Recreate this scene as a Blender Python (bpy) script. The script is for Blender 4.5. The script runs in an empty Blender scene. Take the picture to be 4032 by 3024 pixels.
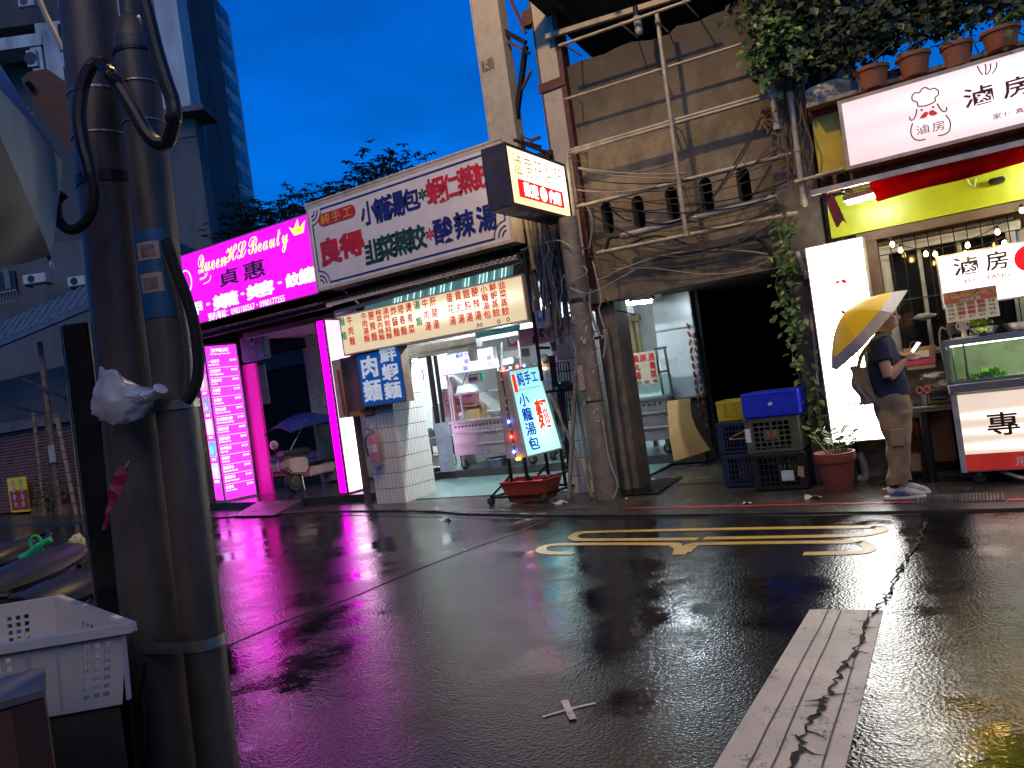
import bpy, bmesh, math, random
from mathutils import Vector, Matrix
random.seed(7)
R = math.radians
SC = bpy.context.scene
COL = SC.collection

# ------------------------------------------------------------------ camera
CAM = Vector((0, 0, 1.55))
YAW, PITCH, ROLL = R(31.5), R(0.15), R(-8.02)
FOC = 3028.0                                   # focal length of the photo in its own 4032-px frame
_f = Vector((-math.sin(YAW)*math.cos(PITCH), math.cos(YAW)*math.cos(PITCH), math.sin(PITCH)))
_r = Vector((math.cos(YAW), math.sin(YAW), 0))
_u = _r.cross(_f)
AX_R = _r*math.cos(ROLL) + _u*math.sin(ROLL)
AX_U = -_r*math.sin(ROLL) + _u*math.cos(ROLL)
AX_F = _f
cam = bpy.data.cameras.new('camera')
cam.sensor_fit = 'HORIZONTAL'; cam.sensor_width = 36; cam.lens = 36*FOC/4032
cam.clip_start = 0.05; cam.clip_end = 600
co = bpy.data.objects.new('camera', cam); COL.objects.link(co)
m = Matrix((AX_R, AX_U, -AX_F)).transposed().to_4x4(); m.translation = CAM
co.matrix_world = m
SC.camera = co

# ------------------------------------------------------------------ sky: dusk after sunset
w = bpy.data.worlds.new('World'); SC.world = w; w.use_nodes = True
nt = w.node_tree; nt.nodes.clear()
sky = nt.nodes.new('ShaderNodeTexSky'); sky.sky_type = 'NISHITA'; sky.sun_disc = False
sky.sun_elevation = R(11); sky.sun_rotation = R(150)
sky.ozone_density = 8.0; sky.dust_density = 0.3; sky.air_density = 1.2
hs = nt.nodes.new('ShaderNodeHueSaturation'); hs.inputs['Saturation'].default_value = 1.0
tint = nt.nodes.new('ShaderNodeMix'); tint.data_type = 'RGBA'; tint.blend_type = 'MULTIPLY'
tint.inputs['Factor'].default_value = 1.0
tint.inputs[7].default_value = (0.004, 0.52, 1.0, 1)
bg = nt.nodes.new('ShaderNodeBackground'); bg.inputs['Strength'].default_value = 0.13
out = nt.nodes.new('ShaderNodeOutputWorld')
nt.links.new(sky.outputs[0], hs.inputs['Color']); nt.links.new(hs.outputs[0], tint.inputs[6])
ct = nt.nodes.new('ShaderNodeTexCoord'); cm = nt.nodes.new('ShaderNodeMapping'); cm.inputs['Scale'].default_value = (1.6, 1.6, 4.5)
cn = nt.nodes.new('ShaderNodeTexNoise'); cn.inputs['Scale'].default_value = 2.2; cn.inputs['Detail'].default_value = 5
cr_ = nt.nodes.new('ShaderNodeValToRGB'); cr_.color_ramp.elements[0].position = .36; cr_.color_ramp.elements[1].position = .64
cr_.color_ramp.elements[0].color = (1.0, 1.0, 1.0, 1); cr_.color_ramp.elements[1].color = (.62, .70, .66, 1)      # thin dusk cloud
cl = nt.nodes.new('ShaderNodeMix'); cl.data_type = 'RGBA'; cl.blend_type = 'MULTIPLY'; cl.inputs['Factor'].default_value = 1.0
for a_, b_ in ((ct.outputs['Generated'], cm.inputs[0]), (cm.outputs[0], cn.inputs['Vector']), (cn.outputs['Fac'], cr_.inputs[0]), (tint.outputs[2], cl.inputs[6]), (cr_.outputs[0], cl.inputs[7])): nt.links.new(a_, b_)
nt.links.new(cl.outputs[2], bg.inputs['Color']); nt.links.new(bg.outputs[0], out.inputs[0])

# soft warm fill added from behind the camera to lift the foreground
sl = bpy.data.lights.new('fill_sun', 'SUN'); sl.energy = 0.55; sl.angle = R(50); sl.color = (1, .80, .58)
so = bpy.data.objects.new('fill_sun', sl); COL.objects.link(so)
so.rotation_euler = (R(46), 0, R(28)); so.location = (0, -5, 20)

SC.view_settings.view_transform = 'Standard'; SC.view_settings.look = 'None'
SC.view_settings.exposure = 0.65; SC.view_settings.gamma = 1
SC.view_settings.use_curve_mapping = False
SC.cycles.use_denoising = True
SC.cycles.max_bounces = 6; SC.cycles.diffuse_bounces = 3; SC.cycles.glossy_bounces = 4
SC.cycles.sample_clamp_indirect = 4.0
SC.cycles.caustics_reflective = False; SC.cycles.caustics_refractive = False
SC.cycles.use_light_tree = True

# ------------------------------------------------------------------ survey of the photo
# A sighting of the photo (in a 2212 x 1659 frame) is intersected with a real plane of the place
# (Y = depth of a facade, Z = a height, X = a side face) or taken at a distance D, giving metres.
SS = 4032/2212.0
def sight(x, y):
    return AX_R*(x*SS-2016) - AX_U*(y*SS-1512) + AX_F*FOC
def S(x, y, Y=None, X=None, Z=None, D=None):
    d = sight(x, y)
    if Y is not None: t = (Y-CAM.y)/d.y
    elif X is not None: t = (X-CAM.x)/d.x
    elif Z is not None: t = (Z-CAM.z)/d.z
    else: t = D/FOC
    return CAM + d*t
def K(ox, oy, s):                               # detail enlargements of the photo
    return lambda x, y: ((ox+x/s)/SS, (oy+y/s)/SS)
k0 = K(700, 1200, 1.843); k1 = K(1500, 1200, 1.843); k5 = K(1650, 1350, 2.765); kb = K(2350, 1100, 1.951)
kr = K(3000, 900, 1.508); k7 = K(600, 0, 1.66); kg = K(1900, 1900, 1.0375); kw = K(2200, 0, 1.659)
kc = K(2000, 800, 2.37); kv = K(3000, 0, 1.659); kt = K(3550, 1250, 2.369); kp = K(3200, 1100, 1.7455)
kl = K(0, 1000, 1.659); kl1 = K(0, 0, 1.508); kl3 = K(0, 1900, 1.476); kn = K(2100, 900, 1.508)
ks = K(3450, 800, 2.765); kll = K(0, 1000, 1.4425); kd = K(2150, 1400, 2.765); kx = K(2750, 1500, 3.318)
kst = K(1800, 0, 2.37); klg = K(0, 1950, 3.318)

# ------------------------------------------------------------------ materials
MATS = {}
def nodes(name):
    mt = bpy.data.materials.new(name); mt.use_nodes = True
    n = mt.node_tree; n.nodes.clear(); return mt, n
def math_node(n, op, a, b=None):
    q = n.nodes.new('ShaderNodeMath'); q.operation = op
    for i, v in enumerate((a, b)):
        if v is None: continue
        if isinstance(v, (int, float)): q.inputs[i].default_value = v
        else: n.links.new(v, q.inputs[i])
    return q.outputs[0]
def noise(n, co_, scale, detail=4, rough=.6):
    q = n.nodes.new('ShaderNodeTexNoise'); q.inputs['Scale'].default_value = scale
    q.inputs['Detail'].default_value = detail; q.inputs['Roughness'].default_value = rough
    n.links.new(co_, q.inputs['Vector']); return q.outputs['Fac']
def ramp(n, fac, p0, p1, c0=(0, 0, 0, 1), c1=(1, 1, 1, 1)):
    q = n.nodes.new('ShaderNodeValToRGB'); e = q.color_ramp.elements
    e[0].position = p0; e[1].position = p1; e[0].color = c0; e[1].color = c1
    n.links.new(fac, q.inputs[0]); return q.outputs[0]
def rgba(c): return (c[0], c[1], c[2], 1)
def mixc(n, fac, a, b, mode='MIX'):
    q = n.nodes.new('ShaderNodeMix'); q.data_type = 'RGBA'; q.blend_type = mode
    if isinstance(fac, (int, float)): q.inputs['Factor'].default_value = fac
    else: n.links.new(fac, q.inputs['Factor'])
    for i, v in ((6, a), (7, b)):
        if isinstance(v, tuple): q.inputs[i].default_value = rgba(v)
        else: n.links.new(v, q.inputs[i])
    return q.outputs[2]
def M(name, col, rough=.6, metal=0, var=.25, scale=6, dirt=.25, bump=.15, bscale=40, spec=.5, alpha=1, trans=0, stretch=None, coat=0, emit=None):
    """painted / plastic / metal / concrete surface with uneven colour, grime and fine relief"""
    if name in MATS: return MATS[name]
    mt, n = nodes(name)
    o = n.nodes.new('ShaderNodeOutputMaterial'); p = n.nodes.new('ShaderNodeBsdfPrincipled')
    tc = n.nodes.new('ShaderNodeTexCoord'); cv = tc.outputs['Object']
    if stretch:
        mp = n.nodes.new('ShaderNodeMapping'); mp.inputs['Scale'].default_value = stretch
        n.links.new(cv, mp.inputs[0]); cv = mp.outputs[0]
    a = noise(n, cv, scale)
    lo = tuple(c*(1-var) for c in col); hi = tuple(min(1, c*(1+var)) for c in col)
    c = mixc(n, ramp(n, a, .3, .7), lo, hi)
    if dirt:
        d = noise(n, cv, scale*.37, 6, .7)
        c = mixc(n, math_node(n, 'MULTIPLY', ramp(n, d, .5, .75), dirt*1.6), c, tuple(q*.3+.004 for q in col))
    n.links.new(c, p.inputs['Base Color'])
    p.inputs['Metallic'].default_value = metal
    rr = math_node(n, 'ADD', math_node(n, 'MULTIPLY', a, .25), rough-.125)
    n.links.new(rr, p.inputs['Roughness'])
    p.inputs['Specular IOR Level'].default_value = spec
    p.inputs['Alpha'].default_value = alpha
    p.inputs['Transmission Weight'].default_value = trans
    p.inputs['Coat Weight'].default_value = coat
    if bump:
        b = n.nodes.new('ShaderNodeBump'); b.inputs['Strength'].default_value = bump; b.inputs['Distance'].default_value = .01
        n.links.new(noise(n, cv, bscale, 3), b.inputs['Height']); n.links.new(b.outputs[0], p.inputs['Normal'])
    if emit:
        p.inputs['Emission Color'].default_value = rgba(emit[0]); p.inputs['Emission Strength'].default_value = emit[1]
    n.links.new(p.outputs[0], o.inputs[0])
    MATS[name] = mt; return mt
def E(name, col, strength, tubes=(), lo=.5, gloss=True, col2=None, noise_amt=.1):
    """back-lit acrylic: tubes = (axis, position, width) of the fluorescent tubes behind the face, in object space"""
    if name in MATS: return MATS[name]
    mt, n = nodes(name)
    o = n.nodes.new('ShaderNodeOutputMaterial'); p = n.nodes.new('ShaderNodeBsdfPrincipled')
    tc = n.nodes.new('ShaderNodeTexCoord')
    p.inputs['Base Color'].default_value = rgba(tuple(c*.5 for c in col)); p.inputs['Roughness'].default_value = .3
    f = None
    if tubes:
        sx = n.nodes.new('ShaderNodeSeparateXYZ'); n.links.new(tc.outputs['Object'], sx.inputs[0])
        for tb in tubes:
            g = None
            for (ax, pos, wd) in (tb if isinstance(tb[0], tuple) else (tb,)):
                q = math_node(n, 'DIVIDE', math_node(n, 'SUBTRACT', sx.outputs[ax], pos), wd)
                q = math_node(n, 'MULTIPLY', q, q); q = math_node(n, 'MULTIPLY', q, q) if False else q
                q = math_node(n, 'EXPONENT', math_node(n, 'MULTIPLY', q, -1.0))
                g = q if g is None else math_node(n, 'MULTIPLY', g, q)
            f = g if f is None else math_node(n, 'MAXIMUM', f, g)
        amt = math_node(n, 'ADD', math_node(n, 'MULTIPLY', f, strength*(1-lo)), strength*lo)
    else:
        amt = None
    nz = noise(n, tc.outputs['Object'], 3.0)
    k = math_node(n, 'ADD', math_node(n, 'MULTIPLY', nz, noise_amt*2), 1-noise_amt)
    amt = math_node(n, 'MULTIPLY', k, amt if amt is not None else strength)
    n.links.new(amt, p.inputs['Emission Strength'])
    if col2 is not None and f is not None:
        n.links.new(mixc(n, f, col2, col), p.inputs['Emission Color'])
    else:
        p.inputs['Emission Color'].default_value = rgba(col)
    n.links.new(p.outputs[0], o.inputs[0])
    MATS[name] = mt; return mt

# ------------------------------------------------------------------ geometry
class G:
    def __init__(s): s.v = []; s.f = []
    def add(s, vs, fs):
        b = len(s.v); s.v += [Vector(q) for q in vs]; s.f += [tuple(i+b for i in f) for f in fs]; return s
    def quad(s, *p): return s.add(p, [tuple(range(len(p)))])
    def box(s, x0, x1, y0, y1, z0, z1):
        return s.add([(x0,y0,z0),(x1,y0,z0),(x1,y1,z0),(x0,y1,z0),(x0,y0,z1),(x1,y0,z1),(x1,y1,z1),(x0,y1,z1)],
                     [(0,3,2,1),(4,5,6,7),(0,1,5,4),(1,2,6,5),(2,3,7,6),(3,0,4,7)])
    def hexa(s, q):                              # 8 corners: lower ring, upper ring
        return s.add(q, [(0,3,2,1),(4,5,6,7),(0,1,5,4),(1,2,6,5),(2,3,7,6),(3,0,4,7)])
    def obox(s, c, ux, uy, uz):                  # half-axis vectors
        c, ux, uy, uz = Vector(c), Vector(ux), Vector(uy), Vector(uz)
        return s.hexa([c-ux-uy-uz, c+ux-uy-uz, c+ux+uy-uz, c-ux+uy-uz, c-ux-uy+uz, c+ux-uy+uz, c+ux+uy+uz, c-ux+uy+uz])
    def bar(s, a, b, w, h=None):                 # square bar from a to b
        a, b = Vector(a), Vector(b); h = h or w
        d = (b-a); t = d.normalized()
        u = t.cross(Vector((0,0,1)));
        if u.length < 1e-3: u = Vector((1,0,0))
        u.normalize(); v = u.cross(t)
        return s.obox((a+b)/2, u*w/2, v*h/2, d/2)
    def tube(s, pts, r, n=8, caps=True, flat=None):
        pts = [Vector(p) for p in pts]; N = len(pts)
        rs = r if isinstance(r, (list, tuple)) else [r]*N
        ref = None; base = len(s.v)
        for i, p in enumerate(pts):
            t = (pts[min(i+1,N-1)]-pts[max(i-1,0)])
            t = t.normalized() if t.length > 1e-9 else Vector((0,0,1))
            if ref is None:
                ref = Vector((0,0,1)) if abs(t.z) < .9 else Vector((1,0,0))
            u = t.cross(ref)
            if u.length < 1e-6: u = t.orthogonal()
            u.normalize(); v = u.cross(t).normalized(); ref = -v if False else v
            for k in range(n):
                a = 2*math.pi*k/n; s.v.append(p + u*math.cos(a)*rs[i] + v*math.sin(a)*rs[i]*(flat or 1))
        for i in range(N-1):
            for k in range(n):
                a = base+i*n+k; b = base+i*n+(k+1)%n; s.f.append((a, b, b+n, a+n))
        if caps:
            s.f.append(tuple(base+k for k in range(n))[::-1]); s.f.append(tuple(base+(N-1)*n+k for k in range(n)))
        return s
    def lathe(s, prof, c=(0,0,0), n=16, sx=1, sy=1):
        c = Vector(c); base = len(s.v)
        for (r, z) in prof:
            for k in range(n):
                a = 2*math.pi*k/n; s.v.append(c+Vector((r*math.cos(a)*sx, r*math.sin(a)*sy, z)))
        for i in range(len(prof)-1):
            for k in range(n):
                a = base+i*n+k; b = base+i*n+(k+1)%n; s.f.append((a, b, b+n, a+n))
        if prof[0][0] > 1e-4: s.f.append(tuple(base+k for k in range(n))[::-1])
        if prof[-1][0] > 1e-4: s.f.append(tuple(base+(len(prof)-1)*n+k for k in range(n)))
        return s
    def ball(s, c, r, n=10, m_=7):
        r = r if isinstance(r, (tuple, list)) else (r, r, r)
        prof = [(math.sin(math.pi*i/m_), -math.cos(math.pi*i/m_)) for i in range(m_+1)]
        b = len(s.v); s.lathe([(max(q[0], 1e-4), q[1]) for q in prof], n=n)
        for i in range(b, len(s.v)):
            v = s.v[i]; s.v[i] = Vector((c[0]+v.x*r[0], c[1]+v.y*r[1], c[2]+v.z*r[2]))
        return s
    def prism(s, poly, a, b, ax='Y'):            # poly in XZ (ax Y), XY (ax Z) or YZ (ax X)
        def pt(q, d):
            return (q[0], d, q[1]) if ax == 'Y' else (q[0], q[1], d) if ax == 'Z' else (d, q[0], q[1])
        n = len(poly); vs = [pt(q, a) for q in poly]+[pt(q, b) for q in poly]
        return s.add(vs, [tuple(range(n)), tuple(range(2*n-1, n-1, -1))]+[(i, i+n, (i+1)%n+n, (i+1)%n) for i in range(n)])
    def grid(s, fn, nu, nv, thick=0):            # fn(u, v) -> point
        b = len(s.v)
        for j in range(nv+1):
            for i in range(nu+1): s.v.append(Vector(fn(i/nu, j/nv)))
        for j in range(nv):
            for i in range(nu):
                a = b+j*(nu+1)+i; s.f.append((a, a+1, a+nu+2, a+nu+1))
        return s
    def leaf(s, p, d, nrm, L, W):                # small pointed leaf, 4 tris folded on the midrib
        d = d.normalized(); sd = d.cross(nrm).normalized(); up = sd.cross(d)
        return s.add([p, p+d*L*.45+sd*W*.5+up*L*.06, p+d*L, p+d*L*.45-sd*W*.5+up*L*.06, p+d*L*.5-up*L*.03],
                     [(0,1,4),(1,2,4),(2,3,4),(3,0,4)])

XF = {}
def link(o): COL.objects.link(o); return o
def thing(name, label, cat, loc=(0,0,0), rz=0, group=None):
    o = link(bpy.data.objects.new(name, None)); o.empty_display_size = .1
    o.location = loc; o.rotation_euler = (0, 0, rz); o['label'] = label; o['category'] = cat
    if group: o['group'] = group
    XF[o.name] = Matrix.Translation(Vector(loc)) @ Matrix.Rotation(rz, 4, 'Z'); return o
def mesh(name, g, mat, bev=0, smooth=False, inv=None, solid=0, recalc=False):
    me = bpy.data.meshes.new(name)
    vs = [inv @ v for v in g.v] if inv else g.v
    me.from_pydata([tuple(v) for v in vs], [], g.f)
    if bev or solid or recalc:
        bm = bmesh.new(); bm.from_mesh(me)
        if recalc or bev: bmesh.ops.recalc_face_normals(bm, faces=bm.faces)
        if solid: bmesh.ops.solidify(bm, geom=bm.faces[:], thickness=solid)
        if bev:
            es = [e for e in bm.edges if len(e.link_faces) == 2 and e.calc_face_angle(0) > .6]
            bmesh.ops.bevel(bm, geom=es, offset=bev, segments=1 if bev < .012 else 2, affect='EDGES', clamp_overlap=True)
        bm.to_mesh(me); bm.free()
    if smooth:
        me.polygons.foreach_set('use_smooth', [True]*len(me.polygons))
        me.set_sharp_from_angle(angle=R(45)) if hasattr(me, 'set_sharp_from_angle') else None
    if mat: me.materials.append(mat)
    return me
def part(name, g, mat, parent, local=False, kind=None, label=None, **kw):
    inv = None if local else XF[parent.name].inverted()
    o = link(bpy.data.objects.new(name, mesh(name, g, mat, inv=inv, **kw)))
    o.parent = parent; XF[o.name] = XF[parent.name]
    if kind: o['kind'] = kind
    if label: o['label'] = label
    return o
def solo(name, g, mat, label, cat, group=None, loc=None, kind=None, **kw):
    if loc is None:
        lo = Vector((min(v.x for v in g.v), min(v.y for v in g.v), min(v.z for v in g.v)))
        hi = Vector((max(v.x for v in g.v), max(v.y for v in g.v), max(v.z for v in g.v)))
        loc = Vector(((lo.x+hi.x)/2, (lo.y+hi.y)/2, lo.z))
    inv = Matrix.Translation(-Vector(loc))
    o = link(bpy.data.objects.new(name, mesh(name, g, mat, inv=inv, **kw))); o.location = loc
    XF[o.name] = Matrix.Translation(Vector(loc))
    if label: o['label'] = label; o['category'] = cat
    if group: o['group'] = group
    if kind: o['kind'] = kind
    return o
def struct(name, g, mat, **kw):
    o = link(bpy.data.objects.new(name, mesh(name, g, mat, **kw))); o['kind'] = 'structure'; XF[o.name] = Matrix(); return o
def copy_tree(o, parent=None, loc=None, rz=None, label=None, first=True):
    c = o.copy(); link(c)
    if parent: c.parent = parent
    if first:
        if loc is not None: c.location = loc
        if rz is not None: c.rotation_euler = (0, 0, rz)
        if label: c['label'] = label
    XF[c.name] = Matrix.Translation(c.location) @ Matrix.Rotation(c.rotation_euler[2], 4, 'Z') if first else XF[c.parent.name]
    for ch in [q for q in bpy.data.objects if q.parent == o]: copy_tree(ch, c, first=False)
    return c
def plate(name, outer, holes, y0, y1, mat, parent, **kw):
    """upright slab in the XZ plane with real openings through it"""
    cu = bpy.data.curves.new('tmp', 'CURVE'); cu.dimensions = '2D'; cu.fill_mode = 'BOTH'; cu.extrude = (y1-y0)/2
    for loop in [outer]+holes:
        sp = cu.splines.new('POLY'); sp.points.add(len(loop)-1); sp.use_cyclic_u = True
        for i, q in enumerate(loop): sp.points[i].co = (q[0], q[1], 0, 1)
    ob = bpy.data.objects.new('tmp', cu); me = bpy.data.meshes.new_from_object(ob); bpy.data.objects.remove(ob)
    g = G(); g.v = [Vector((v.co.x, (y0+y1)/2-v.co.z, v.co.y)) for v in me.vertices]
    g.f = [tuple(p.vertices) for p in me.polygons]; bpy.data.meshes.remove(me)
    return part(name, g, mat, parent, recalc=True, **kw)
XU, ZU, YU = Vector((1,0,0)), Vector((0,0,1)), Vector((0,1,0))
def glyphs(s, bold=0, shear=0, res=2, space=1.0):
    cu = bpy.data.curves.new('tmp', 'FONT'); cu.body = s; cu.resolution_u = res; cu.offset = bold; cu.shear = shear; cu.space_character = space
    ob = bpy.data.objects.new('tmp', cu); me = bpy.data.meshes.new_from_object(ob); bpy.data.objects.remove(ob); bpy.data.curves.remove(cu)
    vs = [v.co.copy() for v in me.vertices]; fs = [tuple(p.vertices) for p in me.polygons]; bpy.data.meshes.remove(me)
    return vs, fs
def put_text(g, s, o, u, v, wd, ht, bold=0, shear=0, em=True, res=2):
    """letters of s filling the wd x ht panel whose lower left corner is o; u right, v up"""
    heavy = max(0, bold-.008)*1.15; vs, fs = glyphs(s, min(bold, .006), shear, res)
    if not vs: return g
    if em: x0, x1, y0, y1 = 0.0, float(len(s)), -.10, .86
    else:
        x0 = min(q.x for q in vs); x1 = max(q.x for q in vs); y0 = min(q.y for q in vs); y1 = max(q.y for q in vs)
    o = Vector(o); n_ = u.cross(v)
    cp = [(0, 0)] if heavy <= 0 else [(-heavy, -heavy), (heavy, -heavy), (-heavy, heavy), (heavy, heavy)]
    for k, (dx, dy) in enumerate(cp):             # heavier brush: the same glyph struck four times, a hair apart
        g.add([o + u*((q.x+dx-x0)/(x1-x0)*wd) + v*((q.y+dy-y0)/(y1-y0)*ht) + n_*(k*.0005) for q in vs], fs)
    return g
def lettering(parent, s, mat, o, wd, ht, u=XU, v=ZU, bold=.012, shear=0, em=True, res=2, name='lettering'):
    return part(name, put_text(G(), s, o, u, v, wd, ht, bold, shear, em, res), mat, parent)
def column_text(parent, s, mat, o, wd, ht, u=XU, v=ZU, bold=.012, gap=.1, name='lettering'):
    """characters set one under another inside the panel, spaces keep their cell"""
    g = G(); n = len(s); ch = ht/n; o = Vector(o)
    for i, c in enumerate(s):
        if c != ' ': put_text(g, c, o+v*(ht-ch*(i+1)+ch*gap/2), u, v, wd, ch*(1-gap), bold)
    return part(name, g, mat, parent)
def arc(c, r, a0, a1, n, z0=0):
    return [(c[0]+r*math.cos(R(a0+(a1-a0)*i/n)), c[1]+r*math.sin(R(a0+(a1-a0)*i/n))) for i in range(n+1)]
def smooth_path(pts, k=6):                       # Catmull-Rom through the points
    pts = [Vector(p) for p in pts]; outp = []
    for i in range(len(pts)-1):
        p0, p1, p2, p3 = pts[max(i-1,0)], pts[i], pts[i+1], pts[min(i+2,len(pts)-1)]
        for j in range(k):
            t = j/k; outp.append(.5*((2*p1)+(p2-p0)*t+(2*p0-5*p1+4*p2-p3)*t*t+(3*p1-p0-3*p2+p3)*t**3))
    return outp+[pts[-1]]
def sag(a, b, d, n=12):
    a, b = Vector(a), Vector(b); return [a.lerp(b, i/n)-Vector((0,0,d*4*(i/n)*(1-i/n))) for i in range(n+1)]
def ribbon(g, pts, wd, nrm, closed=False):       # flat strip lying on a surface
    pts = [Vector(p) for p in pts]; N = len(pts); L = []
    for i, p in enumerate(pts):
        t = (pts[(i+1)%N]-pts[i-1]) if closed else (pts[min(i+1,N-1)]-pts[max(i-1,0)])
        sd = t.normalized().cross(nrm).normalized(); ww = wd[i] if isinstance(wd, list) else wd
        L.append((p+sd*ww/2, p-sd*ww/2))
    vs = [q for pr in L for q in pr]
    fs = [(2*i, 2*i+1, 2*((i+1)%N)+1, 2*((i+1)%N)) for i in range(N if closed else N-1)]
    return g.add(vs, fs)
# ------------------------------------------------------------------ wet road and pavements
def asphalt():
    mt, n = nodes('wet_asphalt')
    o = n.nodes.new('ShaderNodeOutputMaterial'); p = n.nodes.new('ShaderNodeBsdfPrincipled')
    tc = n.nodes.new('ShaderNodeTexCoord'); cv = tc.outputs['Object']
    big = noise(n, cv, .55, 3, .55); mid = noise(n, cv, 2.6, 4, .6); grit = noise(n, cv, 62, 3, .75); ripple = noise(n, cv, 14, 3, .6)
    vo = n.nodes.new('ShaderNodeTexVoronoi'); vo.inputs['Scale'].default_value = 58; n.links.new(cv, vo.inputs['Vector'])
    pud = ramp(n, math_node(n, 'ADD', math_node(n, 'MULTIPLY', big, .6), math_node(n, 'MULTIPLY', mid, .4)), .47, .60)   # 1 = standing water
    sx = n.nodes.new('ShaderNodeSeparateXYZ'); n.links.new(cv, sx.inputs[0])
    for (px, py, rx, ry) in ((.5, 4.2, 1.0, 1.9), (-8.6, 7.3, 2.6, 1.0), (-5.6, 6.6, 1.6, .9), (.15, 3.0, .75, .95), (-3.2, 1.7, 1.0, .45)):   # low spots where the water stands
        q = math_node(n, 'ADD', math_node(n, 'POWER', math_node(n, 'DIVIDE', math_node(n, 'SUBTRACT', sx.outputs[0], px), rx), 2), math_node(n, 'POWER', math_node(n, 'DIVIDE', math_node(n, 'SUBTRACT', sx.outputs[1], py), ry), 2))
        q = math_node(n, 'ADD', q, math_node(n, 'MULTIPLY', mid, 1.3))
        pud = math_node(n, 'MAXIMUM', pud, ramp(n, q, .75, 1.45, (1, 1, 1, 1), (0, 0, 0, 1)))
    dry = math_node(n, 'SUBTRACT', 1.0, pud)
    c = mixc(n, grit, (.007, .007, .008), (.017, .0168, .0165))
    c = mixc(n, pud, c, (.007, .007, .008))
    n.links.new(c, p.inputs['Base Color'])
    n.links.new(math_node(n, 'ADD', math_node(n, 'MULTIPLY', dry, .11), .045), p.inputs['Roughness'])
    p.inputs['IOR'].default_value = 1.5; p.inputs['Specular IOR Level'].default_value = .8
    h = math_node(n, 'ADD', math_node(n, 'MULTIPLY', grit, .6), math_node(n, 'MULTIPLY', vo.outputs['Distance'], .6))
    h = math_node(n, 'MULTIPLY', h, math_node(n, 'ADD', math_node(n, 'MULTIPLY', dry, .9), .12))
    h = math_node(n, 'ADD', h, math_node(n, 'MULTIPLY', ripple, .35))
    b = n.nodes.new('ShaderNodeBump'); b.inputs['Strength'].default_value = .34; b.inputs['Distance'].default_value = .008
    n.links.new(h, b.inputs['Height']); n.links.new(b.outputs[0], p.inputs['Normal'])
    n.links.new(p.outputs[0], o.inputs[0]); return mt
ASPH = asphalt()
def worn_paint(name, col, keep=.5, gloss=.35):
    """road paint rubbed through to the asphalt in places"""
    mt, n = nodes(name)
    o = n.nodes.new('ShaderNodeOutputMaterial'); p = n.nodes.new('ShaderNodeBsdfPrincipled')
    tc = n.nodes.new('ShaderNodeTexCoord'); cv = tc.outputs['Object']
    a = noise(n, cv, 5, 8, .75); f = noise(n, cv, 70, 3, .7)
    k = ramp(n, math_node(n, 'ADD', math_node(n, 'MULTIPLY', a, .65), math_node(n, 'MULTIPLY', f, .35)), keep-.08, keep+.03)
    st = mixc(n, ramp(n, noise(n, cv, 3, 5), .35, .7), tuple(q*.72 for q in col), col)
    n.links.new(mixc(n, k, (.02, .02, .02), st), p.inputs['Base Color'])
    p.inputs['Roughness'].default_value = gloss; p.inputs['Specular IOR Level'].default_value = .5
    b = n.nodes.new('ShaderNodeBump'); b.inputs['Strength'].default_value = .35; b.inputs['Distance'].default_value = .006
    n.links.new(f, b.inputs['Height']); n.links.new(b.outputs[0], p.inputs['Normal'])
    n.links.new(p.outputs[0], o.inputs[0]); return mt
CONC = M('wet_concrete', (.050,.046,.040), .24, var=.5, scale=2.2, dirt=.6, bump=.35, bscale=70)
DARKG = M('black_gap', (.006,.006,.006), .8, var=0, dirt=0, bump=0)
g = G().quad((-90,-30,0),(40,-30,0),(40,60,0),(-90,60,0)); road = struct('road', g, ASPH)
# pavement: a low apron in front of the shops
front = [(-30,8.7),(-16,8.75),(-11.5,8.5),(-9,8.62),(-7,8.38),(-5.9,7.98),(-4.4,7.66),(-2.8,7.45),(-.6,7.28),(2,7.2),(12,7.1)]
g = G().prism([(12,9.25)]+[(-30,9.25)]+front, 0, .022, 'Z'); pave = struct('pavement', g, CONC)
g = G().box(-4.12,-1.6,9.252,26,-.02,.03); struct('passage_floor', g, CONC)
g = G().prism([(-30,9.252),(-4.125,9.252),(-4.125,12.6),(-30,12.6)], -.02, .026, 'Z'); struct('arcade_floor', g, CONC)
WHT = worn_paint('road_white', (.60,.565,.48), .43, .5)
YEL = worn_paint('road_yellow', (.48,.30,.03), .42, .4)
REDP = worn_paint('kerb_red', (.45,.03,.03), .45, .4)
g = G().quad((-1.07,1.2,.004),(-.56,1.2,.004),(-.655,4.71,.004),(-1.045,4.67,.004)); part('white_line', g, WHT, road)
g = G()
for f_ in (.27,.45,.83):                          # seams between the strips of thermoplastic
    a = Vector((-1.07+.51*f_,1.2,.0075)); b = Vector((-1.045+.39*f_,4.68,.0075))
    ribbon(g, [a.lerp(b, t/14)+Vector((random.uniform(-.004,.004),0,0)) for t in range(15)], .007, ZU)
part('line_seam', g, M('dark_seam', (.05,.046,.04), .6, bump=0), road, kind='stuff')
g = G()                                          # the long crack that follows the line
cp = [k for k in [(2000,1128),(1985,1165),(1950,1215),(1925,1268),(1905,1300),(1872,1345),(1850,1395),(1820,1440),(1795,1490),(1768,1530),(1740,1585),(1715,1640),(1690,1700)]]
pts = smooth_path([S(x, y, Z=.0105) for x, y in cp], 9)
rw = random.Random(3)
pts = [p+Vector((rw.uniform(-.016,.016),0,0)) for p in pts]
ribbon(g, pts, [max(.006, .030*rw.random()**1.6+.006) for _ in pts], ZU)
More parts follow.
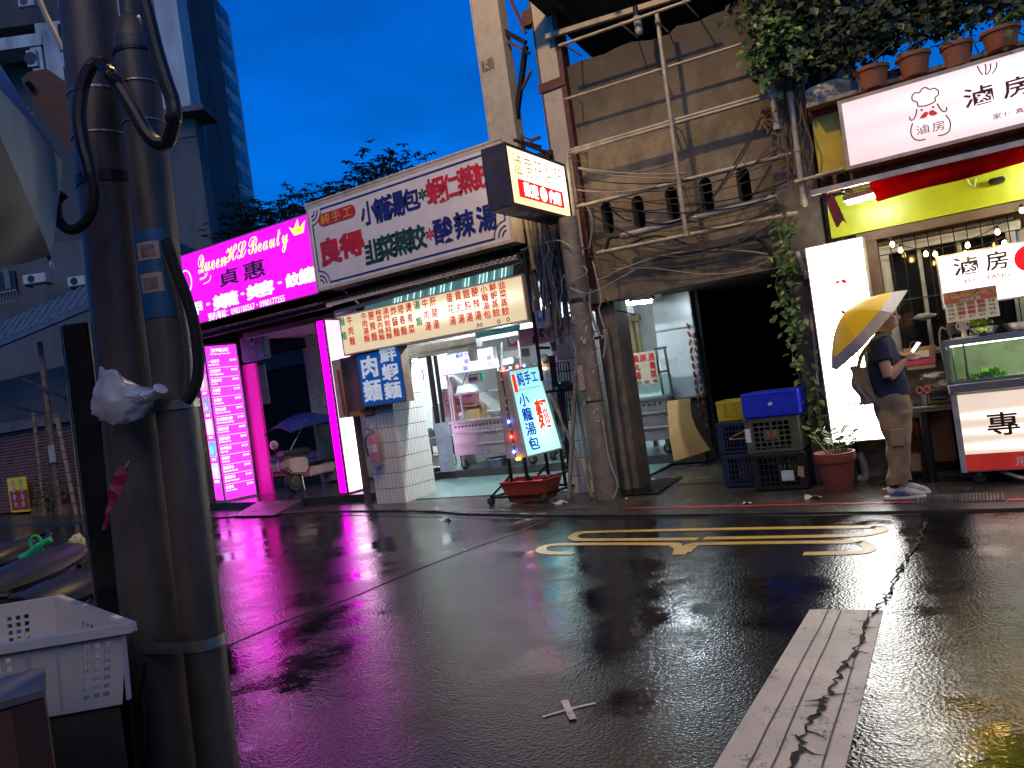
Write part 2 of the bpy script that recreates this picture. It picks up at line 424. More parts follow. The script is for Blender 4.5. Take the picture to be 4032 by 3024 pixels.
for i in range(8, len(pts)-2, 3):
    if rw.random() < .62:
        q = pts[i]; d = Vector((rw.choice((-1,1))*rw.uniform(.03,.10), rw.uniform(-.05,.05), 0))
        ribbon(g, [q, q+d*.5+Vector((0,rw.uniform(-.02,.02),0)), q+d], [.016,.010,.004], ZU)
part('crack', g, DARKG, road, label='jagged crack running along the white line')
g = G()
pts = [S(x, y, Z=.003) for x, y in ((440,1418),(480,1400),(640,1332),(760,1290),(870,1243),(1000,1192),(1100,1155),(1180,1124))]
ribbon(g, [p+Vector((0,rw.uniform(-.01,.01),0)) for p in smooth_path(pts, 6)], .022, ZU)
pts = [S(x, y, Z=.003) for x, y in ((440,1118),(700,1113),(1000,1118),(1240,1121),(1500,1116),(1990,1110))]
ribbon(g, [p+Vector((0,rw.uniform(-.012,.012),0)) for p in smooth_path(pts, 6)], .03, ZU)
part('paving_seam', g, DARKG, road)
def stripe(pts, wd, name='yellow_marking', mat=YEL, z=.004):
    return part(name, ribbon(G(), smooth_path([S(*kg(x, y), Z=z) for x, y in pts], 5), wd, ZU), mat, road)
stripe([(905,227),(1100,224),(1480,216),(1560,211),(1615,200),(1632,190),(1610,182),(1540,181),(1000,189),(440,202),(385,210),(368,221),(385,231),(450,233),(880,230)], .10)
stripe([(372,289),(290,288),(250,283),(240,274),(256,261),(330,252),(740,250),(790,258),(818,280)], .10)
stripe([(826,284),(850,264),(900,250),(1480,242),(1550,247),(1580,264),(1560,281),(1480,287),(1310,290)], .10)
part('yellow_marking', G().quad(*[S(*kg(x, y), Z=.0042) for x, y in ((785,262),(852,262),(830,294),(775,294))]), YEL, road)
g = G()
ribbon(g, smooth_path([S(*kg(x, y), Z=.004) for x, y in ((245,957),(350,926),(460,900))], 4), .020, ZU)
ribbon(g, smooth_path([S(*kg(x, y), Z=.0082) for x, y in ((335,888),(350,926),(370,966))], 4), .034, ZU)
part('white_cross', g, worn_paint('chalk_white', (.62,.6,.55), .46, .6), road)
part('red_line', ribbon(G(), [(-3.6,7.86,.0262),(-2.2,7.745,.0262),(-.95,7.66,.0262),(-.68,7.64,.0262)], .07, ZU), REDP, pave)
part('red_line', ribbon(G(), [(.02,7.585,.0262),(1.5,7.5,.0262),(6,7.3,.0262)], .07, ZU), REDP, pave)
part('red_line', ribbon(G(), [(-7.2,8.33,.0262),(-5.0,8.0,.0262),(-3.9,7.9,.0262)], .05, ZU), worn_paint('faded_red', (.3,.03,.03), .58, .4), pave)

# drain grates
STEEL = M('galvanised', (.28,.28,.27), .35, .9, var=.3, dirt=.5)
RUST = M('rusty_steel', (.10,.05,.03), .7, .3, var=.5, dirt=.5, bump=.4)
DKST = M('dark_wet_steel', (.05,.048,.045), .3, .6, var=.4, dirt=.4)
t = thing('drain_grate', 'steel mesh drain grate in the pavement beside the man\'s shoes', 'drain', (-.32,7.72,.022))
part('frame', G().box(-.66,.0,7.55,7.565,.022,.034).box(-.66,.0,7.875,7.89,.022,.034).box(-.66,-.645,7.565,7.875,.022,.034).box(-.015,0,7.565,7.875,.022,.034), STEEL, t)
part('pit', G().quad((-.645,7.565,.0265),(-.015,7.565,.0265),(-.015,7.875,.0265),(-.645,7.875,.0265)), DARKG, t)
g = G()
for i in range(1, 24): g.box(-.645+.0262*i-.004, -.645+.0262*i+.004, 7.565, 7.875, .029, .035)
for i in range(1, 11): g.box(-.645, -.015, 7.565+.0282*i-.004, 7.565+.0282*i+.004, .0292, .0352)
part('mesh_bars', g, STEEL, t, kind='stuff')
t = thing('drain_grate', 'dark steel drain grate lying askew at the mouth of the passage', 'drain', (-3.75,9.1,.03))
c4 = [Vector(q) for q in ((-3.95,8.62,.04),(-3.5,8.66,.04),(-3.58,9.8,.045),(-4.0,9.7,.045))]
part('pit', G().quad(*[q-Vector((0,0,.006)) for q in c4]), DARKG, t)
g = G()
for i in range(29):
    a = c4[0].lerp(c4[3], i/28); b = c4[1].lerp(c4[2], i/28); g.bar(a, b, .012, .01)
for i in range(9):
    a = c4[0].lerp(c4[1], i/8); b = c4[3].lerp(c4[2], i/8); g.bar(a+Vector((0,0,.002)), b+Vector((0,0,.002)), .012, .01)
part('mesh_bars', g, DKST, t, kind='stuff')

# ------------------------------------------------------------------ noodle shop (open-fronted, centre)
WALLW = M('white_interior', (.72,.74,.74), .5, var=.06, dirt=.12, bump=.05)
TILE = M('white_tile', (.62,.60,.57), .22, var=.12, scale=3, dirt=.3, bump=.04)
GROUT = M('tile_grout', (.04,.035,.03), .8, var=.4, bump=.2)
TEAL = M('teal_floor', (.10,.18,.17), .35, var=.3, scale=5, dirt=.35, bump=.2)
BLK = M('black_metal', (.02,.02,.022), .4, .5, var=.3, dirt=.2)
DIRTY = M('grimy_plaster', (.24,.19,.13), .75, var=.4, scale=3, dirt=.8, bump=.5, bscale=25)
SOOT = M('sooty_timber', (.035,.03,.026), .75, var=.5, dirt=.4, bump=.4)
DSTEP = M('dark_step', (.03,.028,.026), .45, var=.4)
ns = thing('noodle_shop', 'open-fronted noodle shop with white lit interior and teal floor', 'shop', (-6.3,9.2,0))
part('floor', G().prism([(9.22,.02),(11.0,.05),(11.0,.072),(9.22,.034)], -8.5, -4.16, 'X'), TEAL, ns)
part('step', G().box(-9.6,-3.62,11.0,11.12,.06,.2), DSTEP, ns)
part('raised_floor', G().box(-11.4,-3.62,11.12,15,.05,.2), TEAL, ns)
part('back_wall', G().box(-11.4,-3.6,14.2,14.4,.2,3.1), WALLW, ns)
part('side_wall', G().box(-11.5,-11.4,11.1,14.2,.2,3.1), WALLW, ns)
part('partition', G().box(-8.42,-8.36,11.6,14.2,.2,3.1), WALLW, ns)
part('ceiling', G().box(-11.5,-3.6,9.6,14.4,3.1,3.2), WALLW, ns)
part('front_wall', G().box(-11.4,-9.15,11.0,11.1,.2,3.1), M('grey_plaster', (.3,.28,.26), .8, dirt=.5), ns)
part('upper_wall', G().box(-8.4,-4.6,9.3,9.45,2.95,4.6), SOOT, ns)
part('roof', G().hexa([(-8.6,8.9,4.4),(-4.4,8.9,4.4),(-4.4,14.6,4.9),(-8.6,14.6,4.9),(-8.6,8.9,4.5),(-4.4,8.9,4.5),(-4.4,14.6,5.0),(-8.6,14.6,5.0)]), SOOT, ns)
# fluorescent tubes under the ceiling (their glow fills the shop)
TUBE = E('tube_cool', (.86,.95,1.0), 520, noise_amt=0); TUBE2 = E('tube_cool_dim', (.80,.93,1.0), 130, noise_amt=0)
def ceiling_lamp(a, b, lab, cat='lamp', grp=None, mat=TUBE, r=.02):
    a, b = Vector(a), Vector(b); t_ = thing('ceiling_lamp', lab, cat, (a+b)/2, 0, grp)
    d = (b-a).normalized()
    part('housing', G().bar(a+ZU*.05, b+ZU*.05, .09, .05), M('lamp_white', (.8,.8,.8), .4, dirt=.1), t_)
    part('tube', G().tube([a+d*.03, b-d*.03], r, 10), mat, t_); return t_
ceiling_lamp((-7.4,9.85,3.0), (-5.9,9.85,3.0), 'fluorescent ceiling tube above the steel noodle cart in the open shop')
ceiling_lamp((-10.2,11.9,2.8), (-9.0,11.9,2.8), 'fluorescent ceiling tube in the white room with the armchair')
ceiling_lamp(S(*kn(545,450),Y=10.1), S(*kn(715,430),Y=10.1), 'fluorescent tube above the white fridge seen through the passage', mat=TUBE2)
# tiled corner columns: every tile a piece
def tiled_column(label, x0, x1, y0, y1, z0, z1, tw, th, faces=('front','right')):
    t_ = thing('tiled_column', label, 'column', ((x0+x1)/2, (y0+y1)/2, z0))
    part('core', G().box(x0+.012,x1-.012,y0+.012,y1-.012,z0,z1), GROUT, t_)
    gap = .009
    def run(a0, a1):
        k = max(1, round((a1-a0)/tw)); return [(a0+(a1-a0)*i/k, a0+(a1-a0)*(i+1)/k) for i in range(k)]
    nz = round((z1-z0)/th); me = {}
    for fc in faces:
        lo, hi = (x0, x1) if fc in ('front','back') else (y0, y1)
        for (a, b) in run(lo, hi):
            for j in range(nz):
                za, zb = z0+(z1-z0)*j/nz, z0+(z1-z0)*(j+1)/nz
                key = (fc,)
                if key not in me:
                    w_, h_ = (b-a-gap), (zb-za-gap); bx = G()
                    if fc == 'front': bx.box(-w_/2, w_/2, -.001, .013, -h_/2, h_/2)
                    elif fc == 'back': bx.box(-w_/2, w_/2, -.013, .001, -h_/2, h_/2)
                    elif fc == 'right': bx.box(-.013, .001, -w_/2, w_/2, -h_/2, h_/2)
                    else: bx.box(-.001, .013, -w_/2, w_/2, -h_/2, h_/2)
                    me[key] = mesh('tile', bx, TILE)
                o_ = link(bpy.data.objects.new('tile', me[key])); o_.parent = t_; XF[o_.name] = XF[t_.name]
                c_ = {'front': ((a+b)/2, y0, (za+zb)/2), 'back': ((a+b)/2, y1, (za+zb)/2), 'right': (x1, (a+b)/2, (za+zb)/2), 'left': (x0, (a+b)/2, (za+zb)/2)}[fc]
                o_.location = Vector(c_)-Vector(t_.location)
                o_.rotation_euler = (random.uniform(-.006,.006), random.uniform(-.006,.006), random.uniform(-.006,.006))
    return t_
tiled_column('white tiled column with dark grout below the blue sign', -8.24,-7.66,8.98,9.75,.02,2.36,.072,.235)
tiled_column('white tiled column behind the pipes and the utility pole', -4.86,-4.36,9.05,9.5,.02,2.35,.072,.235, ('front','right'))

# ------------------------------------------------------------------ beauty shop side (left)
LILAC = M('beige_plaster', (.32,.27,.24), .7, var=.2, dirt=.5, bump=.3)
SHUT = M('dark_shutter', (.028,.027,.03), .45, .4, var=.3, dirt=.3)
bs = thing('beauty_shop', 'narrow beauty parlour front with a dark roller shutter', 'shop', (-11.5,10.5,0))
part('platform', G().prism([(-12.9,11.8),(-12.9,9.32),(-11.2,9.12),(-8.62,9.3),(-8.62,11.0),(-11.3,11.0),(-11.3,11.8)], .02, .15, 'Z'), M('black_tile_step', (.03,.028,.03), .18, var=.3, dirt=.3), bs)
sh = part('shutter', G().box(-13.9,-11.62,11.62,11.66,.8,2.62), SHUT, bs)
for i in range(30):
    z = .8+i*.0607; g = G().prism([(11.62,z+.004),(11.596,z+.018),(11.596,z+.044),(11.62,z+.057)], -13.9, -11.62, 'X')
    part('slat', g, SHUT, sh)
part('shutter_box', G().box(-13.95,-11.6,11.45,11.66,2.62,2.95), M('shutter_box_blue', (.10,.13,.16), .5, .3, dirt=.4), bs)
part('wall', G().box(-14.6,-11.5,11.67,11.8,.15,4.4), LILAC, bs)
for i in range(4): part('slat', G().box(-13.9,-11.66,11.55,11.6,.3+i*.115,.395+i*.115), M('pale_blue_slat', (.32,.43,.50), .5, dirt=.3), bs)
part('kerb', G().box(-13.9,-11.66,11.3,11.54,.15,.27), CONC, bs)
tiled_column('narrow white tiled pier at the right end of the dark roller shutter', -11.6,-11.3,11.1,11.6,.15,2.9,.15,.30, ('front','left'))
part('lintel_wall', G().box(-14.6,-8.4,11.3,11.44,2.96,4.4), M('brown_panel', (.05,.03,.028), .6), bs)
part('soffit', G().box(-14.6,-8.45,9.2,11.4,3.42,3.5), SOOT, bs)
part('side_wall', G().box(-15.2,-14.6,10.6,12,.02,4.4), LILAC, bs)
part('roof', G().hexa([(-15.2,9.1,4.3),(-8.6,9.1,4.3),(-8.6,15,4.7),(-15.2,15,4.7),(-15.2,9.1,4.4),(-8.6,9.1,4.4),(-8.6,15,4.8),(-15.2,15,4.8)]), SOOT, bs)

# ------------------------------------------------------------------ passage building (stained wall over the dark alley)
STAIN = None
def stained():
    mt, n = nodes('stained_wall')
    o = n.nodes.new('ShaderNodeOutputMaterial'); p = n.nodes.new('ShaderNodeBsdfPrincipled')
    tc = n.nodes.new('ShaderNodeTexCoord'); mp = n.nodes.new('ShaderNodeMapping'); mp.inputs['Scale'].default_value = (1.5, 1, .75)
    n.links.new(tc.outputs['Object'], mp.inputs[0])
    a = noise(n, mp.outputs[0], 2.4, 8, .65); b_ = noise(n, tc.outputs['Object'], 9, 6, .7); s_ = noise(n, tc.outputs['Object'], 1.3, 8, .75)
    c = mixc(n, ramp(n, a, .3, .7), (.10,.082,.052), (.34,.275,.18))
    c = mixc(n, math_node(n, 'MULTIPLY', ramp(n, s_, .46, .66), .8), c, (.10,.075,.05))
    sx = n.nodes.new('ShaderNodeSeparateXYZ'); n.links.new(tc.outputs['Object'], sx.inputs[0])
    hz = math_node(n, 'ADD', sx.outputs[2], math_node(n, 'MULTIPLY', a, .9))      # damp soot creeping from the coping
    c = mixc(n, math_node(n, 'MULTIPLY', ramp(n, math_node(n, 'MULTIPLY', hz, .16), .76, .92), .85), c, (.05,.042,.035))
    n.links.new(c, p.inputs['Base Color']); p.inputs['Roughness'].default_value = .85
    b = n.nodes.new('ShaderNodeBump'); b.inputs['Strength'].default_value = .4; b.inputs['Distance'].default_value = .02
    n.links.new(b_, b.inputs['Height']); n.links.new(b.outputs[0], p.inputs['Normal']); n.links.new(p.outputs[0], o.inputs[0]); return mt
STAIN = stained()
pb = thing('passage_building', 'stained bare concrete wall with five slots above the dark passage', 'building', (-2.8,9.2,0))
top = [(lambda v: (v.x, v.z))(S(*kw(x, y), Y=9.1)) for x, y in ((20,460),(90,420),(170,385),(210,378),(300,352),(390,305),(480,272),(600,262),(720,222),(770,170),(830,158),(900,142),(1000,95),(1100,62),(1200,20))]
top += [(-1.3, top[-1][1]+.15)]
def slot(cx, cz, w_, h_):
    r_ = w_/2; return arc((cx, cz+h_/2-r_), r_, 0, 180, 8)+arc((cx, cz-h_/2+r_), r_, 180, 360, 8)
cts = [S(*kw(x, y), Y=9.1) for x, y in ((318,1425),(522,1388),(742,1332),(965,1275),(1210,1210))]
holes = [slot(v.x, v.z, .155, .42) for v in cts]
plate('upper_wall', [(-4.25, 2.78)]+[(-4.25, top[0][1])]+top+[(-1.3, 2.78)], holes, 9.1, 9.3, STAIN, pb)
part('slot_backing', G().box(-4.2,-1.4,9.5,9.55,2.8,4.2), SOOT, pb)
part('lintel', G().box(-4.3,-1.42,8.96,9.3,2.44,2.62), M('lintel_conc', (.19,.145,.095), .8, var=.35, dirt=.7, bump=.5), pb)
part('lintel', G().box(-4.3,-1.42,9.03,9.3,2.622,2.778), M('lintel_conc2', (.15,.12,.085), .8, var=.35, dirt=.7, bump=.5), pb)
PIL = M('pilaster_conc', (.15,.12,.09), .75, var=.35, dirt=.6, bump=.4)
part('pilaster', G().box(-4.17,-3.9,9.08,9.5,.02,2.44), PIL, pb)
part('pier', G().box(-1.74,-1.3,8.95,9.35,.02,5.4), PIL, pb)
part('passage_wall', G().box(-1.74,-1.6,9.36,26,.02,2.7), DARKG, pb)  # passage shade put into the colour of both side walls: near-black
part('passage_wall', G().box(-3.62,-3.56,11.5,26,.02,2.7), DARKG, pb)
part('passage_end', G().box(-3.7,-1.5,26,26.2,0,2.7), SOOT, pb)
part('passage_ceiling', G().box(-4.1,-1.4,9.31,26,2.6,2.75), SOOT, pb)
part('upper_storey', G().box(-4.0,-1.2,10.0,14,4.9,8.5), SOOT, pb)
part('eave', G().hexa([(-4.4,7.9,6.55),(-.8,7.9,6.55),(-.8,10,5.85),(-4.05,10,5.85),(-4.4,7.9,6.6),(-.8,7.9,6.6),(-.8,10,5.9),(-4.05,10,5.9)]), M('rusty_roof', (.035,.032,.032), .7, var=.5, dirt=.5), pb)
for x in (-4.0,-3.3,-2.55,-1.8):
    part('rafter', G().bar((x,7.95,6.47), (x+.18,9.95,5.8), .07, .09), SOOT, pb)
part('purlin', G().bar(S(1180,80,Y=8.9), S(1640,-62,Y=8.9), .06), M('beige_steel', (.36,.30,.22), .6, .1, dirt=.4), pb)

# ------------------------------------------------------------------ braised-food shop (right)
YELP = M('yellow_panel', (.62,.47,.02), .4, var=.1, dirt=.25, bump=.05)
LIME = M('lime_panel', (.42,.50,.015), .35, var=.08, dirt=.15, bump=.05)
BRIK = M('grey_brick', (.20,.155,.105), .8, var=.4, dirt=.5, bump=.4)
fs = thing('braised_food_shop', 'brightly lit food shop with yellow panels and a barred window', 'shop', (.3,9.2,0))
WALLB = M('tan_wall', (.30,.25,.18), .7, var=.25, dirt=.5, bump=.3)
part('wall', G().box(-1.3,-.86,9.12,9.3,.02,2.6).box(.42,3.5,9.12,9.3,.02,2.6).box(-.86,.42,9.12,9.3,.02,1.28).box(-.86,.42,9.12,9.3,2.5,2.6), WALLB, fs)
part('upper_wall', G().box(-1.3,3.5,9.15,9.4,2.6,4.15), WALLB, fs)
bk = [(i*.24-1.3+(j%2)*.12, .03+j*.075) for j in range(8) for i in range(5)]
me_ = mesh('brick', G().box(-.113,.113,-.012,.02,-.033,.033), BRIK)
for (x, z) in bk:
    if -1.29 < x-.113+.12 and x < -.2:
        o_ = link(bpy.data.objects.new('brick', me_)); o_.parent = fs; o_.location = Vector((x+.1, 9.118+random.uniform(-.004,.004), z+.035))-Vector(fs.location)
part('room', G().box(-.86,.42,10.4,10.45,1.2,2.6), SOOT, fs)
part('yellow_fascia', G().box(-1.22,3.2,8.86,8.95,2.63,3.06), LIME, fs)
part('yellow_panel', G().box(-1.25,-.9,8.84,8.92,3.3,3.93), YELP, fs)
part('red_trim', G().box(-1.26,-.9,8.8,8.95,3.93,4.06), M('red_cloth_dark', (.2,.015,.012), .6), fs)
OLIVE = M('olive_panel', (.15,.12,.03), .5, dirt=.3)
part('upper_fascia', G().box(-.95,3.2,8.75,8.9,3.07,3.3), OLIVE, fs)
part('ledge', G().box(-1.25,3.2,8.62,9.3,3.99,4.03), WALLB, fs)
# window
wn = part('window', G().box(-.8,-.72,9.0,9.12,1.28,2.5).box(.32,.4,9.0,9.12,1.28,2.5).box(-.72,.32,9.0,9.12,2.42,2.5).box(-.72,.32,9.0,9.12,1.28,1.34), M('old_green_frame', (.42,.42,.33), .6, dirt=.4), fs)
part('mullion', G().box(-.46,-.42,9.05,9.1,1.34,2.42).box(-.1,-.06,9.05,9.1,1.34,2.42), M('old_green_frame', (.42,.42,.33)), wn)
part('pane', G().box(-.72,.32,9.11,9.115,1.34,2.42), M('dark_glass', (.01,.011,.012), .06, var=.1, dirt=0, bump=0), wn)
IRON = M('iron_bars', (.02,.016,.014), .5, .5, var=.3)
for i in range(11): part('bar', G().tube([(-.8+i*.115, 8.94, 1.24), (-.8+i*.115, 8.94, 2.52)], .006, 6), IRON, wn)
for z in (1.3,1.86,2.36,2.46): part('cross_bar', G().tube([(-.84,8.932,z),(.42,8.932,z)], .007, 6), IRON, wn)
part('blind_box', G().box(-.85,.45,8.99,9.1,2.37,2.47), M('old_green_frame', (.42,.42,.33)), fs)
part('timber_beam', G().box(-.98,3,8.86,9.1,2.53,2.62), M('brown_timber', (.12,.08,.05), .7, var=.3, dirt=.4), fs)
part('timber_post', G().box(-.93,-.8,8.87,9.1,1.1,2.53), M('brown_timber', (.12,.08,.05)), fs)
# unseen shop row behind the viewpoint, added to block blue sky light
ob = thing('sky_block_shops', 'unseen low dark shop row, shutters down, added behind the viewpoint to block sky light', 'building', (-5,-6,0))
part('wall', G().box(-32,18,-12,-6,0,4.6), M('grey_plaster', (.3,.28,.26), .8, dirt=.5), ob); part('roof', G().box(-32.3,18.3,-12.3,-5.4,4.602,4.75), SOOT, ob)
for i in range(9): part('shutter', G().box(-30+i*5.2,-26+i*5.2,-6.0,-5.97,.05,2.8), SHUT, ob)
# ------------------------------------------------------------------ signs
k4 = K(700, 500, 1.843); ka = K(1100, 600, 2.458); kq = K(1250, 1050, 2.602); kh = K(3400, 200, 3.318)
INK_BLUE = M('ink_blue', (.012,.014,.12), .45, var=.1, dirt=.1, bump=0); INK_RED = M('ink_red', (.48,.012,.016), .45, var=.15, dirt=.1, bump=0)
INK_GREEN = M('ink_green', (.012,.045,.03), .45, var=.15, dirt=.1, bump=0); INK_BLACK = M('ink_black', (.012,.011,.012), .5, var=.1, dirt=0, bump=0)
FRAMEW = M('cream_frame', (.45,.38,.30), .45, var=.15, dirt=.4)
FRAMED = M('dark_frame', (.055,.045,.055), .45, .3, var=.25, dirt=.3)
FRAMEB = M('brown_frame', (.12,.05,.03), .5, .2, var=.3, dirt=.3)
def sign_box(name, label, x0, x1, y0, y1, z0, z1, body, face, fr=.03, cat='sign', group=None, framemat=None):
    t_ = thing(name, label, cat, ((x0+x1)/2, y1, z0), 0, group)
    part('box', G().box(x0,x1,y0+.012,y1,z0,z1), body, t_)
    g = G()
    for b in ((x0,x1,z0,z0+fr),(x0,x1,z1-fr,z1)): g.box(b[0],b[1],y0-.004,y0+.014,b[2],b[3])
    for b in ((x0,x0+fr),(x1-fr,x1)): g.box(b[0],b[1],y0-.004,y0+.014,z0+fr,z1-fr)
    part('frame', g, framemat or body, t_)
    part('face', G().quad((x0+fr,y0,z0+fr),(x1-fr,y0,z0+fr),(x1-fr,y0,z1-fr),(x0+fr,y0,z1-fr)), face, t_)
    return t_
def span(kf, a, b, Y):                            # lower-left and upper-right sighting -> origin, width, height
    p, q = S(*kf(*a), Y=Y), S(*kf(*b), Y=Y); return p, q.x-p.x, q.z-p.z
def put(parent, kf, a, b, Y, s, mat, **kw):
    o, wd, ht = span(kf, a, b, Y); return lettering(parent, s, mat, o, wd, ht, **kw)

# magenta beauty-parlour sign
MAG = E('sign_magenta', (.90,.004,.88), .85, lo=.7, tubes=((2,.35,.2),(2,.85,.25)))
WHT_L = E('lit_white_letter', (1,.97,1), 1.5, noise_amt=.03); GOLD = E('lit_gold_letter', (1,.74,.20), 1.05, noise_amt=.15)
GREY_L = M('grey_letter', (.03,.03,.045), .4, dirt=0, bump=0)
t = sign_box('shop_sign', 'magenta lit shop sign with gold script and a yellow crown', -12.35,-8.56,8.7,8.92,3.38,4.65, M('sign_side_brown', (.10,.05,.05), .5), MAG, .02)
yy = 8.693
put(t, k4, (150,1068), (338,872), yy, '𝓠𝓾𝓮𝓮𝓷', GOLD, em=False, bold=.008)
put(t, k4, (345,988), (492,822), yy, '𝓗𝓛', GOLD, em=False, bold=.008)
put(t, k4, (522,985), (788,715), yy, '𝓑𝓮𝓪𝓾𝓽𝔂', GOLD, em=False, bold=.008)
put(t, k4, (300,1168), (438,1005), yy, '貞', GREY_L, bold=.02); put(t, k4, (478,1125), (628,945), yy, '惠', GREY_L, bold=.02)
for s, a, b in (('美', (10,1400), (100,1270)), ('甲', (95,1375), (180,1255)), ('・', (180,1330), (262,1240)), ('美', (262,1335), (345,1205)), ('睫', (340,1310), (432,1180)), ('・', (430,1250), (510,1170)),
                ('美', (505,1260), (600,1130)), ('容', (595,1235), (690,1100)), ('・', (690,1170), (790,1090)), ('紋', (790,1170), (880,1045)), ('繡', (885,1145), (988,1005))):
    put(t, k4, a, b, yy, s, WHT_L, bold=.028)
put(t, k4, (225,1410), (770,1208), yy, '預約專線：0983180567・0980177255', E('lit_lilac_letter', (.85,.75,1), 1.0), em=False, bold=.01)
cr = [(805,728),(842,752),(866,668),(888,745),(922,678),(905,762),(843,788)]
part('crown', G().quad(*[S(*k4(x, y), Y=yy) for x, y in ((805,728),(842,740),(868,668),(880,735),(922,678),(912,765),(845,788))]), E('lit_crown', (1,.85,.08), 1.3), t)
g = G(); c_ = S(*k4(62,1120), Y=yy); ribbon(g, [c_+Vector((.14*math.cos(a*.35), 0, .19*math.sin(a*.35))) for a in range(18)], .018, YU, True)
part('emblem_ring', g, WHT_L, t)
g = G()
for a, b in (((160,1100),(215,1055)),((185,1140),(240,1075)),((160,1110),(200,1060))):
    p, q = S(*k4(*a), Y=yy), S(*k4(*b), Y=yy); mid = (p+q)/2+Vector((.05,0,-.03)); ribbon(g, smooth_path([p, mid, q], 5), .014, YU)
part('flourish', g, GOLD, t)

# big white noodle sign
SIGNW = M('sign_offwhite', (.62,.56,.53), .32, var=.05, dirt=.12, bump=.03, coat=.3)
t = sign_box('shop_sign', 'large unlit white sign with red, blue and green dumpling menu lettering', -8.5,-4.93,8.6,8.88,3.39,4.71, FRAMEW, SIGNW, .045)
yy = 8.592
g = G(); x0, x1, z0, z1 = -8.4,-5.02,3.49,4.60
for a, b in (((x0+.2,z1),(x1-.2,z1)),((x0+.2,z0),(x1-.2,z0)),((x0,z0+.2),(x0,z1-.2)),((x1,z0+.2),(x1,z1-.2))):
    ribbon(g, [(a[0],yy,a[1]),(b[0],yy,b[1])], .022, YU)
for cx, cz, sx_, sz_ in ((x0,z0,1,1),(x0,z1,1,-1),(x1,z0,-1,1),(x1,z1,-1,-1)):
    for r_, w_ in ((.20,.016),(.13,.02),(.07,.02)):
        ribbon(g, [(cx+sx_*(r_*math.sin(R(a))), yy-.0005*r_, cz+sz_*(r_*math.cos(R(a)))) for a in range(0, 91, 15)], w_, YU)
part('border', g, INK_BLUE, t)
o_, wd, ht = span(ka, (388,748), (730,520), yy); z_ = o_.z+.03; h_ = .19; r_ = h_/2
g = G().add([(q[0], yy, q[1]) for q in arc((o_.x+r_, z_+r_), r_, 90, 270, 8)+arc((o_.x+wd-r_, z_+r_), r_, -90, 90, 8)], [tuple(range(18))]); part('red_pill', g, INK_RED, t)
for i, c in enumerate('純手工'): lettering(t, c, M('ink_gold', (.55,.33,.03), .4, bump=0), (o_.x+.05+i*(wd-.08)/3, yy-.003, z_+.02), (wd-.08)/3*.85, .155, bold=.014)
for s, a, b in (('小',(800,718),(925,445)),('籠',(930,690),(1062,405)),('湯',(1060,645),(1200,350)),('包',(1205,588),(1345,318))): put(t, ka, a, b, yy, s, INK_BLUE, bold=.026)
for s, a, b in (('蝦',(1435,520),(1590,208)),('仁',(1592,470),(1740,175)),('蒸',(1735,420),(1890,105)),('餃',(1895,370),(2050,60))): put(t, ka, a, b, yy, s, INK_RED, bold=.026)
for s, a, b in (('良',(395,1110),(580,800)),('得',(600,1035),(805,735))): put(t, ka, a, b, yy, s, INK_RED, bold=.04)
for s, a, b in (('韭',(835,1100),(985,815)),('菜',(965,1060),(1110,770)),('蒸',(1105,1015),(1260,725)),('餃',(1250,965),(1405,680))): put(t, ka, a, b, yy, s, INK_GREEN, bold=.026)
for s, a, b in (('酸',(1505,900),(1665,600)),('辣',(1705,845),(1870,535)),('湯',(1925,785),(2085,475))): put(t, ka, a, b, yy, s, INK_BLUE, bold=.026)
for (x, y), mm in (((1385,405),INK_GREEN),((1458,790),INK_RED)):
    c_ = S(*ka(x, y), Y=yy); g = G()
    for k in range(6):
        d = Vector((math.sin(k*math.pi/3), 0, math.cos(k*math.pi/3))); ribbon(g, [c_+d*.012-YU*.0003*k, c_+d*.045-YU*.0003*k, c_+d*.08-YU*.0003*k], [.012,.036,.02], YU)
    part('asterisk', g, mm, t)
part('top_tube', G().tube([(-8.52,8.62,4.735),(-4.93,8.62,4.735)], .022, 8), FRAMEW, t)
for x in (-8.3,-5.2): part('bracket', G().bar((x,8.9,3.45),(x,9.3,3.2),.05), DKST, t)

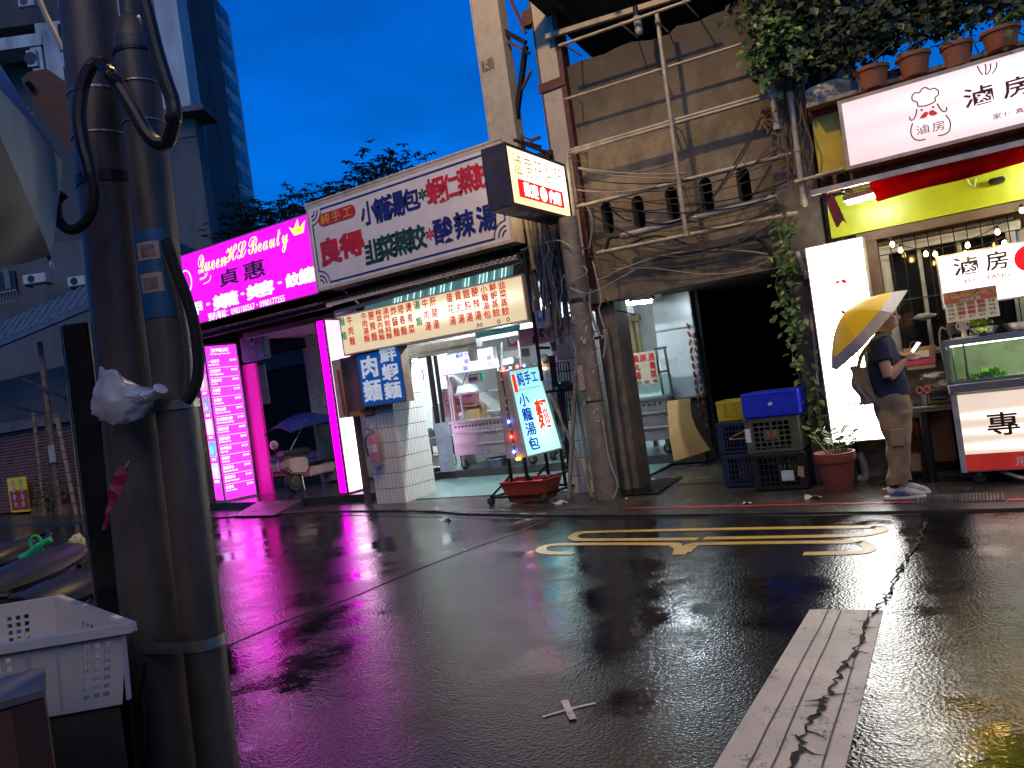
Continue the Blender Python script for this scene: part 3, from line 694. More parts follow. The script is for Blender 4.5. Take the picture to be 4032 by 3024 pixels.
# yellowed menu light box over the shop opening
tb = [((2,.36,.11),(0,.40,1.0))]
MENU = E('menu_cream', (1,.98,.86), 1.5, lo=.33, tubes=tb, noise_amt=.06, col2=(.80,.62,.32))
RED_L = M('menu_red', (.55,.05,.03), .5, dirt=0, bump=0, emit=((.8,.05,.02), .25)); GRN_L = M('menu_green', (.02,.25,.10), .5, dirt=0, bump=0, emit=((.03,.4,.15), .2))
t = sign_box('menu_lightbox', 'long yellowed menu light box with columns of red dish names', -8.28,-4.97,8.75,9.0,2.365,2.985, FRAMEW, MENU, .022)
yy = 8.743
for s, xb, yb, xt, yt, mm in (('麵類',278,755,245,520,GRN_L),('牛肉麵',360,805,325,505,RED_L),('牛肉湯麵',512,772,470,470,RED_L),('酸辣麵',585,762,548,455,RED_L),('榨菜肉絲麵',662,752,622,440,RED_L),
        ('溫州餛飩麵',738,738,695,420,RED_L),('炸醬麵',815,715,775,405,RED_L),('陽春麵',890,700,850,390,RED_L),('燙青菜',968,685,930,370,RED_L),('湯類',1045,608,1015,345,GRN_L),('牛肉湯',1138,655,1098,330,RED_L),('肝腱湯',1218,638,1180,305,RED_L),
        ('蛋花湯',1388,600,1350,270,RED_L),('貢丸湯',1475,582,1438,245,RED_L),('餛飩湯',1560,565,1522,228,RED_L),('酸辣湯',1648,548,1610,208,RED_L),('小籠湯包',1742,530,1702,190,RED_L),('鮮蝦蒸餃',1832,512,1795,165,RED_L),('韭菜蒸餃',1925,498,1888,145,RED_L)):
    p, q = S(*kq(xb, yb), Y=yy), S(*kq(xt, yt), Y=yy); cx = (p.x+q.x)/2; ht = q.z-p.z; n_ = len(s); cw = .115
    g = G()
    for i, c in enumerate(s):
        chh = min(.13, ht/n_*.95); zc = q.z-chh-(ht-chh)*i/max(1, n_-1); put_text(g, c, (cx-cw/2, yy, zc), XU, ZU, cw, chh, .02)
    part('lettering', g, mm, t)
for s, a, b in (('30',(1632,622),(1690,572)),('0',(1843,588),(1872,536)),('0',(1940,566),(1968,515))): put(t, kq, a, b, yy, s, INK_BLACK, em=False, bold=.01)

# projecting double-sided sign at the utility pole
WARMW = E('sign_warm_white', (1,.93,.72), 2.3, lo=.42, tubes=[((2,.45,.28),(1,-.15,.75))], col2=(1,.62,.25))
X_ = -4.2; t = thing('projecting_sign', 'lit projecting sign with red band welcoming diners, jutting from the pole', 'sign', (-4.33,8.6,3.55))
y0, y1, z0, z1 = 7.4, 8.86, 3.53, 4.24
xl = S(1037,305,Y=y0).x
xl = -4.52
part('box', G().box(xl, X_-.012, y0, y1, z0, z1), FRAMED, t, bev=.008)
fr = .035; g = G()
for b in ((y0,y1,z0,z0+fr),(y0,y1,z1-fr,z1)): g.box(X_-.013, X_+.006, b[0], b[1], b[2], b[3])
for b in ((y0,y0+fr),(y1-fr,y1)): g.box(X_-.013, X_+.006, b[0], b[1], z0+fr, z1-fr)
part('frame', g, FRAMED, t)
part('face', G().quad((X_,y0+fr,z0+fr),(X_,y1-fr,z0+fr),(X_,y1-fr,z1-fr),(X_,y0+fr,z1-fr)), WARMW, t)
part('face', G().quad((xl-.003,y1-fr,z0+fr),(xl-.003,y0+fr,z0+fr),(xl-.003,y0+fr,z1-fr),(xl-.003,y1-fr,z1-fr)), WARMW, t)
def on_x(kf, a, b, Xp): p, q = S(*kf(*a), X=Xp), S(*kf(*b), X=Xp); return p, q.y-p.y, q.z-p.z
REDLIT = E('lit_red', (.85,.006,.01), 1.0, noise_amt=.03)
kj = K(1400, 500, 2.073)
part('red_band', G().quad((X_+.003,7.58,3.65),(X_+.003,8.68,3.65),(X_+.003,8.68,3.86),(X_+.003,7.58,3.86)), REDLIT, t)
for i, c in enumerate('滷房研製所'): lettering(t, c, M('sign_ink_brown', (.03,.022,.012), .5, bump=0, emit=((.5,.38,.15), .35)), (X_+.004, 7.53+i*.245, 3.90), .20, .26, u=YU, bold=.0)
WL2 = E('lit_white_letter2', (1,.96,.9), 2.2)
lettering(t, '歡迎', WL2, (X_+.0065, 7.70, 3.675), .33, .165, u=YU, bold=.02); lettering(t, '内用', WL2, (X_+.0065, 8.30, 3.675), .31, .165, u=YU, bold=.02)
part('dot', G().add([(X_+.006, 8.165+.085*math.cos(a*.35), 3.757+.088*math.sin(a*.35)) for a in range(18)], [tuple(range(18))]), WL2, t)
part('hanger', G().bar((-4.4,8.2,z1),(-4.4,8.2,z1+.22),.03).bar((-4.4,8.75,z1),(-4.4,8.75,z1+.22),.03).bar((-4.4,8.0,z1+.2),(-4.4,8.95,z1+.2),.03), RUST, t)

# blue noodle sign below the menu box
BLUEP = M('sign_blue', (.008,.085,.36), .35, var=.12, dirt=.25, bump=.05, emit=((.006,.09,.42), .22))
t = sign_box('noodle_sign', 'blue sign with white brushed noodle names above the tiled column', -8.09,-7.22,8.8,8.97,1.54,2.36, M('rusty_tin', (.12,.075,.05), .6, dirt=.6), BLUEP, .02)
BRUSH = M('brush_white', (.62,.68,.72), .5, dirt=.1, bump=0, emit=((.6,.7,.8), .25))
yy = 8.793
column_text(t, '肉麵', BRUSH, (-8.03,yy,1.60), .37, .72, bold=.03); column_text(t, '鮮蝦麵', BRUSH, (-7.62,yy,1.60), .33, .82, bold=.03)
part('divider', G().box(-7.67,-7.66,yy,yy+.005,1.56,2.34), M('line_blue', (.1,.2,.4), .5), t)
part('side_panel', G().hexa([(-8.5,9.0,1.5),(-8.12,8.86,1.5),(-8.12,9.0,1.5),(-8.5,9.14,1.5),(-8.5,9.0,2.36),(-8.12,8.86,2.36),(-8.12,9.0,2.36),(-8.5,9.14,2.36)]), M('rusty_tin', (.12,.075,.05)), t)
part('post', G().box(-8.62,-8.5,9.0,9.12,1.42,2.36), RUST, t)
part('foot', G().box(-8.5,-8.02,8.92,9.06,1.42,1.5), M('orange_rust', (.28,.13,.03), .6, dirt=.5), t)
t = sign_box('paper_sign', 'worn white side board with a red stripe beside the lit pillar', -8.9,-8.62,9.1,9.16,1.42,2.36, M('old_board', (.4,.34,.30), .7, dirt=.6), M('old_board', (.4,.34,.30)), .01)
part('red_stripe', G().quad((-8.80,9.094,1.46),(-8.73,9.094,1.46),(-8.75,9.094,2.2),(-8.82,9.094,2.2)), M('faded_red_ink', (.4,.05,.05), .7), t)

# lit pillars of the beauty parlour
PINKW = E('pillar_pink_white', (1,.62,.98), 3.2, lo=.42, tubes=[((2,.7,.75),(1,.28,.25))], col2=(1,.36,.80))
MAGP = E('pillar_magenta', (1,.0,.93), 3.0, lo=.8, tubes=((2,1.2,.9),))
t = thing('lit_pillar', 'tall pillar light box, magenta edge and pale pink face, right of the scooter', 'sign', (-9.28,9.35,.15))
x0, x1, y0, y1, z0, z1 = -9.38,-9.19,9.35,9.88,.15,3.1
part('box', G().box(x0+.004, x1-.004, y0+.004, y1, z0, z1), FRAMEB, t)
part('edge_face', G().quad((x0+.015,y0,z0+.03),(x1-.025,y0,z0+.03),(x1-.025,y0,z1-.03),(x0+.015,y0,z1-.03)), MAGP, t)
part('side_face', G().quad((x1,y0+.03,z0+.03),(x1,y1-.02,z0+.03),(x1,y1-.02,z1-.03),(x1,y0+.03,z1-.03)), PINKW, t)
part('corner_trim', G().box(x1-.024,x1+.004,y0-.004,y0+.028,z0,z1), FRAMEB, t)
part('corner_trim', G().box(x0-.004,x0+.014,y0-.004,y0+.01,z0,z1), FRAMEB, t)
PRICE = E('price_magenta', (.98,.02,.80), 2.2, lo=.72, tubes=((2,1.0,.8),(2,2.2,.7)))
t = thing('price_list_sign', 'tall magenta price list light box with white lines of text', 'sign', (-12.28,9.3,.15), -R(15.5))
Z0, Z1 = .0, 2.97                                   # local: +Y runs along the price face, -X along the picture edge
part('box', G().box(-.42,-.004,.004,.64,Z0,Z1), M('alu_trim', (.42,.40,.42), .35, .6, dirt=.2), t, local=True)
part('price_face', G().quad((0,.03,Z0+.04),(0,.62,Z0+.04),(0,.62,Z1-.04),(0,.03,Z1-.04)), PRICE, t, local=True)
part('picture_edge', G().quad((-.4,0,Z0+.04),(-.03,0,Z0+.04),(-.03,0,Z1-.04),(-.4,0,Z1-.04)), PRICE, t, local=True)
part('corner_trim', G().box(-.028,.006,-.004,.028,Z0,Z1).box(-.005,.006,.62,.645,Z0,Z1).box(-.005,.006,.028,.62,Z1-.04,Z1).box(-.005,.006,.028,.62,Z0,Z0+.04), M('alu_trim', (.42,.40,.42)), t, local=True)
WP = E('price_white', (1,.86,1), 1.25, noise_amt=.02)
names = [('一般保養','Basic Nail Care','$150'),('全套保養','Full Set Maintenance','$200'),('深層保養','Deep Care','$500'),('去角質','Exfoliating','$250'),('去硬皮','Callus Removal','$300'),('單色光療','Single Color Gel Nails','$500'),('法式漸層光療','French Gradient Gel Nails','$700'),('貓眼光療','Cat Eye Nail Gel','$600'),('造型光療','Modeling Nail Gel','$800'),('指甲彩繪','Nail Polish','$150'),('卸光療','Gel Removal','$200'),('熱蠟除毛','Painless Hair Removal','$300'),('蜜蠟除毛','Underarm Hair Removal','$300'),('修眉毛','Eyebrow Trimming','$100')]
def loc_text(parent, s, mat, o, wd, ht, u, bold=.01, em=False):
    return part('lettering', put_text(G(), s, o, u, ZU, wd, ht, bold, 0, em), mat, parent, local=True)
loc_text(t, '【美甲價目表】', WP, (.004,.10,Z1-.16), .40, .075, YU, em=True); loc_text(t, 'Nail Beauty Price List', WP, (.004,.11,Z1-.215), .38, .038, YU)
g = G()
for i, (a, b, c) in enumerate(names):
    z = Z1-.36-i*.183
    put_text(g, a, (.004,.055,z), YU, ZU, .062*len(a)*.85, .066, .012); put_text(g, b, (.004,.055,z-.05), YU, ZU, .013*len(b), .038, .01, em=False)
    put_text(g, c, (.004,.47,z+.01), YU, ZU, .12, .046, .012, em=False)
    if i: ribbon(g, [(.004,.05,z+.09),(.004,.60,z+.09)], .006, XU)
part('lettering', g, WP, t, local=True)
pics = ((.35,.25,.25),(.18,.18,.30),(.45,.42,.40),(.08,.30,.55),(.35,.40,.42))
for i, c in enumerate(pics):
    z = Z1-.85-i*.42
    cm = M('picture_%d' % i, c, .3, var=.5, scale=16, dirt=.2, bump=0, emit=(c, 1.3))
    part('picture', G().quad((-.37,-.004,z),(-.06,-.004,z),(-.06,-.004,z+.30),(-.37,-.004,z+.30)), cm, t, local=True)
    g = G()
    rr_ = random.Random(i)
    for q in range(5): g.add([(-.36+rr_.random()*.2, -.0062-q*.0004, z+.03+rr_.random()*.2) for _ in range(4)], [(0,1,2,3)])
    part('picture_motif', g, M('motif_%d' % i, tuple(min(1, q*2.2) for q in c), .3, bump=0, emit=(tuple(min(1, q*2.2) for q in c), 1.0)), t, local=True)
    loc_text(t, ('美甲','美睫','美足','美手','韓式霧眉')[i], WP, (-.33,-.004,z-.075), .22, .055, XU, em=True)
part('cable', G().tube(smooth_path([Vector((-.1,.3,0)),Vector((-.05,.1,-.06)),Vector((-.2,-.1,-.1)),Vector((-.4,-.2,-.12))], 5), .012, 6), BLK, t, local=True)
solo('sign_lit_panel', G().box(-12.12,-11.74,9.98,10.03,.15,2.67), M('magenta_spill', (.55,.015,.30), .4, var=.08, dirt=.2, emit=((.5,.0,.2), .28)), 'plain panel right of the lit price list, magenta sign light put into its colour', 'panel')  # wall lit by the magenta sign; that light is painted as colour and glow

# A-frame noodle sign on a steel trolley
def bulb_mat(nm, c, s_): return E(nm, c, s_, noise_amt=0)
BR, BB, BA = bulb_mat('bulb_red', (1,.02,.01), 30), bulb_mat('bulb_blue', (.08,.15,1), 30), bulb_mat('bulb_amber', (1,.42,.02), 16)
BOFF = M('bulb_off', (.45,.40,.36), .3, dirt=.3)
t = thing('trolley_sign', 'cyan lit noodle sign on a black steel trolley with coloured bulbs', 'sign', (-5.2,8.6,.022))
# panel: wedge, narrow street edge at the near end, lit faces left and right
a0, a1, b0, b1 = Vector((-5.42,8.45,.62)), Vector((-5.12,8.45,.62)), Vector((-5.40,8.45,1.77)), Vector((-5.22,8.45,1.75))
e_ = Vector((.20,.50,0)).normalized()
c0, c1, d0, d1 = a0+e_*.62, a1+e_*.62+ZU*.02, b0+e_*.52, b1+e_*.52+ZU*.02
part('edge_board', G().hexa([a0, a1, a1+e_*.02, a0+e_*.02, b0, b1, b1+e_*.02, b0+e_*.02]), M('warm_grey_board', (.38,.31,.24), .6, dirt=.4), t)
part('cabinet', G().hexa([a0+e_*.02, a1+e_*.02-XU*.01, c1-XU*.01, c0, b0+e_*.02, b1+e_*.02-XU*.01, d1-XU*.01, d0]), M('warm_grey_board', (.38,.31,.24)), t)
CYAN = E('sign_cyan', (.42,.95,.92), 1.25, lo=.45, tubes=[((2,.95,.42),(1,.2,.3))], col2=(.36,.85,.85))
u_ = (c1-a1).normalized(); n_ = u_.cross((b1-a1)).normalized()
if n_.x < 0: n_ = -n_
fa, fb, fc, fd = a1+u_*.025, c1-u_*.02, d1-u_*.02, b1+u_*.025
part('lit_face', G().quad(*[q+n_*.002 for q in (fa, fb, fc, fd)]), CYAN, t)
def face_pt(u, v): return fa.lerp(fb, u).lerp(fd.lerp(fc, u), v)+n_*.005
def face_text(s, u0, u1, v0, v1, mat, bold=.02):
    vs, fs = glyphs(s, .008, 0); g = G(); n2 = len(s); hv = bold*.5
    for k, (dx, dy) in enumerate(((-hv,-hv),(hv,-hv),(-hv,hv),(hv,hv))): g.add([face_pt(u0+(u1-u0)*(q.x+dx)/n2, v0+(v1-v0)*(q.y+dy+.1)/.96)+n_*(k*.0005) for q in vs], fs)
    part('lettering', g, mat, t)
LB = M('lit_blue_ink', (.01,.03,.35), .5, dirt=0, bump=0, emit=((.0,.05,.5), .45)); LR = M('lit_red_ink', (.6,.02,.01), .5, dirt=0, bump=0, emit=((.95,.03,.01), .8))
face_text('純', .20,.42,.80,.97,LB,.03); face_text('手', .44,.66,.81,.96,LB,.03); face_text('工', .68,.90,.82,.95,LB,.03)
for i, c in enumerate('小籠湯包'): face_text(c, .10,.42,.565-i*.17,.72-i*.17,LB,.028)
face_text('麵', .54,.94,.27,.62,LR,.03)
g = G(); g.add([face_pt(.04,.74), face_pt(.15,.74), face_pt(.15,.95), face_pt(.04,.95)], [(0,1,2,3)]); part('red_badge', g, LR, t)
g = G(); ribbon(g, [face_pt(.18+.04*i, .755+.012*(i%2)) for i in range(19)], .006, n_); part('wavy_line', g, M('brown_line', (.2,.12,.06), .6), t)
g = G()
for p, q in ((a1,c1),(b1,d1),(a1,b1),(c1,d1)): g.bar(p+n_*.004, q+n_*.004, .022)
part('face_trim', g, M('cream_trim', (.55,.5,.42), .5), t)
fr_ = G(); base_z = .13
L0, L1, L2, L3 = Vector((-5.72,8.40,base_z)), Vector((-4.92,8.40,base_z)), Vector((-4.80,9.15,base_z)), Vector((-5.6,9.15,base_z))
for p, q in ((L0,L1),(L1,L2),(L2,L3),(L3,L0)): fr_.bar(p, q, .03)
for p in (a0+XU*.03, a1-XU*.03, c1-XU*.03, c0+XU*.03): fr_.bar(p, (p.x, p.y, base_z), .034)
for p, q in ((L0, a0+XU*.03-ZU*.22), (L1, a1-XU*.03-ZU*.22), (L2, c1-XU*.03-ZU*.2), (L3, c0+XU*.03-ZU*.2)): fr_.bar(p, q, .026)
fr_.bar(L1+ZU*.2, L2+ZU*.2, .025)
part('trolley_frame', fr_, BLK, t)
for p in (L0, L1, L2, L3):
    g = G(); g.lathe([(.0001,-.02),(.05,-.02),(.058,-.01),(.058,.01),(.05,.02),(.0001,.02)], (0,0,0), 14)
    g.v = [Vector((p.x+v.x, p.y+v.z, .08+v.y)) for v in g.v]; wv = part('wheel', g, M('rubber', (.02,.02,.02), .6), t, smooth=True)
    part('caster_fork', G().box(p.x-.03,p.x+.03,p.y-.03,p.y-.024,.07,.125).box(p.x-.03,p.x+.03,p.y+.024,p.y+.03,.07,.125).box(p.x-.03,p.x+.03,p.y-.03,p.y+.03,.125,.13), STEEL, wv)
def bulb(c, mat, r_=.016):
    bt = part('bulb', G().ball(c, (r_, r_, r_*1.15), 10, 6), mat, t, smooth=True)
    part('socket', G().tube([Vector(c)+YU*.012, Vector(c)+YU*.03], .012, 8), BLK, bt)
seq = [(.03,None),(.1,BB),(.2,None),(.3,BR),(.42,None),(.52,BB),(.60,None),(.68,None),(.76,None),(.86,None)]
ed = [(.075,BB),(.155,None),(.245,BR),(.33,None),(.42,BB),(.52,None),(.60,None),(.68,None),(.90,None)]
for v, mm in ed: bulb(tuple((a0.lerp(b0, v)+a1.lerp(b1, v))/2-YU*.022+XU*random.uniform(-.01,.01)), mm or BOFF)
bulb(tuple((a0+a1)/2+XU*.03-YU*.03-ZU*.01), BA); bulb(tuple((a0+a1)/2+XU*.07-YU*.03-ZU*.01), BA, .014)
for i, mm in enumerate((BR, BB, BR, BB, BOFF, BOFF)): bulb(tuple(b0.lerp(b1, .7).lerp(d1, i/5)+ZU*.03+XU*.0-YU*.01), mm, .02 if mm is BR else .015)
g = G().tube([tuple((a0.lerp(b0, v)+a1.lerp(b1, v))/2-YU*.006) for v in [i/8 for i in range(9)]], .006, 6); part('bulb_wire', g, BLK, t)

# stall and food-shop signs (right)
PINKL = E('sign_pink_white', (1,.92,.88), 1.15, lo=.50, tubes=[((2,.50,.13),(0,.4,1.7)),((2,.25,.16),(0,.5,1.6))], col2=(.92,.62,.62))
t = sign_box('shop_sign', 'long pinkish-white lit shop sign with a chef-hat and moustache logo', -.94,3.1,8.5,8.72,3.23,3.93, M('beige_sign_side', (.45,.38,.28), .5, dirt=.3), PINKL, .035)
# the sign leans forward a little: the whole thing turns about its back edge
BROWN_L = M('brown_letter', (.10,.025,.012), .4, dirt=0, bump=0); RED_M = M('moustache_red', (.55,.03,.015), .4, dirt=0, bump=0, emit=((.6,.04,.02), .3))
yy = 8.493
put(t, kh, (1315,765), (1700,400), yy, '滷', BROWN_L, bold=.012); put(t, kh, (1830,640), (2230,270), yy, '房', BROWN_L, bold=.012)
for s, a, b in (('家',(1690,905),(1800,800)),('傳',(1840,865),(1945,768)),('真',(1985,828),(2095,728)),('味',(2130,800),(2235,695))): put(t, kh, a, b, yy, s, M('red_brown_letter', (.3,.05,.02), .4), bold=.01)
def logo(kf, Yp, sc=1, mats=(BROWN_L, RED_M), face='Y', wd=.011):
    g = G()
    def P(x, y): return S(*kf(x, y), Y=Yp)
    for c in ([(708,722),(700,672),(640,645),(635,590),(670,550),(730,545),(760,500),(810,478),(865,505),(920,488),(975,520),(975,575),(935,610),(935,660),(860,700),(790,722),(708,722)],
              [(697,760),(685,830),(660,885),(625,908),(605,885),(603,858)], [(962,688),(1000,755),(1040,792),(1075,790),(1088,760),(1080,735)],
              [(643,945),(618,1030),(630,1110),(680,1160),(750,1168),(812,1150)], [(1070,835),(1120,900),(1135,970),(1115,1050),(1050,1095),(972,1106)]):
        ribbon(g, smooth_path([P(*q) for q in c], 4), wd, YU)
    part('logo_outline', g, mats[0], t)
    g = G()
    g.add([P(*q) for q in ((728,885),(765,835),(800,798),(835,795),(848,820),(825,860),(785,882))], [tuple(range(7))])
    g.add([P(*q) for q in ((848,820),(860,790),(900,770),(935,788),(972,815),(930,845),(880,848))], [tuple(range(7))])
    part('moustache', g, mats[1], t)
    g = G()
    for x, y in ((760,773),(910,733)): c_ = P(x, y); g.add([c_+Vector((.011*math.cos(a), 0, .011*math.sin(a))) for a in range(6)], [tuple(range(6))])
    part('logo_eyes', g, mats[0], t)
logo(kh, yy)
put(t, kh, (690,1110), (860,940), yy, '滷', BROWN_L, bold=.0); put(t, kh, (900,1070), (1065,890), yy, '房', BROWN_L, bold=.0)
g = G()
for c in ([(1485,195),(1520,270),(1560,315)],[(1590,170),(1600,250),(1590,310)],[(1660,165),(1655,250),(1600,315)],[(1740,150),(1735,220),(1680,300)]): ribbon(g, smooth_path([S(*kh(*q), Y=yy) for q in c], 4), .01, YU)
part('leaf_print', g, BROWN_L, t)

OVER = E('panel_blown_white', (1,.99,.94), 9, lo=.8, tubes=((2,1.0,.9),))
t = sign_box('standing_lightbox', 'very bright white standing light box behind the man with the umbrella', -1.46,-.9,8.62,8.82,.48,2.56, M('white_metal', (.7,.7,.68), .4, dirt=.2), OVER, .012)
yy = 8.613
kt2 = K(3200, 1100, 1.7455)
TH = M('thin_brown', (.10,.05,.03), .5, dirt=0, bump=0, emit=((.5,.4,.3), .15))
p, wd, ht = span(kr, (468,1165), (645,1055), yy)
for i, c in enumerate('滷房研製所'): lettering(t, c, TH, (-1.27,yy,.74+(4-i)*.265), .22, .20, bold=-.004)
def P2(x, y): return S(*kr(x, y), Y=yy)
g = G()
for c in ([(410,270),(395,240),(405,215),(440,205),(460,182),(490,195),(512,205)],[(510,270),(540,330),(560,345)],[(395,400),(385,440)]): ribbon(g, smooth_path([P2(*q) for q in c], 4), .008, YU)
part('logo_outline', g, M('faint_grey', (.4,.35,.3), .5, emit=((.7,.65,.55), .8)), t)
g = G(); g.add([P2(*q) for q in ((424,332),(440,312),(456,306),(466,314),(455,328))], [(0,1,2,3,4)]); g.add([P2(*q) for q in ((466,314),(475,300),(490,297),(512,320),(488,327))], [(0,1,2,3,4)])
part('moustache', g, E('lit_red2', (.9,.01,.01), 1.0), t)
t = sign_box('stall_sign', 'white lit stall sign with black characters and LU FANG in red', -.28,1.5,8.48,8.62,1.70,2.21, M('grey_sign_side', (.4,.38,.35), .5), E('stall_pink_white', (1,.90,.84), 1.9, lo=.55, tubes=[((2,.3,.16),(0,.0,.5))], col2=(.85,.72,.72)), .015)
yy = 8.473
put(t, ks, (845,800), (1110,555), yy, '滷', INK_BLACK, bold=.014); put(t, ks, (1200,745), (1440,495), yy, '房', INK_BLACK, bold=.014)
put(t, ks, (968,868), (1068,815), yy, 'LU', INK_RED, em=False, bold=.012); put(t, ks, (1218,830), (1448,745), yy, 'FANG', INK_RED, em=False, bold=.012)
c_ = S(*ks(1680,595), Y=yy); part('red_disc', G().add([c_+Vector((.125*math.cos(a*.3), 0, .125*math.sin(a*.3))) for a in range(21)], [tuple(range(21))]), E('lit_red3', (.8,.01,.01), .8), t)
for x in (-.25,1.4): part('post', G().tube([(x,8.55,.95),(x,8.55,1.7)], .012, 8), STEEL, t)
# ------------------------------------------------------------------ far buildings behind the shops
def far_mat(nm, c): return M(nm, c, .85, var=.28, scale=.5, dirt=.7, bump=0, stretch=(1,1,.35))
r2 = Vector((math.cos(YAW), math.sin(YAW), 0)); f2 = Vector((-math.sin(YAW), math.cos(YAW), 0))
FW, FW2, FWD, FBL = far_mat('far_wall', (.36,.41,.48)), far_mat('far_wall_skylit', (.44,.49,.57)), far_mat('far_wall_dark', (.085,.09,.11)), far_mat('far_balcony', (.42,.46,.52))  # tower side lighter than its front: sky light put into the colour
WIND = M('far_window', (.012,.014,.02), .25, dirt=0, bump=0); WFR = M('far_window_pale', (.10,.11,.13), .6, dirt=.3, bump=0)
BASE_Z = 0
def fpt(x, y, D): return S(x, y, D=D)
# tall tower: plain face towards us, window face running away to the right
t = thing('apartment_tower', 'tall blue-grey apartment tower with rows of windows on its right side', 'building', (fpt(430,400,88).x, fpt(430,400,88).y, 0), YAW)
P0 = fpt(438,0,88); L0_ = fpt(360,0,88); H = 53
w_f = (P0-L0_).dot(r2); O = Vector((P0.x, P0.y, 0))
def tw(a, b, z): return O + r2*a + f2*b + ZU*z     # a across the near face (0 = right corner), b depth
def hex8(a0, a1, b0, b1, z0, z1): return [tw(a0,b0,z0), tw(a1,b0,z0), tw(a1,b1,z0), tw(a0,b1,z0), tw(a0,b0,z1), tw(a1,b0,z1), tw(a1,b1,z1), tw(a0,b1,z1)]
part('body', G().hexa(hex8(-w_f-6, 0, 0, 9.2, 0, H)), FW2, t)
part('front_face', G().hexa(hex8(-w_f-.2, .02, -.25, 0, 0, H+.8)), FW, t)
part('pipe', G().tube([tw(-1.15,-.35,9), tw(-1.15,-.35,H)], .12, 6), far_mat('far_pipe', (.10,.11,.14)), t)
zs = [S(*k7(440, y), D=92).z for y in (200,360,525,685,848,1012,1172,1338)]
zs = [zs[0]+3.12*k for k in range(2, 0, -1)] + zs + [zs[-1]-3.12]
for z in zs:
    for b0, b1, zz0, zz1, mm in ((.9,1.5,-.5,1.4,WFR),(2.3,4.6,-.6,1.25,WFR),(5.0,8.2,-.35,1.0,WIND)):
        wv = part('window', G().hexa(hex8(-.05, .09, b0, b1, z+zz0, z+zz1)), mm, t)
        part('sill', G().hexa(hex8(-.02, .05, b0-.1, b1+.1, z+zz0-.14, z+zz0)), FW, wv)
for k in range(11):
    z = H-5-4.3*k
    if z > 16: part('window', G().hexa(hex8(-w_f-4.6, -w_f-2.6, -.32, -.2, z, z+1.9)), WIND, t)
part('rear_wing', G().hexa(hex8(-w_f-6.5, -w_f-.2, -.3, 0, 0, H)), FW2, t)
# cage balcony on the tower flank
g = G(); c_ = [fpt(*k7(x, y), 78) for x, y in ((335,1110),(470,1130),(480,1320),(350,1290))]
t = thing('cage_balcony', 'small caged balcony low on the flank of the tower', 'balcony', (c_[2].x, c_[2].y, c_[3].z))
for a, b in ((0,1),(1,2),(2,3),(3,0)): g.bar(c_[a], c_[b], .18)
for i in range(1, 8): g.bar(c_[1].lerp(c_[0], i/14), c_[2].lerp(c_[3], i/14), .07)
for i in range(1, 7): g.bar(c_[1].lerp(c_[2], i/7), c_[0].lerp(c_[3], i/7).lerp(c_[1].lerp(c_[2], i/7), .5), .07)
part('bars', g, far_mat('far_cage', (.22,.23,.25)), t)
g = G().add([q+f2*.6 for q in c_]+[q+f2*3 for q in c_], [(0,1,2,3),(4,7,6,5),(0,4,5,1),(1,5,6,2),(2,6,7,3),(3,7,4,0)]); part('enclosure', g, far_mat('far_cage_back', (.12,.13,.15)), t)
# balcony block on the far left, partly behind the poles
D_ = 60
t = thing('balcony_block', 'concrete apartment block with deep balconies and air conditioners, far left', 'building', (fpt(60,500,D_).x, fpt(60,500,D_).y, 0), YAW)
def qd(x0, y0, x1, y1, D, th=.6, mat=FBL, name='wall', par=None):
    """upright slab facing us: lower left and upper right sightings at distance D"""
    a, b = fpt(x0, y0, D), fpt(x1, y1, D); o = Vector((a.x, a.y, 0)); wdt = (b-a).dot(r2)
    return part(name, G().hexa([o+ZU*a.z, o+r2*wdt+ZU*a.z, o+r2*wdt+f2*th+ZU*a.z, o+f2*th+ZU*a.z, o+ZU*b.z, o+r2*wdt+ZU*b.z, o+r2*wdt+f2*th+ZU*b.z, o+f2*th+ZU*b.z]), mat, par or t)
a = fpt(-60,700,D_+3); b = fpt(345,20,D_+3); o = Vector((a.x, a.y, 0)); wdt = (b-a).dot(r2)
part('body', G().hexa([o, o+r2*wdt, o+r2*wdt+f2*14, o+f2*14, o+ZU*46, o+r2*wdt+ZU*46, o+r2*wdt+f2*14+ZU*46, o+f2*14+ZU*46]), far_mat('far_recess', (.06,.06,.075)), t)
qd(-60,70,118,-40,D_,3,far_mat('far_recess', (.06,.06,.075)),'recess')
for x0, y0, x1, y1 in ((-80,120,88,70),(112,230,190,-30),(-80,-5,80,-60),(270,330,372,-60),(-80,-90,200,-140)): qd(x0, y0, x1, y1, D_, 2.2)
qd(78,200,88,100,D_,2.2,FBL,'pillar'); qd(78,80,88,0,D_,2.2,FBL,'pillar')
for x0, y0, x1, y1 in ((128,85,150,48),(141,180,160,142),(125,5,146,-25),(300,60,330,0),(308,120,325,78),(300,228,320,190)): w_ = qd(x0, y0, x1, y1, D_-.05, .2, WIND, 'window')
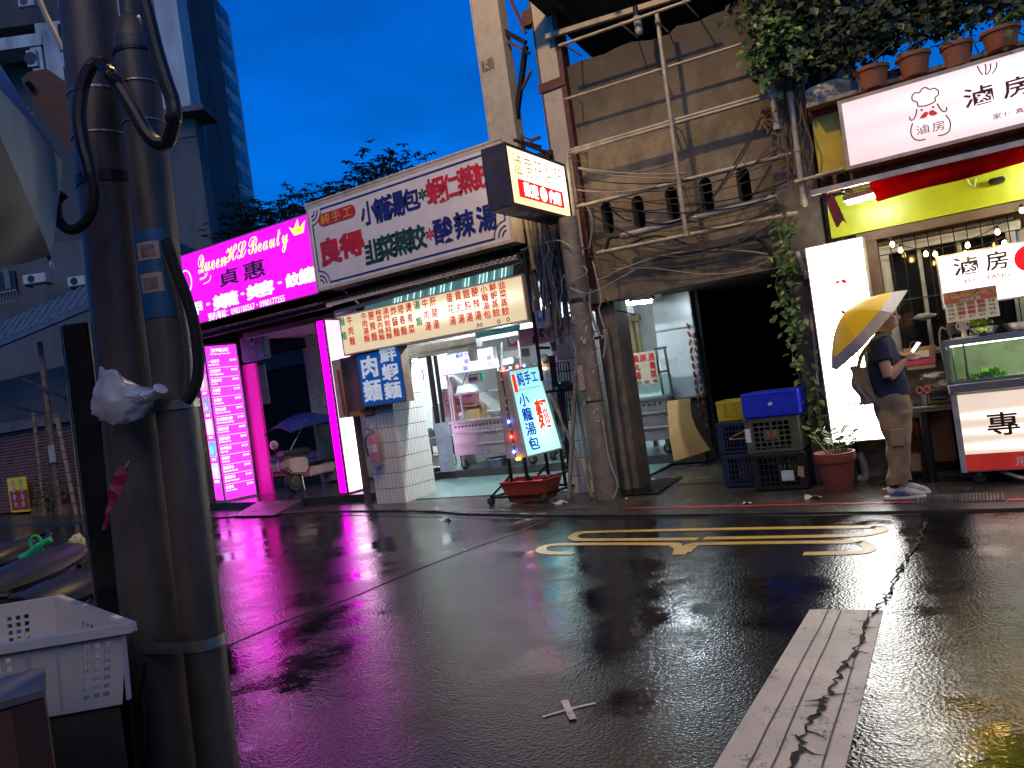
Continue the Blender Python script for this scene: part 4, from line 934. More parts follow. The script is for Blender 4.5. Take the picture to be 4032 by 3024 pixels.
def aircon(x0, y0, x1, y1, D, lab, col=(.42,.44,.46), par=None):
    a, b = fpt(x0, y0, D), fpt(x1, y1, D); o = Vector((a.x, a.y, 0)); wd_ = (b-a).dot(r2); h = b.z-a.z
    tt = thing('air_conditioner', lab, 'air conditioner', (a.x, a.y, a.z), YAW, 'outdoor air conditioner units')
    part('case', G().hexa([o+ZU*a.z, o+r2*wd_+ZU*a.z, o+r2*wd_+f2*.4+ZU*a.z, o+f2*.4+ZU*a.z, o+ZU*b.z, o+r2*wd_+ZU*b.z, o+r2*wd_+f2*.4+ZU*b.z, o+f2*.4+ZU*b.z]), far_mat('aircon_white', col), tt, bev=.02)
    c_ = o+r2*wd_*.38+ZU*(a.z+h*.5)-f2*.012; rr_ = h*.38
    part('fan_grille', G().add([c_+r2*math.cos(k*.35)*rr_+ZU*math.sin(k*.35)*rr_ for k in range(18)], [tuple(range(18))]), WIND, tt)
    part('bracket', G().bar(o+r2*.05+ZU*(a.z-.04), o+r2*.05+f2*.4+ZU*(a.z-.04), .04).bar(o+r2*(wd_-.05)+ZU*(a.z-.04), o+r2*(wd_-.05)+f2*.4+ZU*(a.z-.04), .04), BLK, tt)
    return tt
aircon(60,145,76,106,D_-2.4,'air conditioner on the dark balcony of the far left block'); aircon(40,15,70,-12,D_-2.4,'air conditioner at the very top of the far left block')
aircon(50,615,96,588,24,'white air conditioner on the dark wall left of the poles, the left one of two'); aircon(147,620,182,594,24,'white air conditioner half hidden behind the left pole')
# darker middle building with a flat roof slab
D_ = 42
t = thing('middle_building', 'dark plain building with a thin roof slab in front of the tower', 'building', (fpt(390,500,D_).x, fpt(390,500,D_).y, 0), YAW)
a, b = fpt(300,560,D_), fpt(*k7(275,770), D_); o = Vector((a.x, a.y, 0)); wd_ = (b-a).dot(r2); zt = b.z
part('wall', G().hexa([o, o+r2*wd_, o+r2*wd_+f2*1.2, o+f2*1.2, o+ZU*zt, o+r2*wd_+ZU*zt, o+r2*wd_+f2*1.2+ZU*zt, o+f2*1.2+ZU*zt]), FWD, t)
z2 = S(*k7(200, 900), D=D_).z
part('upper_band', G().hexa([o-f2*.06+ZU*z2, o+r2*wd_-f2*.06+ZU*z2, o+r2*wd_-f2*.01+ZU*z2, o-f2*.01+ZU*z2, o-f2*.06+ZU*zt, o+r2*wd_-f2*.06+ZU*zt, o+r2*wd_-f2*.01+ZU*zt, o-f2*.01+ZU*zt]), far_mat('far_band', (.13,.13,.15)), t)
part('roof_slab', G().hexa([o-f2*1-r2*1+ZU*zt, o+r2*(wd_+.9)-f2*1+ZU*zt, o+r2*(wd_+.9)+f2*1.2+ZU*zt, o-r2*1+f2*1.2+ZU*zt, o-f2*1-r2*1+ZU*(zt+.3), o+r2*(wd_+.9)-f2*1+ZU*(zt+.3), o+r2*(wd_+.9)+f2*1.2+ZU*(zt+.3), o-r2*1+f2*1.2+ZU*(zt+.3)]), FWD, t)
for x0, y0, x1, y1 in ((338,290,348,235),(352,292,368,240),(338,272,372,262)): qd(x0, y0, x1, y1, D_-.2, .2, WIND if x0 != 338 or y0 == 290 else WFR, 'window')
# low dark wall with the two air conditioners, far left
D_ = 25
t = thing('low_building', 'low dark building with a railed window, left of the poles', 'building', (fpt(60,700,D_).x, fpt(60,700,D_).y, 0), YAW)
a, b = fpt(-120,690,D_), fpt(330,548,D_); o = Vector((a.x, a.y, 0)); wd_ = (b-a).dot(r2)
zt = S(150, 520, D=D_).z
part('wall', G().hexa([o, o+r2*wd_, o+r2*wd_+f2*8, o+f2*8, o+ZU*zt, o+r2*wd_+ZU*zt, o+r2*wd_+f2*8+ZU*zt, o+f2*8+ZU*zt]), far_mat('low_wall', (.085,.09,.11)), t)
wv = qd(-40,642,30,585,D_-.1,.1,WIND,'window'); qd(12,625,18,580,D_-.14,.06,WFR,'window_bar',wv)
g = G()
p, q = fpt(-40,662,D_-.7), fpt(36,650,D_-.7); p2, q2 = fpt(-40,640,D_-.7), fpt(36,626,D_-.7)
g.bar(p, q, .05); g.bar(p2, q2, .06)
for i in range(12): g.bar(p.lerp(q, i/11), p2.lerp(q2, i/11), .035)
part('railing', g, WFR, t)
# ------------------------------------------------------------------ far left end of the street: closed shop, awning, bamboo
t = thing('closed_shop', 'closed shop with a dusty pink roller shutter at the far left', 'shop', (-20.6,10.4,0))
PSH = M('pink_shutter', (.20,.10,.09), .6, .1, var=.2, dirt=.5)
sh = part('shutter', G().box(-24.5,-18.9,10.42,10.46,.05,2.2), PSH, t)
z = .05
g = G()
for i in range(26):
    z = .05+i*.082; part('slat', G().prism([(10.42,z+.004),(10.39,z+.02),(10.39,z+.06),(10.42,z+.078)], -24.5, -18.9, 'X'), PSH, sh)
part('shutter_box', G().box(-24.6,-18.7,10.25,10.46,2.2,2.45), M('shutter_box_grey', (.16,.14,.12), .6, dirt=.5), t)
part('wall', G().box(-24.6,-14.8,10.5,10.8,.02,3.6), FWD, t)
part('lamp_strip', G().tube([(-23.2,9.6,2.55),(-21.5,9.6,2.6)], .03, 6), M('beige_steel', (.36,.30,.22)), t)
part('flower_bed', G().box(-20.2,-18.6,9.75,10.3,.02,.25), M('bed_brick', (.18,.10,.06), .8, dirt=.4), t)
t = thing('market_awning', 'blue-grey sheet metal awning over the closed shop, left of the poles', 'awning', (-20,9.6,3.4))
A0, A1 = S(0,740,Y=9.2), S(200,655,Y=9.2)
g = G(); N_ = 24
for i in range(N_):
    u0, u1 = -1.2+2.4*i/N_, -1.2+2.4*(i+1)/N_
    def ap(u, v): return A0.lerp(A1, u)+Vector((0, .5*v, .62*v))
    for va, vb in ((0,1),):
        p0, p1, p2, p3 = ap(u0,0), ap(u0+(u1-u0)*.55,0), ap(u0+(u1-u0)*.55,1), ap(u0,1); up = Vector((0,0,.05))
        g.quad(p0, p1, p2, p3); g.quad(p1, p1+up, p2+up, p2); p4, p5 = ap(u1,0), ap(u1,1); g.quad(p1+up, p4+up, p5+up, p2+up); g.quad(p4+up, p4, p5, p5+up)
part('sheet', g, M('awning_blue', (.10,.15,.20), .5, .3, var=.25, dirt=.4), t)
part('gutter', G().bar(A0.lerp(A1,-1.2)-ZU*.05, A0.lerp(A1,1.2)-ZU*.05, .10), M('awning_blue', (.10,.15,.20)), t)
part('strut', G().bar((-21.5,9.3,3.2),(-20.2,10.4,2.5),.06), DKST, t); part('strut', G().bar((-18.8,9.3,3.3),(-18.2,10.4,2.4),.06), DKST, t)
for i, (xt, yt, xb, yb, rr_, c) in enumerate(((*kll(190,900),*kll(245,1400),.045,(.22,.18,.12)),(*kll(225,500),*kll(350,1490),.06,(.16,.13,.10)),(*kll(325,930),*kll(435,1480),.055,(.24,.20,.14)),(*kll(390,720),*kll(475,1475),.06,(.24,.17,.08)),(*kll(425,940),*kll(500,1465),.045,(.26,.20,.10)),(*kll(235,620),*kll(290,1360),.04,(.05,.045,.04)),(*kll(260,900),*kll(312,1380),.04,(.10,.08,.06)))):
    a, b = S(xb, yb, Y=9.75), S(xt, yt, Y=9.75); a.z = max(a.z, .02); a.z = .02
    g = G(); pts = [a.lerp(b, k/10) for k in range(11)]; rs = [rr_*(1+.04*math.sin(k*2.1)) for k in range(11)]
    g.tube(pts, rs, 8)
    tt = thing('bamboo_pole', ('thin weathered pole at the right edge of the pink shutter','tall dark pole with a paper notice stuck on it','pale mottled pole in the middle of the far left bundle','yellowish pole beside the black channel post','slim yellow pole, rightmost of the far left bundle','thin black pole left in the far left bundle','brown pole behind the notice pole in the far left bundle')[i], 'pole', a, 0, 'poles at the far left')
    part('shaft', g, M('bamboo_%d' % i, c, .7, var=.4, dirt=.5, bump=.3), tt)
    g = G()
    for k in range(1, 9): p = a.lerp(b, k/9+.02*math.sin(k*3)); g.tube([p-ZU*.012, p+ZU*.012], rr_*1.12, 8)
    part('node_rings', g, M('bamboo_ring', (.10,.08,.05), .8), tt, kind='stuff')
    if i == 1:
        q = S(*kll(297,1130), Y=9.66); part('notice', G().box(q.x-.16,q.x+.12,9.655,9.665,q.z-.22,q.z+.18), M('notice_paper', (.42,.38,.36), .7), tt)
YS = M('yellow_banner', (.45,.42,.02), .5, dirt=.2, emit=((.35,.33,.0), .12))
t = thing('banner_sign', 'yellow and red printed notice board at the foot of the pink shutter', 'sign', (-20.6,10.2,.05))
o1, o2 = S(*kll(0,1510), Y=10.15), S(*kll(140,1265), Y=10.15); zz = .1
part('board', G().box(-22.0,o2.x,10.15,10.18,zz,o2.z), YS, t)
part('red_field', G().quad((o2.x-.85,10.144,zz+.05),(o2.x+.05,10.144,zz+.05),(o2.x+.05,10.144,o2.z-.33),(o2.x-.85,10.144,o2.z-.33)), M('banner_red', (.4,.03,.02), .5), t)
for i, c in enumerate('現炒熱食'):
    for j in range(2):
        cx, cz = o2.x-.62+j*.4, zz+.2+i*.19
        part('dot', G().add([(cx+.09*math.cos(k*.52), 10.138, cz+.085*math.sin(k*.52)) for k in range(12)], [tuple(range(12))]), M('banner_white', (.5,.35,.3), .5), t)
# ------------------------------------------------------------------ trees and bush
LEAFD = M('tree_leaf', (.02,.03,.018), .5, var=.5, scale=3, dirt=0, bump=0); BARK = M('bark', (.07,.05,.035), .9, var=.4, bump=.6)
def leaf_cloud(g, centers, per, L, rnd, up=.3):
    for (c, r_) in centers:
        for _ in range(per):
            d = Vector((rnd.gauss(0,1), rnd.gauss(0,1), rnd.gauss(0,1))).normalized()
            p = Vector(c)+Vector((d.x*r_, d.y*r_, d.z*r_*.8))*rnd.random()**.35
            dd = (d+Vector((rnd.gauss(0,.5), rnd.gauss(0,.5), rnd.gauss(0,.5)-up))).normalized()
            g.leaf(p, dd, Vector((rnd.gauss(0,.4), rnd.gauss(0,.4), 1)), L*rnd.uniform(.6,1.25), L*.42)
def tree(label, base, tips, per, L, seed, Yd):
    rnd = random.Random(seed); tt = thing('tree', label, 'tree', base)
    b = Vector(base); cen = [S(x, y, Y=Yd+rnd.uniform(-.8,.8)) for x, y in tips]
    mid = sum(cen, Vector())/len(cen); fork = Vector((b.x, b.y, mid.z-2.0)); g = G()
    g.tube([b, b.lerp(fork, .5)+Vector((.1,0,0)), fork], [.2,.16,.12], 8)
    for c in cen: g.tube(smooth_path([fork, fork.lerp(c, .5)+Vector((0,0,-.25)), c], 4), [.06-.045*k/8 for k in range(9)], 5)
    part('trunk', g, BARK, tt)
    g = G()
    for c in cen:
        for k in range(20):
            s_ = c+Vector((rnd.gauss(0,.32), rnd.gauss(0,.5), rnd.gauss(-.20,.20)))
            for a in range(per):                      # palmate sprays hanging from the twig ends
                an = a*6.28/per+rnd.random(); d = Vector((math.cos(an), math.sin(an), rnd.uniform(-.55,.15)))
                g.leaf(s_, d, Vector((rnd.gauss(0,.2), rnd.gauss(0,.2), 1)), L*rnd.uniform(.7,1.2), L*.34)
    part('crown', g, LEAFD, tt, kind='stuff')
tips = [S and q for q in ((555,448),(548,430),(590,432),(612,440),(640,440),(660,425),(700,415),(720,425),(745,405),(765,392),(780,385),(800,378),(815,360),(838,345),(850,330),(843,352),(825,375),(860,350),(575,470),(600,462),(630,455),(660,448),(560,480),(540,470),(700,440),(740,425),(780,408),(720,440))]
tree('dark leafy tree rising behind the white noodle sign against the blue sky', (-13.3,14.5,0), tips, 8, .17, 4, 13.5)
tree('dark low tree between the tower foot and the magenta sign', (-17.2,15,0), [(515,470),(530,455),(522,490),(540,500),(505,500),(550,490),(530,515),(545,470)], 8, .17, 5, 14.5)
t = thing('bush', 'small green bush at the foot of the far left poles', 'plant', (-19.2,9.9,.25)); g = G(); rnd = random.Random(8)
leaf_cloud(g, [((-19.3+rnd.uniform(-.5,.5), 9.9+rnd.uniform(-.2,.2), .45+rnd.uniform(-.15,.35)), .22) for _ in range(12)], 26, .13, rnd)
part('leaves', g, M('bush_leaf', (.05,.09,.03), .5, var=.5), t, kind='stuff')

# ------------------------------------------------------------------ steel columns, braces, pole and pipes
BEI = M('beige_column', (.42,.36,.27), .55, .1, var=.12, dirt=.35, bump=.1)
MAR = M('maroon_steel', (.10,.035,.03), .6, .2, var=.3, dirt=.3)
def col(label, xl, xr, Y0, z0, z1, red=False):
    tt = thing('steel_column', label, 'column', ((xl+xr)/2, Y0+.1, z0))
    part('face_plate', G().box(xl+.02,xr-.02,Y0,Y0+.14,z0,z1), BEI, tt)
    part('flange', G().box(xl-.0,xl+.02,Y0-.012,Y0+.16,z0,z1), MAR if red else BEI, tt); part('flange', G().box(xr-.02,xr+.05,Y0-.012,Y0+.2,z0,z1), MAR if red else BEI, tt)
    part('base_plate', G().box(xl-.05,xr+.08,Y0-.04,Y0+.2,z0-.03,z0), MAR, tt)
    return tt
a, b = S(1015,0,Y=9.0), S(1068,0,Y=9.0)
c1_ = col('wide beige steel column rising behind the warm projecting sign, left one', a.x, b.x, 9.0, 3.6, 9.0)
q = S(*kst(285,600), Y=8.99); lettering(c1_, '禁止張貼', M('stencil', (.16,.13,.10), .7), (q.x-.1, 8.985, q.z-.08), .2, .16)
a, b = S(1142,0,Y=9.0), S(1190,0,Y=9.0)
c2_ = col('beige and maroon steel column right of the gap of sky', a.x, b.x, 9.0, 2.4, 9.0, True)
part('stay_plate', G().box(a.x-.03,b.x+.05,8.975,8.99,S(1150,210,Y=9.0).z,S(1150,190,Y=9.0).z), MAR, c2_)
part('stay_plate', G().box(a.x-.12,a.x+.02,8.97,9.1,S(1120,65,Y=9.0).z,S(1120,30,Y=9.0).z), MAR, c2_)
t = thing('brace_frame', 'thin dark steel braces crossing between the two beige columns', 'brace', (-4.7,9.1,4.6))
for p, q, wd in (((*kst(345,240),),(*kst(640,400),),.06),((*kst(360,330),),(*kst(680,500),),.035),((*kst(640,430),),(*kst(530,1280),),.06),((*kst(690,660),),(*kst(470,1110),),.03),((*kst(500,0),),(*kst(640,310),),.035),((*kst(545,1300),),(*kst(610,1275),),.03),((*kst(610,1275),),(*kst(690,1310),),.03),((*kst(690,1310),),(*kst(775,1280),),.035),((*kst(600,1280),),(*kst(600,1340),),.03),((*kst(690,1310),),(*kst(690,1370),),.03),((*kst(480,1290),),(*kst(780,1370),),.04)):
    part('brace', G().bar(S(p[0], p[1], Y=9.1), S(q[0], q[1], Y=9.1), wd), MAR if wd < .04 else BLK, t)
CONP = M('pole_concrete', (.19,.165,.125), .7, var=.35, scale=5, dirt=.7, bump=.4)
t = thing('utility_pole', 'grimy concrete utility pole with torn posters between noodle shop and passage', 'utility pole', (-4.12,8.55,.02))
part('shaft', G().tube([(-4.12,8.55,.02),(-4.12,8.55,2.2),(-4.12,8.56,3.5)], [.135,.125,.118], 20), CONP, t, smooth=True)
rnd = random.Random(5); TORN = M('torn_paper', (.42,.38,.30), .8, var=.3)
for i in range(26):
    a_ = R(rnd.uniform(-140,-20)); z = rnd.uniform(.9,2.3) ; r_ = .134; wd, ht = rnd.uniform(.01,.03), rnd.uniform(.015,.06)
    n_ = Vector((math.cos(a_), math.sin(a_), 0)); s_ = Vector((-n_.y, n_.x, 0)); c_ = Vector((-4.12,8.55,z))+n_*(r_-.003*(z>1.5))
    g = G().add([c_-s_*wd+n_*.001, c_+s_*wd*.6-ZU*ht*.2+n_*.002, c_+s_*wd+ZU*ht+n_*.004, c_-s_*wd*.5+ZU*ht*.8+n_*.002], [(0,1,2,3)]); part('paper_scrap', g, TORN, t)
def wrap(par, z0, z1, a0, a1, r_, mat, name, n=8, cx=-4.12, cy=8.55):
    g = G(); g.grid(lambda u, v: (cx+r_*math.cos(R(a0+(a1-a0)*u)), cy+r_*math.sin(R(a0+(a1-a0)*u)), z0+(z1-z0)*v), n, 1); return part(name, g, mat, par)
POST = M('poster_warm', (.45,.30,.20), .7, var=.6, scale=22, dirt=.3)
wrap(t, 1.38, 1.68, -152, -92, .142, POST, 'poster')
wrap(t, 2.45, 2.5, -180, 0, .131, DKST, 'steel_band'); wrap(t, 1.22, 1.24, -180, 0, .134, DKST, 'steel_band')
part('ground_rod', G().tube(smooth_path([Vector((-3.99,8.47,1.0)),Vector((-3.96,8.44,.5)),Vector((-3.90,8.44,.2)),Vector((-3.97,8.40,.03))], 5), .01, 6), M('grey_pvc', (.3,.28,.25), .5), t)
# downpipes, props and conduits left of the pole
PVC = M('old_pvc', (.24,.20,.15), .55, var=.3, dirt=.6, bump=.15); GPIPE = M('grey_pvc', (.3,.28,.25), .5, dirt=.4)
def pipe(label, pts, r_, mat, name='conduit_pipe', cat='pipe', grp='old pipes beside the utility pole', rings=0):
    tt = thing(name, label, cat, pts[0], 0, grp); part('tube', G().tube(pts, r_, 10), mat, tt, smooth=True)
    if rings:
        a, b = Vector(pts[0]), Vector(pts[-1]); d = (b-a).normalized()
        for k in range(rings): p = a.lerp(b, (k+.5)/rings); part('coupling', G().tube([p-d*.02, p+d*.02], r_*1.22, 10), mat, tt)
    return tt
pp = [((330,20),(560,1500),.022,'leaning grey prop pipe crossing left of the utility pole'),((60,420),(500,1540),.018,'slim grey prop leaning right from the black meter stand')]
pipe('pale leaning prop pipe standing on the pavement left of the utility pole', [S(*kd(248,1560), Z=.03), S(*kd(335,0), Y=8.75)], .028, PVC)
pipe('long grey prop leaning from the meter stand to the pole foot', [S(*kd(505,1545), Z=.03), S(*kd(60,415), Y=8.75)], .022, PVC)
pipe('upright conduit just left of the utility pole foot', [S(*kd(480,1350), Y=8.85), S(*kd(330,420), Y=8.85)], .022, PVC)
pipe('bent grey cable duct looping down beside the pole foot', smooth_path([S(*kd(570,1580), Y=8.6), S(*kd(520,1380), Y=8.6), S(*kd(470,1180), Y=8.65), S(*kd(550,1095), Y=8.7)], 6), .014, GPIPE)
vert = [(205,130,300,1130,.028),(265,370,345,900,.035),(330,380,400,920,.035),(390,400,440,1150,.032),(430,420,500,1180,.022),(480,380,520,640,.03),(160,120,245,620,.026),(235,140,330,800,.026),(310,420,350,780,.03),(370,590,400,780,.035),(420,610,445,860,.032),(540,400,660,1350,.04),(180,260,262,860,.02),(220,430,318,1250,.03),(285,180,372,700,.024),(300,300,420,1300,.026),(360,220,470,1120,.03),(405,500,500,1330,.022),(450,250,560,1180,.036),(500,350,585,900,.02),(350,820,430,1380,.034),(250,900,300,1300,.024),(560,520,680,1260,.016)]
for i, (xa, ya, xb, yb, rr_) in enumerate(vert):
    pipe(('thin upright conduit hanging in the tangle under the projecting sign', 'stout brown conduit with couplings in the tangle under the projecting sign')[rr_ > .03], [S(*kc(xb, yb), Y=8.95-.04*(i%4)), S(*kc(xa, ya), Y=8.95-.04*(i%4))], rr_, (PVC, M('dark_pipe', (.06,.05,.045), .6), M('brown_pipe', (.13,.095,.06), .6, dirt=.5))[i % 3], rings=4 if rr_ > .03 else 2)
pipe('wide metal downpipe between the utility pole and the passage pilaster', [(-4.02,8.98,.05),(-4.02,8.98,2.1)], .055, M('zinc_pipe', (.22,.19,.15), .4, .5, var=.3, dirt=.5), name='downpipe')
pipe('dark downpipe right behind the utility pole', [(-4.2,8.9,.05),(-4.2,8.9,2.9)], .04, M('dark_pipe', (.06,.05,.045), .6), name='downpipe')
def box_thing(name, label, cat, kf, x0, y0, x1, y1, Y, d, mat, bev=.008, grp=None):
    a, b = S(*kf(x0, y0), Y=Y), S(*kf(x1, y1), Y=Y); tt = thing(name, label, cat, ((a.x+b.x)/2, Y, a.z), 0, grp)
    part('case', G().box(a.x, b.x, Y, Y+d, a.z, b.z), mat, tt, bev=bev); return tt, a, b
tt, a, b = box_thing('meter_box', 'grey box with a blue label hanging above the trolley sign', 'box', kc, 268,1170,372,985,8.7,.12, M('meter_grey', (.36,.33,.28), .5, dirt=.4))
part('label', G().quad((a.x+.03,8.694,a.z+.08),(b.x-.05,8.694,a.z+.08),(b.x-.05,8.694,b.z-.03),(a.x+.03,8.694,b.z-.03)), M('label_blue', (.02,.10,.35), .4, dirt=.2), tt)
part('label_mark', G().add([((a.x+b.x)/2-.01+.035*math.cos(k*.52), 8.69, a.z+.16+.035*math.sin(k*.52)) for k in range(12)], [tuple(range(12))]), M('label_white', (.5,.52,.55), .5), tt)
tt, a, b = box_thing('junction_box', 'grey junction box low in the cable tangle beside the pole', 'box', kc, 470,1470,570,1300,8.72,.1, M('jbox_grey', (.20,.17,.15), .6, dirt=.4)); part('lid', G().box(a.x+.01,b.x-.01,8.712,8.72,a.z+.01,b.z-.01), M('jbox_grey', (.20,.17,.15)), tt)
tt, a, b = box_thing('junction_box', 'brown junction box in the middle of the cable tangle', 'box', kc, 468,925,552,775,8.74,.1, M('jbox_brown', (.10,.085,.065), .6, dirt=.4)); part('lid', G().box(a.x+.01,b.x-.01,8.732,8.74,a.z+.01,b.z-.01), M('jbox_brown', (.10,.085,.065)), tt)
tt, a, b = box_thing('junction_box', 'small cream box with a dark window on the pole', 'box', kc, 795,1280,880,1230,8.42,.05, M('cream_box', (.45,.38,.25), .5)); part('window', G().quad((a.x+.02,8.415,a.z+.015),(b.x-.02,8.415,a.z+.015),(b.x-.02,8.415,b.z-.01),(a.x+.02,8.415,b.z-.01)), BLK, tt)
tt, a, b = box_thing('switch_box', 'rusty pink steel box beside the roller shutter roll', 'box', k1, 1005,305,1225,140,9.0,.2, M('rusty_pink', (.36,.24,.21), .6, var=.2, dirt=.6)); part('keyhole', G().box(a.x+.22,a.x+.25,8.994,9.0,b.z-.22,b.z-.12), BLK, tt)
# black steel stand that carries the meters
t = thing('meter_stand', 'black steel stand between the trolley sign and the utility pole', 'stand', (-4.85,8.7,.02)); g = G()
for a, b, w_ in ((kc(150,450),kc(320,1659),.035),(kd(0,395),kd(290,370),.035),(kc(265,1350),kc(390,1350),.035),(kd(60,0),kd(105,370),.06),(kd(175,390),kd(265,1250),.05),(kd(140,400),kd(250,1050),.03)):
    g.bar(S(*a, Y=8.72), S(*b, Y=8.72), w_)
part('frame', g, BLK, t)
g = G(); c_ = S(*kd(205,330), Y=8.8); g.lathe([(.001,-.03),(.14,-.03),(.15,0),(.1,.03),(.06,.06),(.001,.07)], c_, 14); part('tray', g, DKST, t)
g = G()
for i in range(6): a, b = S(*kd(95+30*i, 70), Y=8.95), S(*kd(150+32*i, 700), Y=8.95); g.bar(a, b, .012)
for yq in (70,280,480,700): g.bar(S(*kd(85+yq*.07, yq+15), Y=8.95), S(*kd(250+yq*.07, yq), Y=8.95), .012)
part('grille', g, BLK, t)
# cables in the tangle
CABM = [M('cable_black', (.012,.011,.011), .72, dirt=0, bump=0, spec=.3), M('cable_grey', (.20,.18,.16), .5, dirt=.3, bump=0), M('cable_beige', (.33,.28,.20), .5, dirt=.3, bump=0), M('cable_dark', (.05,.045,.04), .6, dirt=0, bump=0)]
def cable(pts, r_, mi, label, grp): return solo('cable', G().tube(pts, r_, 6), CABM[mi], label, 'cable', grp)
rnd = random.Random(12)
for i in range(44):
    xa, ya = rnd.uniform(230,640), rnd.uniform(130,700); L = rnd.uniform(250,900); pts = []; x = xa
    for k in range(6): pts.append(S(*kc(x+.13*L*k/5, ya+L*k/5), Y=8.66-.03*(i % 5))); x += rnd.uniform(-38,38)
    cable(smooth_path(pts, 5), rnd.choice((.005,.007,.009)), i % 4, 'loose wiggly cable hanging in the tangle under the projecting sign', 'loose cables beside the utility pole')
for c, r_, mi in (([(350,170),(330,300),(380,420),(330,560)],.007,2),([(120,440),(300,380),(480,350),(600,420)],.008,2),([(740,30),(790,180),(760,420)],.012,1),([(580,740),(680,690),(740,640),(700,580)],.008,2),([(580,790),(720,840),(860,800),(1185,620)],.007,2),([(900,890),(980,990),(1060,1010),(1185,1040)],.01,0),([(770,800),(770,1000),(860,1240)],.016,1),([(790,540),(830,700),(870,900),(850,1000),(900,1160)],.011,2),([(895,1170),(910,1290),(890,1440)],.012,2),([(320,1200),(400,1280),(500,1250),(560,1160)],.007,1),([(430,1480),(500,1570),(590,1560)],.006,0),([(830,720),(940,680),(960,660)],.009,2)):
    cable(smooth_path([S(*kc(x, y), Y=8.4) for x, y in c], 6), r_, mi, 'looping cable over the face of the concrete pole', 'loops of cable at the pole head')
# cables across the passage wall
for i, (a, b, d, r_, mi) in enumerate((((130,1095),(830,1130),.04,.008,2),((130,1100),(820,1160),.05,.008,2),((120,1240),(640,1215),.05,.009,2),((130,1160),(1430,1010),.18,.007,0),((100,1210),(1440,1040),.2,.006,3),((110,1300),(1430,1120),.15,.006,3),((330,1350),(1420,1290),.12,.009,0),((420,1290),(1500,1180),.16,.008,0),((140,1350),(560,1560),.05,.010,0),((330,1340),(480,1440),.06,.011,0),((570,1450),(960,1330),.1,.010,0),((1010,1280),(1350,710),.03,.010,3),((1000,1300),(1330,760),.06,.009,3),((840,1420),(1420,1240),.1,.006,3),((860,1480),(1430,1330),.12,.007,0),((860,1560),(1430,1390),.12,.006,3),((540,1600),(1430,1500),.14,.007,0),((500,1640),(1420,1440),.2,.007,3),((820,1240),(1440,960),.07,.007,3),((160,1120),(900,1000),.12,.006,3),((1160,1190),(1450,860),.02,.006,3),((150,1380),(1430,1230),.09,.006,0))):
    cable(sag(S(*kw(*a), Y=8.72+.02*(i % 6)), S(*kw(*b), Y=8.72+.02*(i % 6)), d), r_, mi, 'thin sagging wire strung across the stained wall', 'wires across the passage wall')
for pts, r_, mi in (([(395,1550),(330,1560),(310,1640)],.02,0),([(470,1590),(640,1540),(830,1590)],.014,0)): cable(smooth_path([S(*kw(x, y), Y=8.8) for x, y in pts], 5), r_, mi, 'thick black cable at the left end of the '+('insulated pipe' if r_ > .016 else 'pipe grid, below the slots')+'', 'wires across the passage wall')
for pts, r_, mi, lab in (([(460,270),(640,200),(800,155),(1000,130),(1250,135),(1430,160)],.014,1,'thick grey cable sweeping across the lintel'),([(700,190),(860,160),(1050,120),(1230,80),(1400,40)],.014,0,'black cable bundle sagging over the lintel'),([(1220,70),(1330,60),(1400,130),(1440,250)],.028,0,'fat black hose bending down at the right end of the lintel'),([(480,240),(700,235),(1000,270),(1250,250),(1430,170)],.005,2,'thin pale wire drooping under the lintel'),([(300,160),(500,200),(800,230),(1100,190)],.006,3,'thin dark wire on the lintel')):
    cable(smooth_path([S(*kn(x, y), Y=8.85) for x, y in pts], 6), r_, mi, lab, 'cables along the lintel')
# galvanised pipe grid in front of the stained wall
GALV = M('galv_warm', (.40,.34,.24), .5, .2, var=.2, dirt=.4)
def gp(label, a, b, r_, Y=8.8, mat=GALV):
    a, b = S(*kw(*a), Y=Y), S(*kw(*b), Y=Y); tt = thing('frame_pipe', label, 'pipe', a, 0, 'pipe grid before the stained wall'); part('tube', G().tube([a, b], r_, 10), mat, tt, smooth=True)
    d = (b-a).normalized()
    for k in (.04,.5,.96): p = a.lerp(b, k); part('clamp', G().tube([p-d*.025, p+d*.025], r_*1.25, 8).bar(p, p+YU*(9.1-Y), .014), GALV, tt)
    return tt
gp('thin upper pipe across the stained wall', (40,650),(1330,245), .016); gp('double pipe across the wall, upper rail', (68,985),(1440,590), .022); gp('double pipe across the wall, lower rail', (68,1003),(1440,612), .022)
gp('yellowish pipe across the wall just above the slots', (110,1355),(1520,1005), .026); gp('grey insulated pipe running below the slots', (410,1545),(1430,1290), .04, 8.85, M('grey_pvc', (.3,.28,.25))); gp('rusty pipe rail over the lintel', (250,1655),(1560,1390), .026)
gp('upright pipe down the middle of the stained wall', (640,85),(835,1545), .026, 8.74); gp('pipe rail high under the eaves', (0,300),(860,0), .018, 8.6)
gp('upright pipe at the left edge of the stained wall', (55,1000),(130,1640), .024, 8.74); gp('white upright pipe under the vine', (1510,600),(1605,1355), .03, 8.74); gp('peeling upright pipe half hidden by the vine', (1365,420),(1430,850), .034, 8.74); gp('slim upright pipe at the right edge of the wall', (1335,240),(1420,640), .02, 8.74)
gp('short level pipe stub near the yellow panel', (1545,1190),(1860,1105), .02, 8.7)
tt = thing('bell_lamp', 'small bare grey lamp tube hanging under the eaves', 'lamp', S(*kw(520,200), Y=8.7)); p, q = S(*kw(508,110), Y=8.7), S(*kw(528,215), Y=8.7); part('tube', G().tube([p, q], .045, 12), M('grey_pvc', (.3,.28,.25)), tt); part('cap', G().tube([p+ZU*.12, p], .03, 10), BLK, tt); part('lens', G().tube([q, q-ZU*.012], .035, 12), M('lens_clear', (.4,.38,.33), .2), tt)
